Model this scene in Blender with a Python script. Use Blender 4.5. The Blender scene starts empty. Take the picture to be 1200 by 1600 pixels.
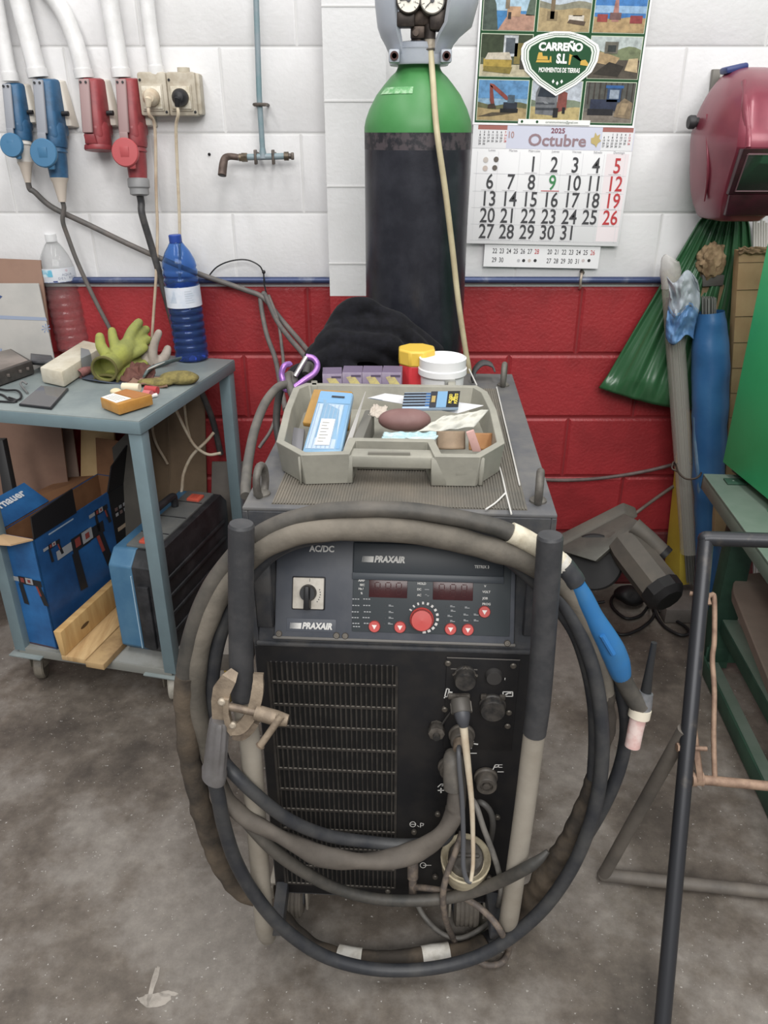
import bpy, bmesh, math, random
from mathutils import Matrix, Vector, noise
random.seed(7)
SC = bpy.context.scene
COL = SC.collection
PI = math.pi
# ------------------------------------------------------------------ camera
FPX, PITCH = 1220.0, math.radians(26.0)
CAM = Vector((0.0, 0.0, 1.41))
FWD = Vector((0, math.cos(PITCH), -math.sin(PITCH)))
UPV = Vector((0, math.sin(PITCH), math.cos(PITCH)))
cd = bpy.data.cameras.new('camera'); cam = bpy.data.objects.new('camera', cd); COL.objects.link(cam)
cam.location = CAM; cam.rotation_euler = (PI/2 - PITCH, 0, 0)
cd.sensor_fit = 'VERTICAL'; cd.sensor_height = 36.0; cd.lens = FPX/1600*36.0
cd.clip_start = 0.02; cd.clip_end = 60
SC.camera = cam
# ------------------------------------------------------------------ light
SC.view_settings.view_transform = 'Standard'; SC.view_settings.look = 'None'
SC.view_settings.gamma = 1.0; SC.view_settings.use_curve_mapping = False
SC.view_settings.exposure = 0.0
w = bpy.data.worlds.new('world'); SC.world = w; w.use_nodes = True
w.node_tree.nodes['Background'].inputs[0].default_value = (0.93, 0.96, 1.0, 1)
w.node_tree.nodes['Background'].inputs[1].default_value = 0.30
def area(loc, sx, sy, power, aim=None, col=(1, 0.985, 0.96)):
    ld = bpy.data.lights.new('ceiling_or_fill_lamp', 'AREA'); ld.shape = 'RECTANGLE'; ld.size = sx; ld.size_y = sy
    ld.energy = power; ld.color = col
    o = bpy.data.objects.new('ceiling_or_fill_lamp', ld); COL.objects.link(o); o.location = loc
    if aim: o.rotation_euler = (Vector(aim)-Vector(loc)).to_track_quat('-Z', 'Y').to_euler()
    return o
area((-1.6, 0.4, 4.3), 0.5, 2.6, 56)
area((0.4, 0.4, 4.3), 0.5, 2.6, 56)
area((2.4, 0.4, 4.3), 0.5, 2.6, 44)
area((0.4, -3.2, 4.0), 5.0, 2.0, 252, aim=(0.2, 2.2, 1.4))  # fill lamp added behind the camera to brighten the wall, no ceiling fixture

# ------------------------------------------------------------------ pixel <-> place
def ray(px, py): return FWD + Vector((1, 0, 0))*((px-600)/FPX) + UPV*((800-py)/FPX)
def P(px, py, Y): r = ray(px, py); return CAM + r*(Y/r.y)
def Z(px, py, z): r = ray(px, py); return CAM + r*((z-CAM.z)/r.z)
def D(px, py, d): return CAM + ray(px, py)*d
class Frame:
    """a flat working plane: x, y along it, z out of it"""
    def __init__(s, o, x, y):
        x = Vector(x).normalized(); y = Vector(y).normalized(); n = x.cross(y).normalized()
        s.o = Vector(o); s.x = x; s.y = n.cross(x); s.n = n
        s.M = Matrix(((x.x, s.y.x, n.x, s.o.x), (x.y, s.y.y, n.y, s.o.y), (x.z, s.y.z, n.z, s.o.z), (0, 0, 0, 1)))
    def uv(s, px, py, h=0.0):
        r = ray(px, py); o = s.o + s.n*h
        p = CAM + r*((o-CAM).dot(s.n)/r.dot(s.n)) - s.o
        return Vector((p.dot(s.x), p.dot(s.y)))
    def w(s, x, y, h=0.0): return s.o + s.x*x + s.y*y + s.n*h
# ------------------------------------------------------------------ materials
def lin(h):
    if not isinstance(h, str): return tuple(h)
    h = h.lstrip('#'); c = [int(h[i:i+2], 16)/255 for i in (0, 2, 4)]
    c = [x/12.92 if x <= .04045 else ((x+.055)/1.055)**2.4 for x in c]; g = .3*c[0]+.55*c[1]+.15*c[2]
    return tuple(x*.88+g*.12 for x in c)
MATS = {}
def mat(col, rough=.5, metal=0., col2=None, sc=14, lo=.42, hi=.62, bump=0., bsc=160, trans=0., ior=1.45, coat=0., det=6, spec=.5, name=None, aniso=None, sheen=0., alpha=1.):
    key = (str(col), rough, metal, str(col2), sc, lo, hi, bump, bsc, trans, coat, spec, aniso, sheen, alpha)
    if key in MATS: return MATS[key]
    m = bpy.data.materials.new(name or 'material'); m.use_nodes = True; nt = m.node_tree
    b = nt.nodes['Principled BSDF']
    def S(k, v):
        if k in b.inputs: b.inputs[k].default_value = v
    S('Base Color', (*lin(col), 1)); S('Roughness', rough); S('Metallic', metal); S('IOR', ior)
    S('Transmission Weight', trans); S('Coat Weight', coat); S('Coat Roughness', .15); S('Specular IOR Level', spec); S('Sheen Weight', sheen); S('Alpha', alpha)
    if col2 or bump:
        tc = nt.nodes.new('ShaderNodeTexCoord')
        mp = nt.nodes.new('ShaderNodeMapping'); nt.links.new(tc.outputs['Object'], mp.inputs[0])
        if aniso: mp.inputs['Scale'].default_value = aniso
    if col2:
        n = nt.nodes.new('ShaderNodeTexNoise'); n.inputs['Scale'].default_value = sc; n.inputs['Detail'].default_value = det; n.inputs['Roughness'].default_value = .62
        nt.links.new(mp.outputs[0], n.inputs['Vector'])
        r = nt.nodes.new('ShaderNodeValToRGB'); r.color_ramp.elements[0].position = lo; r.color_ramp.elements[1].position = hi
        r.color_ramp.elements[0].color = (*lin(col), 1); r.color_ramp.elements[1].color = (*lin(col2), 1)
        nt.links.new(n.outputs[0], r.inputs[0]); nt.links.new(r.outputs[0], b.inputs['Base Color'])
    if bump:
        n2 = nt.nodes.new('ShaderNodeTexNoise'); n2.inputs['Scale'].default_value = bsc; n2.inputs['Detail'].default_value = 4
        nt.links.new(mp.outputs[0], n2.inputs['Vector'])
        bp = nt.nodes.new('ShaderNodeBump'); bp.inputs['Strength'].default_value = bump; bp.inputs['Distance'].default_value = .004
        nt.links.new(n2.outputs[0], bp.inputs['Height']); nt.links.new(bp.outputs[0], b.inputs['Normal'])
    MATS[key] = m
    return m
def ink(c): return mat(c, .7, spec=.3)
# ------------------------------------------------------------------ mesh builder (world coordinates; M = working frame)
def smooth(pts, n=8, closed=False):
    pts = [Vector(p) for p in pts]; out = []; N = len(pts)
    seg = N if closed else N-1
    for i in range(seg):
        p1, p2 = pts[i], pts[(i+1) % N]
        p0 = pts[i-1] if (i > 0 or closed) else p1*2-p2
        p3 = pts[(i+2) % N] if (i+2 < N or closed) else p2*2-p1
        for k in range(n):
            t = k/n
            out.append(.5*((2*p1)+(p2-p0)*t+(2*p0-5*p1+4*p2-p3)*t*t+(3*p1-p0-3*p2+p3)*t**3))
    if not closed: out.append(pts[-1])
    return out
TXT = {}
def text_mesh(s, bold=0., shear=0., space=1.):
    k = (s, bold, shear, space)
    if k not in TXT:
        c = bpy.data.curves.new('t', 'FONT'); c.body = s; c.offset = bold; c.shear = shear; c.space_character = space
        c.align_x = 'CENTER'; c.align_y = 'CENTER'; c.resolution_u = 3
        o = bpy.data.objects.new('t', c); COL.objects.link(o)
        bpy.context.view_layer.update()
        me = bpy.data.meshes.new_from_object(o.evaluated_get(bpy.context.evaluated_depsgraph_get()))
        TXT[k] = ([v.co.copy() for v in me.vertices], [tuple(p.vertices) for p in me.polygons])
        bpy.data.objects.remove(o); bpy.data.curves.remove(c); bpy.data.meshes.remove(me)
    return TXT[k]
class MB:
    def __init__(s, M=None): s.v = []; s.f = []; s.k = []; s.mats = []; s.M = M
    def mi(s, m):
        if m not in s.mats: s.mats.append(m)
        return s.mats.index(m)
    def add(s, vs, fs, m, M=None):
        b = len(s.v); T = s.M
        if M is not None: T = (T @ M) if T is not None else M
        for p in vs:
            p = Vector(p); s.v.append(T @ p if T is not None else p)
        i = s.mi(m)
        for f in fs: s.f.append([b+q for q in f]); s.k.append(i)
        return s
    def box(s, c, size, m, bev=0., M=None, seg=2):
        bm = bmesh.new(); bmesh.ops.create_cube(bm, size=1)
        for v in bm.verts: v.co = Vector((v.co.x*size[0]+c[0], v.co.y*size[1]+c[1], v.co.z*size[2]+c[2]))
        if bev: bmesh.ops.bevel(bm, geom=bm.edges[:], offset=min(bev, min(size)*.49), segments=seg, affect='EDGES', profile=.5)
        return s.bm(bm, m, M)
    def bm(s, bm, m, M=None):
        bm.verts.index_update()
        s.add([v.co.copy() for v in bm.verts], [[v.index for v in f.verts] for f in bm.faces], m, M); bm.free(); return s
    def hexa(s, a, b, m, bev=0.):
        """a: 4 corners of one face, b: the 4 matching corners of the opposite face"""
        bm = bmesh.new(); q = [bm.verts.new(Vector(p)) for p in list(a)+list(b)]
        for f in ((3, 2, 1, 0), (4, 5, 6, 7), (0, 1, 5, 4), (1, 2, 6, 5), (2, 3, 7, 6), (3, 0, 4, 7)): bm.faces.new([q[i] for i in f])
        if bev: bmesh.ops.bevel(bm, geom=bm.edges[:], offset=bev, segments=2, affect='EDGES', profile=.5)
        return s.bm(bm, m)
    def slab(s, q, off, m, bev=0.):
        off = Vector(off); return s.hexa(q, [Vector(p)+off for p in q], m, bev)
    def tube(s, pts, r, m, seg=10, caps=True, wob=0., wsc=40., flat=1.):
        pts = [Vector(p) for p in pts]; N = len(pts)
        R = r if isinstance(r, (list, tuple)) else [r]*N
        if len(R) != N: R = [R[int(i*(len(R)-1)/(N-1))]*(1-((i*(len(R)-1)/(N-1)) % 1)) + R[min(len(R)-1, int(i*(len(R)-1)/(N-1))+1)]*((i*(len(R)-1)/(N-1)) % 1) for i in range(N)]
        vs = []; fs = []; t0 = (pts[1]-pts[0]).normalized()
        n = t0.orthogonal().normalized()
        for i in range(N):
            t = (pts[min(i+1, N-1)]-pts[max(i-1, 0)])
            t = t.normalized() if t.length > 1e-9 else t0
            n = n - t*n.dot(t); n = n.normalized() if n.length > 1e-6 else t.orthogonal().normalized(); bq = t.cross(n)
            for j in range(seg):
                a = 2*PI*j/seg; d = n*math.cos(a)+bq*(math.sin(a)*flat)
                k = R[i]
                if wob: k *= 1+wob*noise.noise((pts[i]+d*R[i])*wsc)
                vs.append(pts[i]+d*k)
        for i in range(N-1):
            for j in range(seg):
                fs.append((i*seg+j, i*seg+(j+1) % seg, (i+1)*seg+(j+1) % seg, (i+1)*seg+j))
        if caps: fs.append(tuple(range(seg))[::-1]); fs.append(tuple((N-1)*seg+j for j in range(seg)))
        return s.add(vs, fs, m)
    def cyl(s, a, b, r, m, seg=20, r2=None): return s.tube([a, b], [r, r if r2 is None else r2], m, seg)
    def lathe(s, prof, m, M=None, seg=28, sx=1., sy=1., caps=True):
        vs = []; fs = []; N = len(prof)
        for r, z in prof:
            for j in range(seg):
                a = 2*PI*j/seg; vs.append((r*math.cos(a)*sx, r*math.sin(a)*sy, z))
        for i in range(N-1):
            for j in range(seg): fs.append((i*seg+j, i*seg+(j+1) % seg, (i+1)*seg+(j+1) % seg, (i+1)*seg+j))
        if caps and prof[0][0] > 1e-5 and not (N == 2 and prof[1][0] < 1e-5 and prof[0][1] == prof[1][1]): fs.append(tuple(range(seg))[::-1])
        if caps and prof[-1][0] > 1e-5: fs.append(tuple((N-1)*seg+j for j in range(seg)))
        return s.add(vs, fs, m, M)
    def prism(s, poly, z0, z1, m, M=None):
        n = len(poly); A = sum(poly[i][0]*poly[(i+1) % n][1]-poly[(i+1) % n][0]*poly[i][1] for i in range(n))
        if A < 0: poly = poly[::-1]
        vs = [(p[0], p[1], z0) for p in poly]+[(p[0], p[1], z1) for p in poly]
        fs = [tuple(range(n))[::-1], tuple(range(n, 2*n))]+[(i, (i+1) % n, n+(i+1) % n, n+i) for i in range(n)]
        return s.add(vs, fs, m, M)
    def face(s, pts, m, M=None): return s.add(pts, [tuple(range(len(pts)))], m, M)
    def ball(s, c, r, m, sub=3, M=None, nz=0., nsc=20., seed=0.):
        bm = bmesh.new(); bmesh.ops.create_icosphere(bm, subdivisions=sub, radius=1)
        r = r if isinstance(r, (tuple, list, Vector)) else (r, r, r)
        for v in bm.verts:
            k = 1+(nz*noise.noise(Vector((v.co.x*r[0], v.co.y*r[1], v.co.z*r[2]))*nsc+Vector((seed, seed*2, 0))) if nz else 0)
            v.co = Vector((v.co.x*r[0]*k+c[0], v.co.y*r[1]*k+c[1], v.co.z*r[2]*k+c[2]))
        return s.bm(bm, m, M)
    def grid(s, f, nu, nv, m, closed=False):
        vs = [f(i/(nu-1) if not closed else i/nu, j/(nv-1)) for j in range(nv) for i in range(nu)]
        fs = []
        for j in range(nv-1):
            for i in range(nu if closed else nu-1):
                fs.append((j*nu+i, j*nu+(i+1) % nu, (j+1)*nu+(i+1) % nu, (j+1)*nu+i))
        return s.add(vs, fs, m)
    def text(s, t, x, y, size, m, h=.0006, bold=0., shear=0., sx=1., align='c', space=1., M=None):
        vs, fs = text_mesh(t, bold, shear, space)
        if not vs: return s
        dx = 0
        if align == 'l': dx = -min(v.x for v in vs)
        if align == 'r': dx = -max(v.x for v in vs)
        return s.add([((v.x+dx)*size*sx+x, v.y*size+y, h) for v in vs], fs, m, M)
    def build(s, name, parent=None, ang=38, bevel=0., solid=0., remesh=0., sub=0, smooth_it=0):
        me = bpy.data.meshes.new(name); o = bpy.data.objects.new(name, me); COL.objects.link(o)
        if parent is not None:
            root = parent
            T = FR[root.name].inverted(); FR[o.name] = FR[root.name]; o.parent = parent
        else:
            xs = [v.x for v in s.v]; ys = [v.y for v in s.v]; zs = [v.z for v in s.v]
            c = Vector(((min(xs)+max(xs))/2, (min(ys)+max(ys))/2, min(zs)))
            T = Matrix.Translation(-c); o.location = c; FR[o.name] = Matrix.Translation(c)
        me.from_pydata([tuple(T @ v) for v in s.v], [], s.f)
        for m in s.mats: me.materials.append(m)
        me.polygons.foreach_set('material_index', s.k)
        me.validate()
        bm = bmesh.new(); bm.from_mesh(me); bmesh.ops.recalc_face_normals(bm, faces=bm.faces[:]) if not any(len(f) == 0 for f in s.f) else None
        bm.to_mesh(me); bm.free()
        for p in me.polygons: p.use_smooth = True
        try: me.set_sharp_from_angle(angle=math.radians(ang))
        except Exception: pass
        if remesh:
            q = o.modifiers.new('remesh', 'REMESH'); q.mode = 'VOXEL'; q.voxel_size = remesh; q.use_smooth_shade = True
            q = o.modifiers.new('smooth', 'SMOOTH'); q.factor = .5; q.iterations = smooth_it or 4
        if solid: q = o.modifiers.new('solid', 'SOLIDIFY'); q.thickness = solid; q.offset = 0
        if bevel:
            q = o.modifiers.new('bevel', 'BEVEL'); q.width = bevel; q.segments = 2; q.limit_method = 'ANGLE'; q.angle_limit = math.radians(40)
        if sub: q = o.modifiers.new('sub', 'SUBSURF'); q.levels = sub; q.render_levels = sub
        return o
FR = {}
def tag(o, label, cat=None, group=None, kind=None):
    if label: o['label'] = label
    if cat: o['category'] = cat
    if group: o['group'] = group
    if kind: o['kind'] = kind
    return o
def thing(name, label, cat, M=None, group=None):
    o = bpy.data.objects.new(name, None); COL.objects.link(o); o.empty_display_size = .05
    if M is None: M = Matrix.Identity(4)
    if isinstance(M, Vector): M = Matrix.Translation(M)
    o.matrix_world = M; FR[o.name] = M.copy()
    return tag(o, label, cat, group)
def Rz(a): return Matrix.Rotation(math.radians(a), 4, 'Z')
def Rx(a): return Matrix.Rotation(math.radians(a), 4, 'X')
def Ry(a): return Matrix.Rotation(math.radians(a), 4, 'Y')
def T(*a): return Matrix.Translation(Vector(a if len(a) == 3 else a[0]))
def look(o, zdir, up=(0, 0, 1)):
    z = Vector(zdir).normalized(); x = Vector(up).cross(z)
    x = x.normalized() if x.length > 1e-4 else Vector((1, 0, 0)); y = z.cross(x)
    return Matrix(((x.x, y.x, z.x, o[0]), (x.y, y.y, z.y, o[1]), (x.z, y.z, z.z, o[2]), (0, 0, 0, 1)))
def rrect(w, h, r, n=4):
    out = []
    for cx, cy, a0 in ((w/2-r, h/2-r, 0), (-w/2+r, h/2-r, 90), (-w/2+r, -h/2+r, 180), (w/2-r, -h/2+r, 270)):
        for k in range(n+1):
            a = math.radians(a0+90*k/n); out.append((cx+r*math.cos(a), cy+r*math.sin(a)))
    return out
def circ(r, n=24, c=(0, 0), sx=1.): return [(c[0]+r*sx*math.cos(2*PI*k/n), c[1]+r*math.sin(2*PI*k/n)) for k in range(n)]
def path(pts, n=8, Y=None): return smooth([P(p[0], p[1], p[2] if len(p) > 2 else Y) for p in pts], n)
# ================================================================== setting
WALL = 2.32
white_paint = mat('#dfdedf', .6, col2='#d7d6d6', sc=4, bump=.22, bsc=90)
red_paint = mat('#a6242b', .42, col2='#962127', sc=7, bump=.45, bsc=110)
red_worn = mat('#702529', .6, col2='#5a3230', sc=16, lo=.42, hi=.68, bump=.4)
joint_w = mat('#d9d8d7', .6); joint_r = mat('#8a2126', .5)
def blocks(mb, x0, x1, Yf, rows, phase, L=.4, zsplit=1.005):
    for (z0, z1, odd) in rows:
        g, ch, dp = (.0022, .005, .0022) if z0 >= zsplit-.01 else (.003, .007, .0045)
        wmat = white_paint if z0 >= zsplit-.01 else (red_paint if z0 > .15 else red_worn)
        x = phase + (L/2 if odd else 0)
        k0 = math.floor((x0-x)/L)
        a = x+k0*L
        while a < x1:
            l, r = max(a, x0), min(a+L, x1); a += L
            if r-l < .02: continue
            l2, r2, b2, t2 = l+g, r-g, z0+g, z1-g
            y0, y1 = Yf+dp, Yf
            vs = [(l2, y0, b2), (r2, y0, b2), (r2, y0, t2), (l2, y0, t2),
                  (l2+ch, y1, b2+ch), (r2-ch, y1, b2+ch), (r2-ch, y1, t2-ch), (l2+ch, y1, t2-ch)]
            mb.add(vs, [(4, 5, 6, 7), (0, 1, 5, 4), (1, 2, 6, 5), (2, 3, 7, 6), (3, 0, 4, 7)], wmat)
mb = MB()
rows = [(.005+.2*k if k else 0, .205+.2*k, k % 2 == 0) for k in range(0, 21)]
# odd rows of the photo (k=4 band .805-1.005) carry joints at .577, even rows at .377
rows = [(a, b, (i % 2 == 0)) for i, (a, b, _) in enumerate(rows)]
blocks(mb, -3.0, 3.0, WALL, rows, .377)
for a, b, m in ((0, 1.005, joint_r), (1.005, 4.2, joint_w)):
    mb.box((0, WALL+.053 if a else WALL+.055, (a+b)/2), (6, .1, b-a), m)
tag(mb.build('wall_back', ang=25), None, kind='structure')
mb = MB()
PX0, PX1, PY = -.150, .005, 2.215
for a, b, m in ((0, .2, red_worn), (.2, .998, red_paint), (.998, 4.2, white_paint)):
    mb.box(((PX0+PX1)/2, (PY+WALL+.01)/2, (a+b)/2), (PX1-PX0, WALL+.01-PY, b-a), m)
for z in (1.085, 1.28, 1.478, 1.68, 1.88):
    mb.box(((PX0+PX1)/2, PY-.0005, z), (PX1-PX0+.001, .002, .0035), joint_w)
tag(mb.build('wall_column'), None, kind='structure')

# concrete floor: layered noises, no light in it
fm = bpy.data.materials.new('stained concrete'); fm.use_nodes = True; nt = fm.node_tree; bs = nt.nodes['Principled BSDF']
tc = nt.nodes.new('ShaderNodeTexCoord')
def nz(scale, det=8, rough=.62, dist=0.):
    n = nt.nodes.new('ShaderNodeTexNoise'); n.inputs['Scale'].default_value = scale; n.inputs['Detail'].default_value = det
    n.inputs['Roughness'].default_value = rough; n.inputs['Distortion'].default_value = dist
    nt.links.new(tc.outputs['Object'], n.inputs['Vector']); return n.outputs[0]
def ramp(src, *st):
    r = nt.nodes.new('ShaderNodeValToRGB'); e = r.color_ramp.elements
    e[0].position, e[1].position = st[0][0], st[-1][0]
    e[0].color = (*lin(st[0][1]), 1); e[1].color = (*lin(st[-1][1]), 1)
    for p, c in st[1:-1]: q = e.new(p); q.color = (*lin(c), 1)
    nt.links.new(src, r.inputs[0]); return r.outputs[0]
def mix(f, a, b, mode='MIX'):
    m = nt.nodes.new('ShaderNodeMix'); m.data_type = 'RGBA'; m.blend_type = mode
    if isinstance(f, float): m.inputs[0].default_value = f
    else: nt.links.new(f, m.inputs[0])
    nt.links.new(a, m.inputs[6]); nt.links.new(b, m.inputs[7]); return m.outputs[2]
base = ramp(nz(2.6, 10, .62, 0.), (.3, '#655d54'), (.45, '#776f66'), (.6, '#857e75'), (.75, '#918a82'))
fine = ramp(nz(38, 8, .7), (.3, '#605a54'), (.5, '#7f7973'), (.7, '#989289'))
c1 = mix(.45, base, fine)
dark = ramp(nz(3.4, 9, .64, 0.), (.42, '#ffffff'), (.53, '#c4bbb2'), (.63, '#857b72'))
c2 = mix(.85, c1, dark, 'MULTIPLY')
speck = ramp(nz(160, 2, .5), (.70, '#000000'), (.78, '#ffffff'))
wh = nt.nodes.new('ShaderNodeRGB'); wh.outputs[0].default_value = (.5, .48, .45, 1)
c3 = mix(speck, c2, wh.outputs[0])
nt.links.new(c3, bs.inputs['Base Color']); bs.inputs['Roughness'].default_value = .62
bp = nt.nodes.new('ShaderNodeBump'); bp.inputs['Strength'].default_value = .25; bp.inputs['Distance'].default_value = .004
nt.links.new(nz(60, 8, .7), bp.inputs['Height']); nt.links.new(bp.outputs[0], bs.inputs['Normal'])
mb = MB(); mb.box((0, -.3, -.03), (6.4, 5.4, .06), fm)
stain = mat('#a8a096', .7, col2='#8a837a', sc=30)
def splash(px, py, rx, ry, seed):
    c = Z(px, py, .0006); mb.face([c+Vector((rx*math.cos(a)*(1+.45*noise.noise(Vector((math.cos(a)*1.7, math.sin(a)*1.7, seed)))), ry*math.sin(a)*(1+.45*noise.noise(Vector((math.cos(a)*1.7, math.sin(a)*1.7, seed+5)))), 0)) for a in [2*PI*k/28 for k in range(28)]], stain)
splash(243, 1562, .030, .012, 1); splash(240, 1535, .005, .040, 2); splash(262, 1553, .016, .006, 4)
tag(mb.build('floor'), None, kind='structure')

# ------------------------------------------------------------------ wall fittings
conduit_m = mat('#e9e8e8', .35, col2='#dddcdb', sc=20)
def conduit(label, pts, r, Y=2.29):
    mb = MB(); p = path(pts, 8, Y); mb.tube(p, r, conduit_m, 14)
    q = p[-1]; mb.tube([q, q+(p[-2]-q).normalized()*.02], r*1.12, conduit_m, 14)
    return tag(mb.build('conduit'), label, 'conduit', 'white conduits above the sockets')
conduit('white conduit at the photo left edge, dropping to the smaller blue socket', [(-14, -40), (4, 60), (17, 127)], .019)
conduit('straight white conduit dropping to the larger blue socket with the round flap', [(20, -40), (42, 50), (60, 121)], .023)
conduit('bent white conduit curving down to the red socket that has no plug', [(45, -50), (92, 8), (114, 55), (126, 95), (132, 122)], .021)
conduit('straight white conduit dropping to the red socket that has a plug in it', [(164, -40), (177, 40), (190, 121)], .022)
conduit('thinner white conduit dropping to the beige double socket', [(226, -40), (234, 40), (245, 117)], .018)

blue_s = mat('#2d5f86', .42, col2='#274f70', sc=30); blue_f = mat('#3a7299', .45); grey_s = mat('#8e9199', .5)
red_s = mat('#96383d', .42, col2='#853238', sc=30); red_f = mat('#b5484c', .45); grey_r = mat('#9a7d7c', .5)
beige_b = mat('#cfc8bc', .5); blk = mat('#1d1d20', .45); dgrey = mat('#3b3b3f', .5)
def sock(label, px, topy, col, front, flapm, s=1., plug=None):
    o = P(px, topy, WALL); F = T(o)            # top middle of the back plate
    t = thing('power_socket', label, 'socket', F, 'angled industrial wall sockets')
    b = MB(F)                                  # wedge backplate
    b.hexa([(-.045*s, 0, 0), (.050*s, 0, 0), (.072*s, 0, -.135*s), (-.05*s, 0, -.135*s)],
           [(-.04*s, -.02, 0), (.040*s, -.02, -.003), (.058*s, -.03, -.130*s), (-.045*s, -.03, -.130*s)], beige_b, .004)
    b.build('back_plate', t)
    b = MB(F)                                  # body: wide at the wall, narrow at the front
    b.hexa([(-.042*s, -.018, .002), (.042*s, -.018, .002), (.046*s, -.018, -.16*s), (-.046*s, -.018, -.16*s)],
           [(-.018*s, -.070*s, 0), (.024*s, -.064*s, 0), (.030*s, -.098*s, -.165*s), (-.018*s, -.105*s, -.165*s)], col, .008)
    b.lathe([(.038*s, 0), (.041*s, .012*s), (.040*s, .055*s), (.036*s, .07*s)], col, T(.004*s, -.063*s, -.192*s) @ Rx(-8), 24)
    b.build('body', t)
    b = MB(F)
    b.hexa([(-.026*s, -.07*s, -.002), (.008*s, -.07*s, -.002), (.008*s, -.105*s, -.152*s), (-.026*s, -.105*s, -.152*s)],
           [(-.024*s, -.079*s, -.002), (.006*s, -.079*s, -.002), (.006*s, -.116*s, -.150*s), (-.024*s, -.116*s, -.150*s)], front, .003)
    for x in (-.018, -.002): b.lathe([(.003, 0), (.003, .003)], blk, T(x*s, -.0805*s, -.012*s) @ Rx(90-13), 10)
    b.build('hinge_cover', t)
    b = MB(F); b.cyl((.040*s, -.05*s, -.095*s), (.060*s, -.052*s, -.095*s), .0075*s, blk, 12); b.build('latch_knob', t)
    fl = MB(F)
    if plug is None:
        fl.hexa([(-.024*s, -.112*s, -.153*s), (.010*s, -.112*s, -.153*s), (.014*s, -.108*s, -.182*s), (-.022*s, -.108*s, -.182*s)],
                [(-.024*s, -.10*s, -.155*s), (.010*s, -.10*s, -.155*s), (.014*s, -.098*s, -.184*s), (-.022*s, -.098*s, -.184*s)], col, .003)
        fl.lathe([(.0, -.004), (.043*s, -.004), (.045*s, 0), (.043*s, .008), (.0, .010)], col, T(.004*s, -.066*s, -.197*s) @ Rx(-8), 26)
    else:
        fl.box((-.009*s, -.118*s, -.165*s), (.026*s, .006, .034*s), front, .002)
        fl.lathe([(0, 0), (.036*s, 0), (.042*s, .004), (.042*s, .011), (.039*s, .014), (.0, .015)], flapm, T(-.008*s, -.118*s, -.207*s) @ Rx(82), 26)
        fl.box((.008*s, -.124*s, -.242*s), (.020*s, .012, .022*s), flapm, .004, M=None)
        fl.box((-.008*s, -.1365*s, -.203*s), (.026*s, .002, .030*s), flapm, .0005)
    fl.build('flap', t)
    return t, F
s1, F1 = sock('smaller blue wall socket at the photo left edge, round blue flap hanging open', 27, 131, blue_s, grey_s, blue_f, .70, 1)
s2, F2 = sock('larger blue wall socket, second from the left, round blue flap hanging open', 78, 125, blue_s, grey_s, blue_f, .83, 1)
s3, F3 = sock('red wall socket with its flap shut and no plug in it', 148, 124, red_s, grey_r, red_f, .83, None)
s4, F4 = sock('red wall socket with a red plug and its round flap hanging open', 204, 124, red_s, grey_r, red_f, .83, 1)
def plug(label, F, s, body, tail, lens, gland, cable, rc, cm, clab=None):
    """a plug pushed up into the mouth, with its own cable as a part"""
    ax = T(.006*s, -.066*s, -.20*s) @ Rx(-6)
    t = thing('power_plug', label, 'plug', F @ ax)
    b = MB(F @ ax); L = lens
    b.lathe([(.030*s, .02*s), (.034*s, 0), (.036*s, -.004*s), (.032*s, -.008*s), (.031*s, -L*.55), (.028*s, -L), (.0, -L)], body, None, 22); b.build('plug_body', t)
    b = MB(F @ ax)
    if gland == 'ring': b.lathe([(.031*s, -L+.006), (.034*s, -L+.002), (.034*s, -L-.016), (.030*s, -L-.02), (.030*s, -L-.034), (.02*s, -L-.038), (0, -L-.038)], tail, None, 20)
    else: b.lathe([(.029*s, -L), (.026*s, -L-.006), (.022*s, -L-.012), (.011*s, -L-.072*s), (.0, -L-.072*s)], tail, None, 18)
    b.build('strain_relief', t)
    end = (F @ ax) @ Vector((0, 0, -L-(.036 if gland == 'ring' else .066*s)))
    b = MB(); b.tube(smooth([end, end+Vector((0, .004, -.02))]+cable, 10), rc, cm, 10); o = b.build('cable', t)
    return t
cab_grey = mat('#5a5856', .55, col2='#6d6560', sc=20); cab_blk = mat('#3b3b3d', .5, col2='#555250', sc=20)
cream = mat('#cdbfa6', .5, col2='#bda98e', sc=30); tail_b = mat('#c9bcae', .55); white_pl = mat('#d2cdc6', .5)
def pp(*a): return [P(x, y, Y) for x, y, Y in a]
plug('pale plug in the smaller blue socket, grey cable looping right across the wall', F1, .70, white_pl, tail_b, .045, 'cone',
     pp((54, 300, 2.27), (82, 324, 2.28), (140, 352, 2.285), (215, 388, 2.285), (300, 424, 2.285), (380, 452, 2.285), (412, 466, 2.28), (440, 500, 2.24), (475, 541, 2.15), (500, 575, 1.98), (505, 600, 1.86), (500, 640, 1.80), (495, 720, 1.79)), .0075, cab_grey)
plug('blue plug with pale tail in the larger blue socket, dark cable dropping to the gloves', F2, .83, blue_s, tail_b, .066, 'cone',
     pp((98, 345, 2.26), (106, 370, 2.27), (122, 412, 2.275), (148, 468, 2.28), (175, 520, 2.285), (200, 570, 2.29), (215, 640, 2.295), (222, 700, 2.295)), .0062, cab_grey)
plug('red plug with grey screw gland, thick black cable dropping behind the blue bottle', F4, .83, red_s, mat('#8b8b8c', .5), .074, 'ring',
     pp((222, 335, 2.25), (234, 376, 2.26), (247, 420, 2.27), (258, 460, 2.28), (275, 520, 2.28), (300, 580, 2.28), (330, 650, 2.28), (345, 710, 2.28)), .0095, cab_blk)

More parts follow.
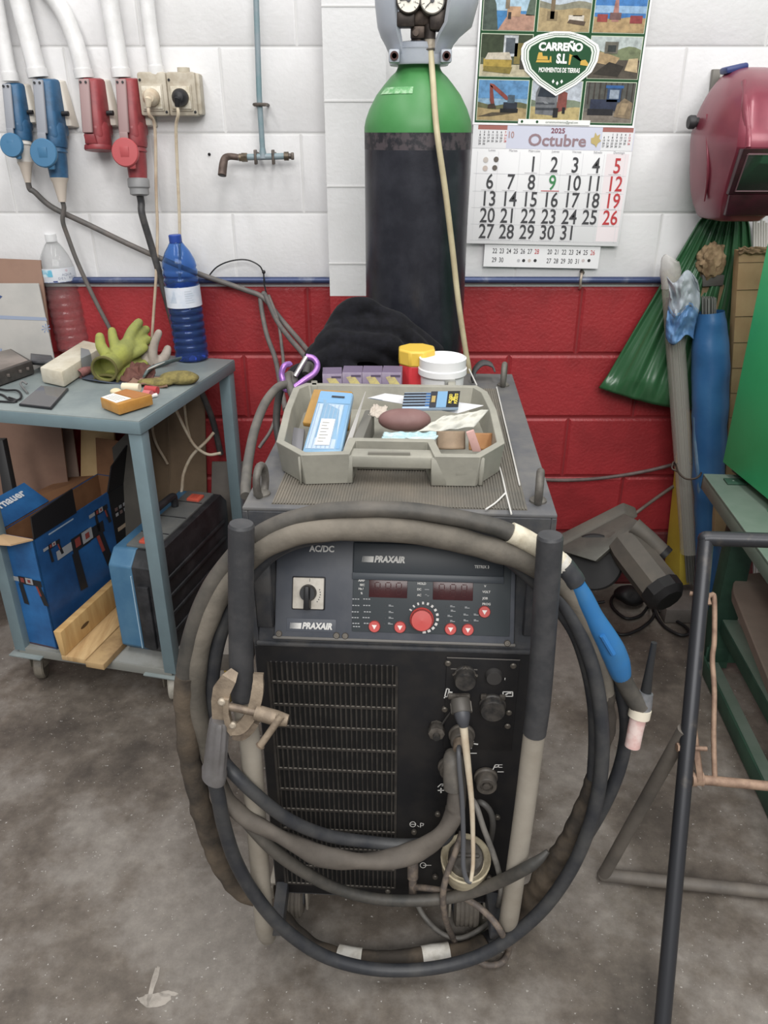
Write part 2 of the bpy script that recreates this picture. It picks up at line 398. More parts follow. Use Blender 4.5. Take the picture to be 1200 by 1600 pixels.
b = MB(); o = P(327, 241, WALL-.001); b.lathe([(.004, 0), (.0035, .003), (.002, .004), (0, .002)], blk, look(o, (0, -1, 0)), 12); tag(b.build('wall_plug_hole'), 'small dark screw hole in the white wall left of the rusty elbow outlet', 'screw')
# beige schuko pair
o = P(269, 147, WALL); F = T(o)
t = thing('double_socket', 'grimy beige double wall socket holding a beige and a black plug', 'socket', F)
dirty = mat('#bdb4a2', .55, col2='#a89c88', sc=26); ivory = mat('#d9d2c2', .5, col2='#b5a98f', sc=40)
b = MB(F)
for i, cx in enumerate((-.037, .037)):
    b.box((cx, -.025, -.002), (.074, .05, .1), dirty, .006)
    b.box((cx-.002, -.051, -.010), (.056, .006, .062), dirty, .002)
    b.lathe([(.012, 0), (.016, .004), (.016, .014)], dirty, T(cx+.004, -.022, .045), 14)
b.box((.078, -.022, -.002), (.012, .042, .095), dirty, .005)
b.build('housing', t)
for cx in (-.037, .037):
    b = MB(F); b.box((cx-.002, -.0555, -.010), (.049, .004, .052), ivory, .001); b.lathe([(.019, 0), (.021, .003), (.021, 0)], dirty, T(cx-.002, -.0575, -.01) @ Rx(90), 24); b.build('face_plate', t)
    for sx, sz in ((-.03, .03), (.03, -.043)):
        b = MB(F); b.lathe([(.0035, 0), (.003, .002), (0, .002)], blk, T(cx+sx, -.050, sz) @ Rx(90), 10); b.build('screw', t)
def schuko(label, cx, m, cable, cm):
    Fp = F @ T(cx, -.058, -.01)
    t = thing('power_plug', label, 'plug', Fp)
    b = MB(Fp @ Rx(90)); b.lathe([(.0195, -.006), (.0205, 0), (.0205, .012), (.017, .022), (.012, .028), (0, .03)], m, None, 24)
    b.tube([(0, 0, .016), (-.003, -.006, .026), (-.005, -.022, .026)], [.010, .010, .006], m, 12); b.build('plug_body', t)
    st = Fp @ Rx(90) @ Vector((-.005, -.02, .026))
    b = MB(); b.tube(smooth([st, st+Vector((0, 0, -.02))]+cable, 8), .0042, cm, 8); b.build('cable', t)
cab_cream = mat('#b79f86', .55, col2='#cbbca4', sc=12)
schuko('beige round plug in the left half of the double socket, cable down behind the table', -.039, cream,
       pp((242, 200, 2.26), (244, 300, 2.27), (246, 360, 2.27), (244, 430, 2.265), (240, 490, 2.26), (237, 540, 2.255), (236, 600, 2.27), (240, 680, 2.28), (262, 725, 2.28)), cab_cream)
schuko('black round plug in the right half of the double socket, beige cable behind blue bottle', .035, blk,
       pp((275, 200, 2.25), (277, 260, 2.265), (280, 330, 2.27), (281, 390, 2.275), (281, 460, 2.28), (284, 560, 2.285), (290, 650, 2.29), (298, 690, 2.29)), cream)

# compressed-air pipe
steel_d = mat('#6d635c', .5, .5, col2='#4e4742', sc=60); teal = mat('#6f8d94', .45, col2='#8d979f', sc=9, lo=.4, hi=.6); brass = mat('#7d6f5b', .45, .6, col2='#5d5347', sc=50)
YP = 2.275
top = P(399, -40, YP); tee = P(411, 245, YP); L0 = P(385, 246, YP); R0 = P(448, 244, YP)
t = thing('air_pipe', 'teal compressed air pipe down the white wall with a rusty elbow outlet', 'pipe', T(tee))
b = MB(); b.tube([top, P(405, 150, YP), tee], .0072, teal, 12); b.tube([P(372, 246, YP), P(446, 244, YP)], .0082, teal, 12)
b.lathe([(.0072, .022), (.0105, .0), (.0105, -.004)], teal, T(tee), 12); b.build('pipe', t)
b = MB(); q = P(406.5, 163.5, YP); b.tube([q+Vector((-.016, .012, 0)), q+Vector((-.012, -.004, 0)), q+Vector((0, -.011, 0)), q+Vector((.012, -.004, 0)), q+Vector((.016, .012, 0))], .0045, steel_d, 8)
b.cyl(q+Vector((-.015, .045, 0)), q+Vector((-.015, -.006, 0)), .004, steel_d, 8); b.cyl(q+Vector((.015, .045, 0)), q+Vector((.015, -.006, 0)), .004, steel_d, 8); b.build('pipe_clamp', t)
for px in (399.5, 427):
    b = MB(); q = P(px, 245.5, YP); b.box(tuple(q), (.007, .02, .036), steel_d, .002); b.cyl(q, q+Vector((0, .044, .008)), .004, steel_d, 8); b.build('pipe_clamp', t)
b = MB(); q = P(383, 246, YP); b.cyl(q+Vector((.006, 0, 0)), q+Vector((-.009, 0, 0)), .0115, brass, 6); b.cyl(q+Vector((-.008, 0, 0)), q+Vector((-.016, 0, 0)), .0095, brass, 14); b.build('coupling_nut', t)
b = MB(); a1 = P(374, 246, YP); b.tube(smooth([a1, P(360, 244.5, YP-.003), P(352, 247, YP-.012), P(349, 256, YP-.022), P(347, 274, YP-.035)], 6), [.008, .0085, .0095, .0108, .0112], mat('#6a5a52', .6, .4, col2='#54463f', sc=50), 14)
e = P(347, 274, YP-.035); b.lathe([(.008, .001), (.0, .001)], blk, look(e, e-P(349, 256, YP-.022)), 14); b.build('elbow', t)
b = MB(); q = P(444, 244, YP); b.cyl(q, q+Vector((.012, 0, 0)), .011, brass, 12); b.cyl(q+Vector((.012, 0, 0)), q+Vector((.018, 0, 0)), .007, steel_d, 10); b.box(tuple(q+Vector((.022, 0, 0))), (.008, .01, .018), steel_d, .002); b.build('end_plug', t)

# blue pipe along the paint line
bluepipe = mat('#3d4a70', .35, .3, col2='#8a8f9c', sc=9, lo=.52, hi=.72)
def linepipe(label, x0, x1, brackets):
    b = MB(); b.tube([(x0, 2.308, 1.026), ((x0+x1)/2, 2.308, 1.025), (x1, 2.308, 1.025)], .0095, bluepipe, 12)
    t = thing('blue_pipe', label, 'pipe', T((x0+x1)/2, 2.308, 1.025)); b.build('pipe', t)
    for x in brackets:
        k = MB(); k.tube(smooth([(x-.002, 2.318, 1.045), (x-.003, 2.302, 1.041), (x-.006, 2.294, 1.028), (x-.004, 2.30, 1.008), (x-.001, 2.315, 1.0)], 4), .0035, mat('#c9b9a8', .4, .6), 8)
        k.cyl((x, 2.322, 1.048), (x, 2.306, 1.046), .006, steel_d, 8); k.build('bracket', t)
linepipe('thin blue pipe along the wall paint line, left of the column', -2.2, PX0, ())
linepipe('thin blue pipe along the wall paint line, right of the gas cylinder', PX1, 2.2, (P(910, 437, 2.3).x,))
# ================================================================== welding machine
YAW = 3.3
MF = T(.0203, 1.011, 0) @ Rz(-YAW)
HW, ML, MT = .2275, .72, .9145
mx = Vector((math.cos(math.radians(YAW)), -math.sin(math.radians(YAW)), 0)); my = Vector((math.sin(math.radians(YAW)), math.cos(math.radians(YAW)), 0))
wm = thing('welding_machine', 'dark grey welding machine on wheels with a sloped control panel and black vent front', 'welding machine', MF)
hood_m = mat('#3d3f44', .5, col2='#4f4e4e', sc=22, bump=.1)
top_m = mat('#55565a', .6, col2='#6b6966', sc=16, lo=.38, hi=.68)
front_m = mat('#17171a', .5, col2='#211f1f', sc=18)
rib_m = mat('#625f58', .7, col2='#787064', sc=10, lo=.35, hi=.65)
PB, PT = .689, .845                      # control panel bottom / top height
PD = (PT-PB)*math.tan(PITCH)
b = MB(MF)
prof = [(0, .10), (0, PB), (PD, PT), (PD, .868), (0, .872), (0, MT-.002), (ML, MT-.002), (ML, .10)]
def extr(mb, prof, u0, u1, m):
    n = len(prof); vs = [(u0, v, z) for v, z in prof]+[(u1, v, z) for v, z in prof]
    mb.add(vs, [tuple(range(n))[::-1], tuple(range(n, 2*n))]+[(i, (i+1) % n, n+(i+1) % n, n+i) for i in range(n)], m)
extr(b, prof, -HW+.008, HW-.008, hood_m)
for s in (-1, 1):
    u = s*(HW-.004); extr(b, [(0, .10), (0, MT-.002), (ML, MT-.002), (ML, .10)], u-.004, u+.004, hood_m)
    b.box((s*(HW-.021), .004, .79), (.026, .012, .16), hood_m, .002)
b.build('cabinet', wm, bevel=.003)
b = MB(MF); b.box((0, ML/2, MT+.001), (2*HW, ML, .006), top_m, .002); b.build('top_plate', wm)
# ribbed rubber mat
b = MB(MF); zt = MT+.0042; n = 86; u0, u1 = -.186, .186; p = (u1-u0)/n; pr = []
for i in range(n): pr += [(u0+i*p, zt), (u0+i*p+p*.18, zt+.0022), (u0+i*p+p*.58, zt+.0022), (u0+i*p+p*.74, zt+.0002)]
pr.append((u1, zt)); vs = [(u, .012, z) for u, z in pr]+[(u, .60, z) for u, z in pr]; N = len(pr)
b.add(vs, [(i, i+1, N+i+1, N+i) for i in range(N-1)], rib_m); b.box((0, .306, MT+.004), (u1-u0, .588, .002), rib_m)
b.build('ribbed_mat', wm, ang=20)
# lifting eyes
eye_m = mat('#6a665f', .6, .2, col2='#544f4a', sc=40)
for u, v, yw in ((-.207, .045, 82), (.205, .045, 82), (.2, .63, 82), (-.2, .63, 82)):
    b = MB(MF @ T(u, v, MT+.004) @ Rz(yw)); ring = [(.019*math.cos(a), 0, .022+.024*math.sin(a)) for a in [2*PI*k/20 for k in range(20)]]
    b.tube(ring+[ring[0], ring[1]], .006, eye_m, 10, caps=False); b.lathe([(.013, -.002), (.013, .003), (.009, .006), (0, .006)], eye_m, None, 14); b.build('lifting_eye', wm)
# strap left on the rear edge is built later
# --- sloped control panel
ob = MF @ Vector((0, 0, PB)); CP = Frame(ob, mx, Vector((0, 0, 1))*math.cos(PITCH)+my*math.sin(PITCH))
CP.o = CP.o+CP.n*.004; CP.M = CP.M.copy(); CP.M.translation = CP.o
pan = mat('#4a4e57', .45, col2='#55585f', sc=14); pan_r = mat('#3d4347', .42); pan_e = mat('#6d6a66', .5)
def cp(px, py): return CP.uv(px, py)
ul, yl = cp(429, 997); ur, yr = cp(803, 1012); yt = (PT-PB)/math.cos(PITCH)-.004
b = MB(CP.M)
b.box(((ul+ur)/2, yt/2+.001, .001), (ur-ul, yt, .010), pan, .004)
b.box(((ul+ur)/2, .0035, .004), (ur-ul+.004, .005, .007), pan_e, .002)
us = cp(548, 920).x
b.box(((us+ur)/2-.002, yt/2+.006, .0065), (ur-us-.012, yt-.022, .003), pan_r, .001)
b.box(((us+ur)/2-.008, cp(700, 878).y, .008), (ur-us-.022, .055, .006), mat('#343a40', .4), .003)
b.box(((us+ur)/2-.008, cp(700, 900).y-.003, .0115), (ur-us-.022, .011, .002), mat('#434950', .4), .001)
b.box((cp(487, 979).x, cp(487, 976).y, .0062), (.078, .020, .0012), mat('#4e525b', .5), .0004)
W = ink('#d8d6d2'); W2 = ink('#a9abad')
def ctext(s, px, py, size, h, m=W, **k): x, y = CP.uv(px, py, h); b.text(s, x, y, size, m, h, **k)
ctext('AC/DC', 503, 858, .0135, .0068, bold=.035, sx=.92)
ctext('T 351', 497, 843, .0135, .0068, bold=.035, sx=.92)
def logo(px, py, w, size, h):
    x, y = CP.uv(px, py, h)
    b.text('PRAXAIR', x, y, size, W, h, bold=.05, shear=.22, sx=.86, align='l')
    for k in range(9):
        ww = .0004+.00022*k
        b.face([(x-.002-(9-k)*.0019, y-size*.34, h), (x-.002-(9-k)*.0019+ww, y-size*.34, h), (x-.002-(9-k)*.0019+ww+.001, y+size*.34, h), (x-.002-(9-k)*.0019+.001, y+size*.34, h)], W)
logo(585, 874, 70, .0135, .0115); logo(472, 978, 70, .0135, .0072)
ctext('TETRIX 3', 753, 886, .0062, .0115, sx=.9, bold=.03)
for s, px, py, z in (('AMP', 565, 907, .0052), ('SEC', 566, 914, .0045), ('Hz /', 564, 920, .0045), ('%', 565, 927, .0045), ('HOLD', 659, 912, .0048), ('DC', 655, 921, .0046), ('AC', 655, 930, .0046), ('V', 758, 916, .0048), ('VOLT', 760, 925, .0048), ('JOB', 758, 935, .0048), ('PROG', 760, 944, .0048)):
    ctext(s, px, py, z, .0088, bold=.03)
for px, py in ((556, 936), (556, 946), (555, 956), (555, 965), (556, 974), (573, 936), (573, 946), (574, 956), (572, 965), (574, 974), (557, 979)):
    x, y = CP.uv(px, py, .0085)
    for k in range(3): b.box((x-.004+k*.004, y, .0086), (.0028, .0016, .0005), W2)
x, y = CP.uv(664, 921, .0088); b.box((x+.003, y, .0086), (.007, .0009, .0005), W2)
x, y = CP.uv(667, 930, .0088); b.tube([(x-.003+k*.0009, y+.0014*math.sin(k*.9), .0088) for k in range(8)], .0004, W2, 5)
for px, py in ((611, 947), (611, 957), (611, 966), (610, 975), (707, 948), (708, 955), (703, 963), (707, 971), (730, 950), (728, 961), (728, 970), (744, 961), (744, 970)):
    x, y = CP.uv(px, py, .0085); b.box((x, y, .0086), (.0075, .0009, .0005), W2); b.box((x-.002, y+.0016, .0086), (.0035, .0009, .0005), W2)
    b.lathe([(.0016, .008), (.0016, .0088), (0, .0088)], mat('#2c3136', .4), T(x-.009, y, 0), 8)
cpn = b.build('control_panel', wm)
for (a, c, d, e) in ((577, 905, 637, 932), (676, 907, 739, 936)):
    b = MB(CP.M); x0, y0 = cp(a, e); x1, y1 = cp(d, c)
    b.box(((x0+x1)/2, (y0+y1)/2, .008), (x1-x0, y1-y0, .0022), mat('#421c1f', .25, col2='#4a2022', sc=30), .0006)
    for k in range(3):                      # unlit seven-segment digits
        cx = x0+(x1-x0)*(.22+.28*k); cy = (y0+y1)/2; dk = ink('#4c2426'); h = .0094
        for (ox, oy, sx_, sy_) in ((0, .009, .006, .0012), (0, 0, .006, .0012), (0, -.009, .006, .0012), (-.004, .0045, .0012, .007), (.004, .0045, .0012, .007), (-.004, -.0045, .0012, .007), (.004, -.0045, .0012, .007)):
            b.box((cx+ox, cy+oy, h), (sx_, sy_, .0003), dk)
    b.build('display', cpn)
redb = mat('#c8433d', .4); 
for px, py in ((585, 979), (625, 980), (704, 983), (731, 984), (757, 956)):
    b = MB(CP.M); x, y = CP.uv(px, py, .01); b.lathe([(.0092, .007), (.0092, .011), (.0082, .0125), (0, .0125)], redb, T(x, y, 0), 22)
    b.face([(x-.004, y+.0028, .0128), (x, y-.0042, .0128), (x+.004, y+.0028, .0128)], ink('#efe6e0')); b.build('push_button', cpn)
b = MB(CP.M); x, y = CP.uv(659, 968, .012)
b.lathe([(.0185, .007), (.0185, .012), (.0165, .014), (.0165, .024), (.0155, .027), (0, .028)], redb, T(x, y, 0), 32)
b.build('control_knob', cpn)
b = MB(CP.M)
x, y = CP.uv(661, 965, .009)
for k in range(13):
    a = math.radians(150-k*19.5); c, s_ = math.cos(a), math.sin(a); wd = .0011+.00012*k
    q = [(x+c*.0205-s_*wd, y+s_*.0205+c*wd), (x+c*.0205+s_*wd, y+s_*.0205-c*wd), (x+c*.0245+s_*wd, y+s_*.0245-c*wd), (x+c*.0245-s_*wd, y+s_*.0245+c*wd)]
    b.prism(q, .0082, .0090, W)
tag(b.build('dial_scale', cpn), None)
b = MB(CP.M); x, y = CP.uv(482, 927, .009)
plate_m = mat('#c9c2b6', .5, col2='#b5ada0', sc=40)
b.box((x, y, .0075), (.052, .052, .004), blk, .002); b.box((x, y, .0105), (.049, .049, .004), plate_m, .002)
for k in range(6): a = math.radians(20-k*12); b.box((x+.019*math.cos(a), y+.019*math.sin(a), .0127), (.0016, .0016, .0003), dgrey)
b.box((x+.002, y+.021, .0127), (.0008, .005, .0004), dgrey)
b.build('switch_plate', cpn)
b = MB(CP.M); b.lathe([(.0135, .012), (.0125, .02), (.0115, .024), (0, .024)], blk, T(x, y+.001, 0), 24)
b.hexa([(x-.0055, y-.024, .014), (x+.0055, y-.024, .014), (x+.0055, y+.014, .014), (x-.0055, y+.014, .014)], [(x-.0045, y-.024, .030), (x+.0045, y-.024, .030), (x+.0035, y+.013, .034), (x-.0035, y+.013, .034)], blk, .0015)
b.build('rotary_switch', cpn)
scr = mat('#6a645c', .45, .6)
for px, py in ((437, 989), (526.5, 992), (540, 992.5), (792, 1004)):
    b = MB(CP.M); x, y = cp(px, py); b.lathe([(.0052, .005), (.0052, .0075), (.004, .0088), (.0022, .0088), (.002, .0075), (0, .0075)], scr, T(x, y, 0), 14); b.build('screw', cpn)
# --- black lower front
FP = Frame(MF @ Vector((0, -.001, 0)), mx, (0, 0, 1))
def fp(px, py, h=0.): return FP.uv(px, py, h)
b = MB(FP.M); b.box((0, (.107+PB-.012)/2, 0), (2*HW-.004, PB-.012-.107, .006), front_m, .002); b.box((0, PB-.007, .002), (2*HW-.01, .008, .008), hood_m, .003)
b.build('front_panel', wm)
gx0, gy1 = fp(422, 1032); gx1 = fp(620, 1040).x; gy0 = fp(620, 1385).y
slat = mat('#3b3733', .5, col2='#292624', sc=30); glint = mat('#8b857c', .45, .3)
b = MB(FP.M); voidm = mat('#050505', .8)
b.box(((gx0+gx1)/2, (gy0+gy1)/2, .0028), (gx1-gx0, gy1-gy0, .001), voidm)
rowz = [fp(520, y).y for y in (1032, 1066, 1101, 1135, 1168, 1201, 1233, 1264, 1294, 1323, 1352, 1380)]
n = 24; pw = (gx1-gx0)/n
for i in range(len(rowz)-1):
    za, zb = rowz[i], rowz[i+1]
    b.box(((gx0+gx1)/2, zb, .0038), (gx1-gx0, .0060, .0034), slat, .0008)
    for k in range(n):
        x = gx0+(k+.5)*pw
        b.hexa([(x-pw*.46, zb+.003, .003), (x-pw*.02, zb+.003, .003), (x-pw*.02, za-.003, .003), (x-pw*.46, za-.003, .003)],
               [(x-pw*.40, zb+.004, .0056), (x-pw*.2, zb+.004, .0056), (x-pw*.2, za-.004, .0046), (x-pw*.4, za-.004, .0046)], slat)
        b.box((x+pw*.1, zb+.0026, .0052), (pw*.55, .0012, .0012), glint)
b.box((gx0-pw*.3, (gy0+gy1)/2, .0035), (pw*.5, gy1-gy0, .003), slat); b.box((gx1, (gy0+gy1)/2, .0035), (pw*.5, gy1-gy0, .003), slat)
b.build('vent_grille', wm)
# --- connectors
b = MB(FP.M); x0, y0 = fp(692, 1165); x1, y1 = fp(812, 1027); x0_, x1_, y1_ = x0, x1, y1
b.box(((x0+x1)/2, (y0+y1)/2, .0042), (x1-x0, y1-y0, .003), front_m, .001); 
# printed symbols
h = .0062
def ln(pts, w=.0009):
    q = [FP.uv(px, py, h) for px, py in pts]
    for a, c in zip(q, q[1:]):
        d = (c-a); d = d.normalized() if d.length else Vector((1, 0)); nn = Vector((-d.y, d.x))*w
        b.add([(*(a+nn), h), (*(a-nn), h), (*(c-nn), h), (*(c+nn), h)], [(0, 1, 2, 3)], W)
ln([(695, 1088), (698, 1076), (702, 1077), (699, 1089), (695, 1088)]); ln([(700, 1081), (707, 1082)], .0013); ln([(695, 1089), (694, 1091)])
ln([(786, 1081), (801, 1081), (801, 1088), (786, 1088), (786, 1081)]); ln([(788, 1087), (794, 1083), (799, 1083)], .0014)
x, y = fp(773.5, 1047, h); b.text('0', x, y, .007, W, h, bold=.05); x, y = fp(789, 1061, h); b.text('1', x, y, .006, W, h, bold=.04)
ln([(736, 1170), (740, 1158)]); ln([(740, 1162), (747, 1163)], .0013); ln([(735, 1177), (745, 1177)])
ln([(770, 1203), (774, 1195), (779, 1195), (779, 1198), (773, 1199)]); ln([(779, 1195), (785, 1195)], .0007); ln([(779, 1199), (785, 1199)], .0007); ln([(777, 1206), (787, 1206)])
ln([(684, 1230), (689, 1225), (700, 1226), (690, 1228)]); ln([(684, 1235), (694, 1235)], .0012); ln([(689, 1231), (689, 1239)], .0012)
c = [(646+4.5*math.cos(a)-1, 1288+4*math.sin(a)) for a in [2*PI*k/12 for k in range(13)]]; ln(c, .0007); ln([(642, 1288), (649, 1288)], .0007); ln([(652, 1290), (655, 1292)], .0007); ln([(657, 1293), (657, 1286), (662, 1287), (661, 1290), (657, 1290)], .0007)
c = [(662+4.5*math.cos(a)-1, 1352+4*math.sin(a)) for a in [2*PI*k/12 for k in range(13)]]; ln(c, .0007); ln([(661, 1352), (674, 1352)], .0007)
cpl = b.build('connector_panel', wm)
b = MB(FP.M); b.box(((x0_+x1_)/2, y1_-.001, .0058), (x1_-x0_, .0014, .0012), mat('#6e6a66', .5)); b.build('trim_strip', wm)
b = MB(FP.M); b.box((fp(725, 1042).x, fp(725, 1042).y, .006), (.042, .0013, .0012), mat('#6e6a66', .5)); b.build('trim_strip', wm)
conn = mat('#2e2d2d', .5, .2, col2='#4a4642', sc=60); conn_l = mat('#77716a', .45, .6, col2='#56504a', sc=60)
for px, py in ((700, 1036), (802, 1040), (695, 1108), (795, 1113), (793, 1134), (684, 1272), (777, 1277), (647, 1300), (680, 1370), (764, 1371), (606, 1392)):
    b = MB(FP.M); x, y = fp(px, py, .005); b.lathe([(.0052, .003), (.0052, .007), (.0035, .0085), (0, .0085)], scr, T(x, y, 0), 12); b.build('screw', wm)
def round_socket(name, px, py, r, L, m, lug=0, inner=None):
    b = MB(FP.M); x, y = fp(px, py, L*.8)
    b.lathe([(r*1.15, .005), (r*1.15, .009), (r, .011), (r, L-.002), (r*.92, L), (r*.62, L), (r*.6, L-.006), (0, L-.006)] if inner else [(r*1.1, .005), (r*1.1, .009), (r, .011), (r, L-.002), (r*.94, L), (0, L)], m, T(x, y, 0), 28)
    if inner: b.lathe([(r*.35, L-.007), (r*.35, L-.001), (0, L-.001)], m, T(x, y, 0), 14)
    if lug:
        for s in (-1, 1): b.box((x+s*r*.75, y+r*.9, .008), (.01, .01, .006), conn_l, .002)
    return b.build(name, wm)
round_socket('socket_cap', 727, 1064, .0165, .026, conn)
b = MB(FP.M); x, y = fp(727, 1052, .012); b.tube([(x-.019, y-.006, .010), (x, y+.010, .010), (x+.019, y-.006, .010)], .0025, conn_l, 8); b.build('latch_bail', wm)
round_socket('fuse_cap', 772, 1059, .0125, .016, mat('#3a3837', .5))
round_socket('socket_cap', 770, 1110, .020, .024, conn, lug=1)
round_socket('weld_socket', 760, 1226, .0175, .030, mat('#4a4540', .5, col2='#5d564e', sc=40), inner=1)
round_socket('weld_socket', 722, 1158, .019, .028, mat('#4a4540', .5, col2='#5d564e', sc=40), inner=1)
round_socket('weld_socket', 703, 1205, .0175, .022, mat('#4a4540', .5, col2='#5d564e', sc=40), inner=1)
b = MB(FP.M); x, y = fp(682, 1138, .01); b.lathe([(.012, .004), (.012, .010), (.0135, .012), (.0135, .024), (.008, .026), (0, .026)], conn_l, T(x, y, 0), 8)
b.lathe([(.006, .026), (.006, .032), (0, .032)], conn, T(x, y-.001, 0), 12); b.build('gas_fitting', wm)
b = MB(FP.M); xa, ya = fp(708, 1108, .008); b.tube([(xa, ya, .007), ((x+xa)/2, (y+ya)/2, .012), (x+.008, y+.008, .012)], .0016, conn, 6); b.build('cap_tether', wm)
# coolant filler: cream cup with dark screw cap, leaning out of the panel
q = FP.uv(726, 1350, .04); base = FP.w(q.x, q.y, .044)
axis = (FP.n*.30+Vector((0, 0, 1))*.92).normalized()
b = MB(look(base-axis*.03, axis) @ Matrix.Scale(1.14, 4)); cup = mat('#c9bd9f', .4, col2='#a89b80', sc=30)
b.lathe([(.018, -.012), (.028, -.006), (.035, .02), (.038, .056), (.036, .058), (.033, .054), (.028, .048), (0, .048)], cup, None, 30); flr = b.build('coolant_filler', wm)
b = MB(look(base+axis*.022, axis) @ Matrix.Scale(1.14, 4)); b.lathe([(.027, 0), (.027, .014), (.024, .018), (.0, .018)], mat('#3d3833', .55, col2='#55504a', sc=50), None, 26)
b.box((0, 0, .020), (.04, .006, .006), mat('#4a453f', .5), .002); tag(b.build('filler_cap', wm), None)
# --- handles: rubber-gripped tubes in front of the cabinet
grip_m = mat('#38393c', .5, col2='#434345', sc=30, bump=.1); tube_m = mat('#a8a093', .5, .1, col2='#8f8678', sc=8, lo=.35, hi=.7)
for pts, gend, sd in (([(377, 822, .935), (376.5, 960, .930), (379, 1080, .925), (391, 1165, .925), (400, 1280, .925), (411, 1420, .925), (414, 1452, .94), (418, 1462, .985)], 1098, -1),
                  ([(859.5, 840, .922), (850, 985, .918), (842, 1092, .914), (833, 1160, .914), (820, 1262, .914), (805, 1368, .914), (797, 1425, .916), (793, 1446, .935), (792, 1452, .985)], 1145, 1)):
    full = smooth([P(*p) for p in pts], 10)
    b = MB(); b.tube(full, .0165, tube_m, 18); hp = b.build('handle_post', wm)
    cut = [p for p in full if (p-CAM).dot(FWD) > 0 and 800-FPX*(p-CAM).dot(UPV)/(p-CAM).dot(FWD) <= gend]
    b = MB(); b.tube(cut, .0178, grip_m, 20); q = cut[0]; dd = (cut[0]-cut[1]).normalized(); b.lathe([(.0178, 0), (.016, .004), (0, .0045)], grip_m, look(q, dd), 20); b.build('grip', hp)
    k = P(*pts[5]); b = MB(); b.box((k.x+sd*-.02, (k.y+1.0)/2+.02, .118), (.022, .10, .035), hood_m, .003); b.build('post_bracket', wm)
# --- undercarriage
b = MB(MF); b.box((0, .36+.03, .085), (.40, .66, .032), front_m, .004); b.box((0, ML+.16, .085), (.34, .34, .03), front_m, .004)
for s in (-1, 1): b.box((s*.16, ML+.15, .11), (.02, .32, .04), front_m, .003)
b.build('chassis', wm)
tyre = mat('#5d564e', .7, col2='#7d756a', sc=20, lo=.35, hi=.65)
def wheel(u, v, r, w):
    b = MB(MF @ T(u, v, r) @ Ry(90)); pr = []
    rs = [(-w/2, r*.80), (-w/2+.003, r*.95)]
    n = 5
    for i in range(n):
        a = -w/2+.004+(w-.008)*i/n; d = (w-.008)/n
        rs += [(a, r), (a+d*.7, r), (a+d*.75, r*.955), (a+d*.97, r*.955)]
    rs += [(w/2-.003, r*.95), (w/2, r*.8)]
    b.lathe([(q, z) for z, q in rs], tyre, None, 32); b.lathe([(r*.45, -w/2-.003), (r*.5, -w/2), (r*.5, w/2), (r*.45, w/2+.003)], hood_m, None, 20)
    o = b.build('wheel', wm)
    b = MB(MF); b.box((u-w/2-.008, v, r+.012), (.005, .05, .06), tube_m, .001); b.box((u+w/2+.008, v, r+.012), (.005, .05, .06), tube_m, .001); b.box((u, v, r*2+.006), (w+.024, .05, .006), tube_m, .001); b.build('wheel_fork', o)
uL = (MF.inverted() @ P(455, 1440, 1.04)).x; uR = (MF.inverted() @ P(727, 1440, 1.04)).x
wheel(uL, .045, .046, .050); wheel(uR, .045, .046, .050)
for s in (-1, 1):
    b = MB(MF @ T(s*.235, ML+.1, .11) @ Ry(90)); b.lathe([(.0, -.02), (.06, -.02), (.11, -.014), (.11, .014), (.06, .02), (0, .02)], tyre, None, 28); b.build('rear_wheel', wm)
# ------------------------------------------------------------------ gas cylinder, standing on the rear platform
CX, CY = .0725, 1.862
CF = T(CX, CY, .115)
gc = thing('gas_cylinder', 'tall black gas cylinder with a green shoulder and grey valve guard', 'gas cylinder', CF)
steel_b = mat('#25262e', .32, .1, col2='#34353d', sc=18, lo=.4, hi=.7, bump=.05); green_p = mat('#37803d', .42, col2='#418a48', sc=12, lo=.35, hi=.7); scuff = mat('#4a4246', .5, col2='#24242a', sc=45, lo=.46, hi=.56)
R = .1145
b = MB(T(CX, CY, 0))
b.lathe([(.09, .115), (R-.01, .118), (R, .135), (R, 1.375)], steel_b, None, 56); b.lathe([(R, 1.375), (R, 1.408)], scuff, None, 56)
b.build('cylinder_body', gc)
b = MB(T(CX, CY, 0)); b.lathe([(R+.0003, 1.4075), (R, 1.418), (R-.003, 1.432), (R-.011, 1.452), (R-.026, 1.478), (R-.043, 1.498), (R-.056, 1.512), (.049, 1.520), (.046, 1.524), (.0435, 1.530), (.0435, 1.545)], green_p, None, 56)
b.build('shoulder', gc)
b = MB(T(CX, CY, 0)); lab = mat('#9cc39a', .6, col2='#5aa05f', sc=70, lo=.4, hi=.55)
def lp(a0, a1, z0, r0, z1, r1):
    n = 8; vs = []; 
    for k in range(n+1):
        a = math.radians(a0+(a1-a0)*k/n); vs += [(r0*math.sin(a), -r0*math.cos(a), z0), (r1*math.sin(a), -r1*math.cos(a), z1)]
    b.add(vs, [(2*k, 2*k+2, 2*k+3, 2*k+1) for k in range(n)], lab)
lp(-62, -10, 1.478, R-.0248, 1.4905, R-.0358); b.build('shoulder_label', gc)
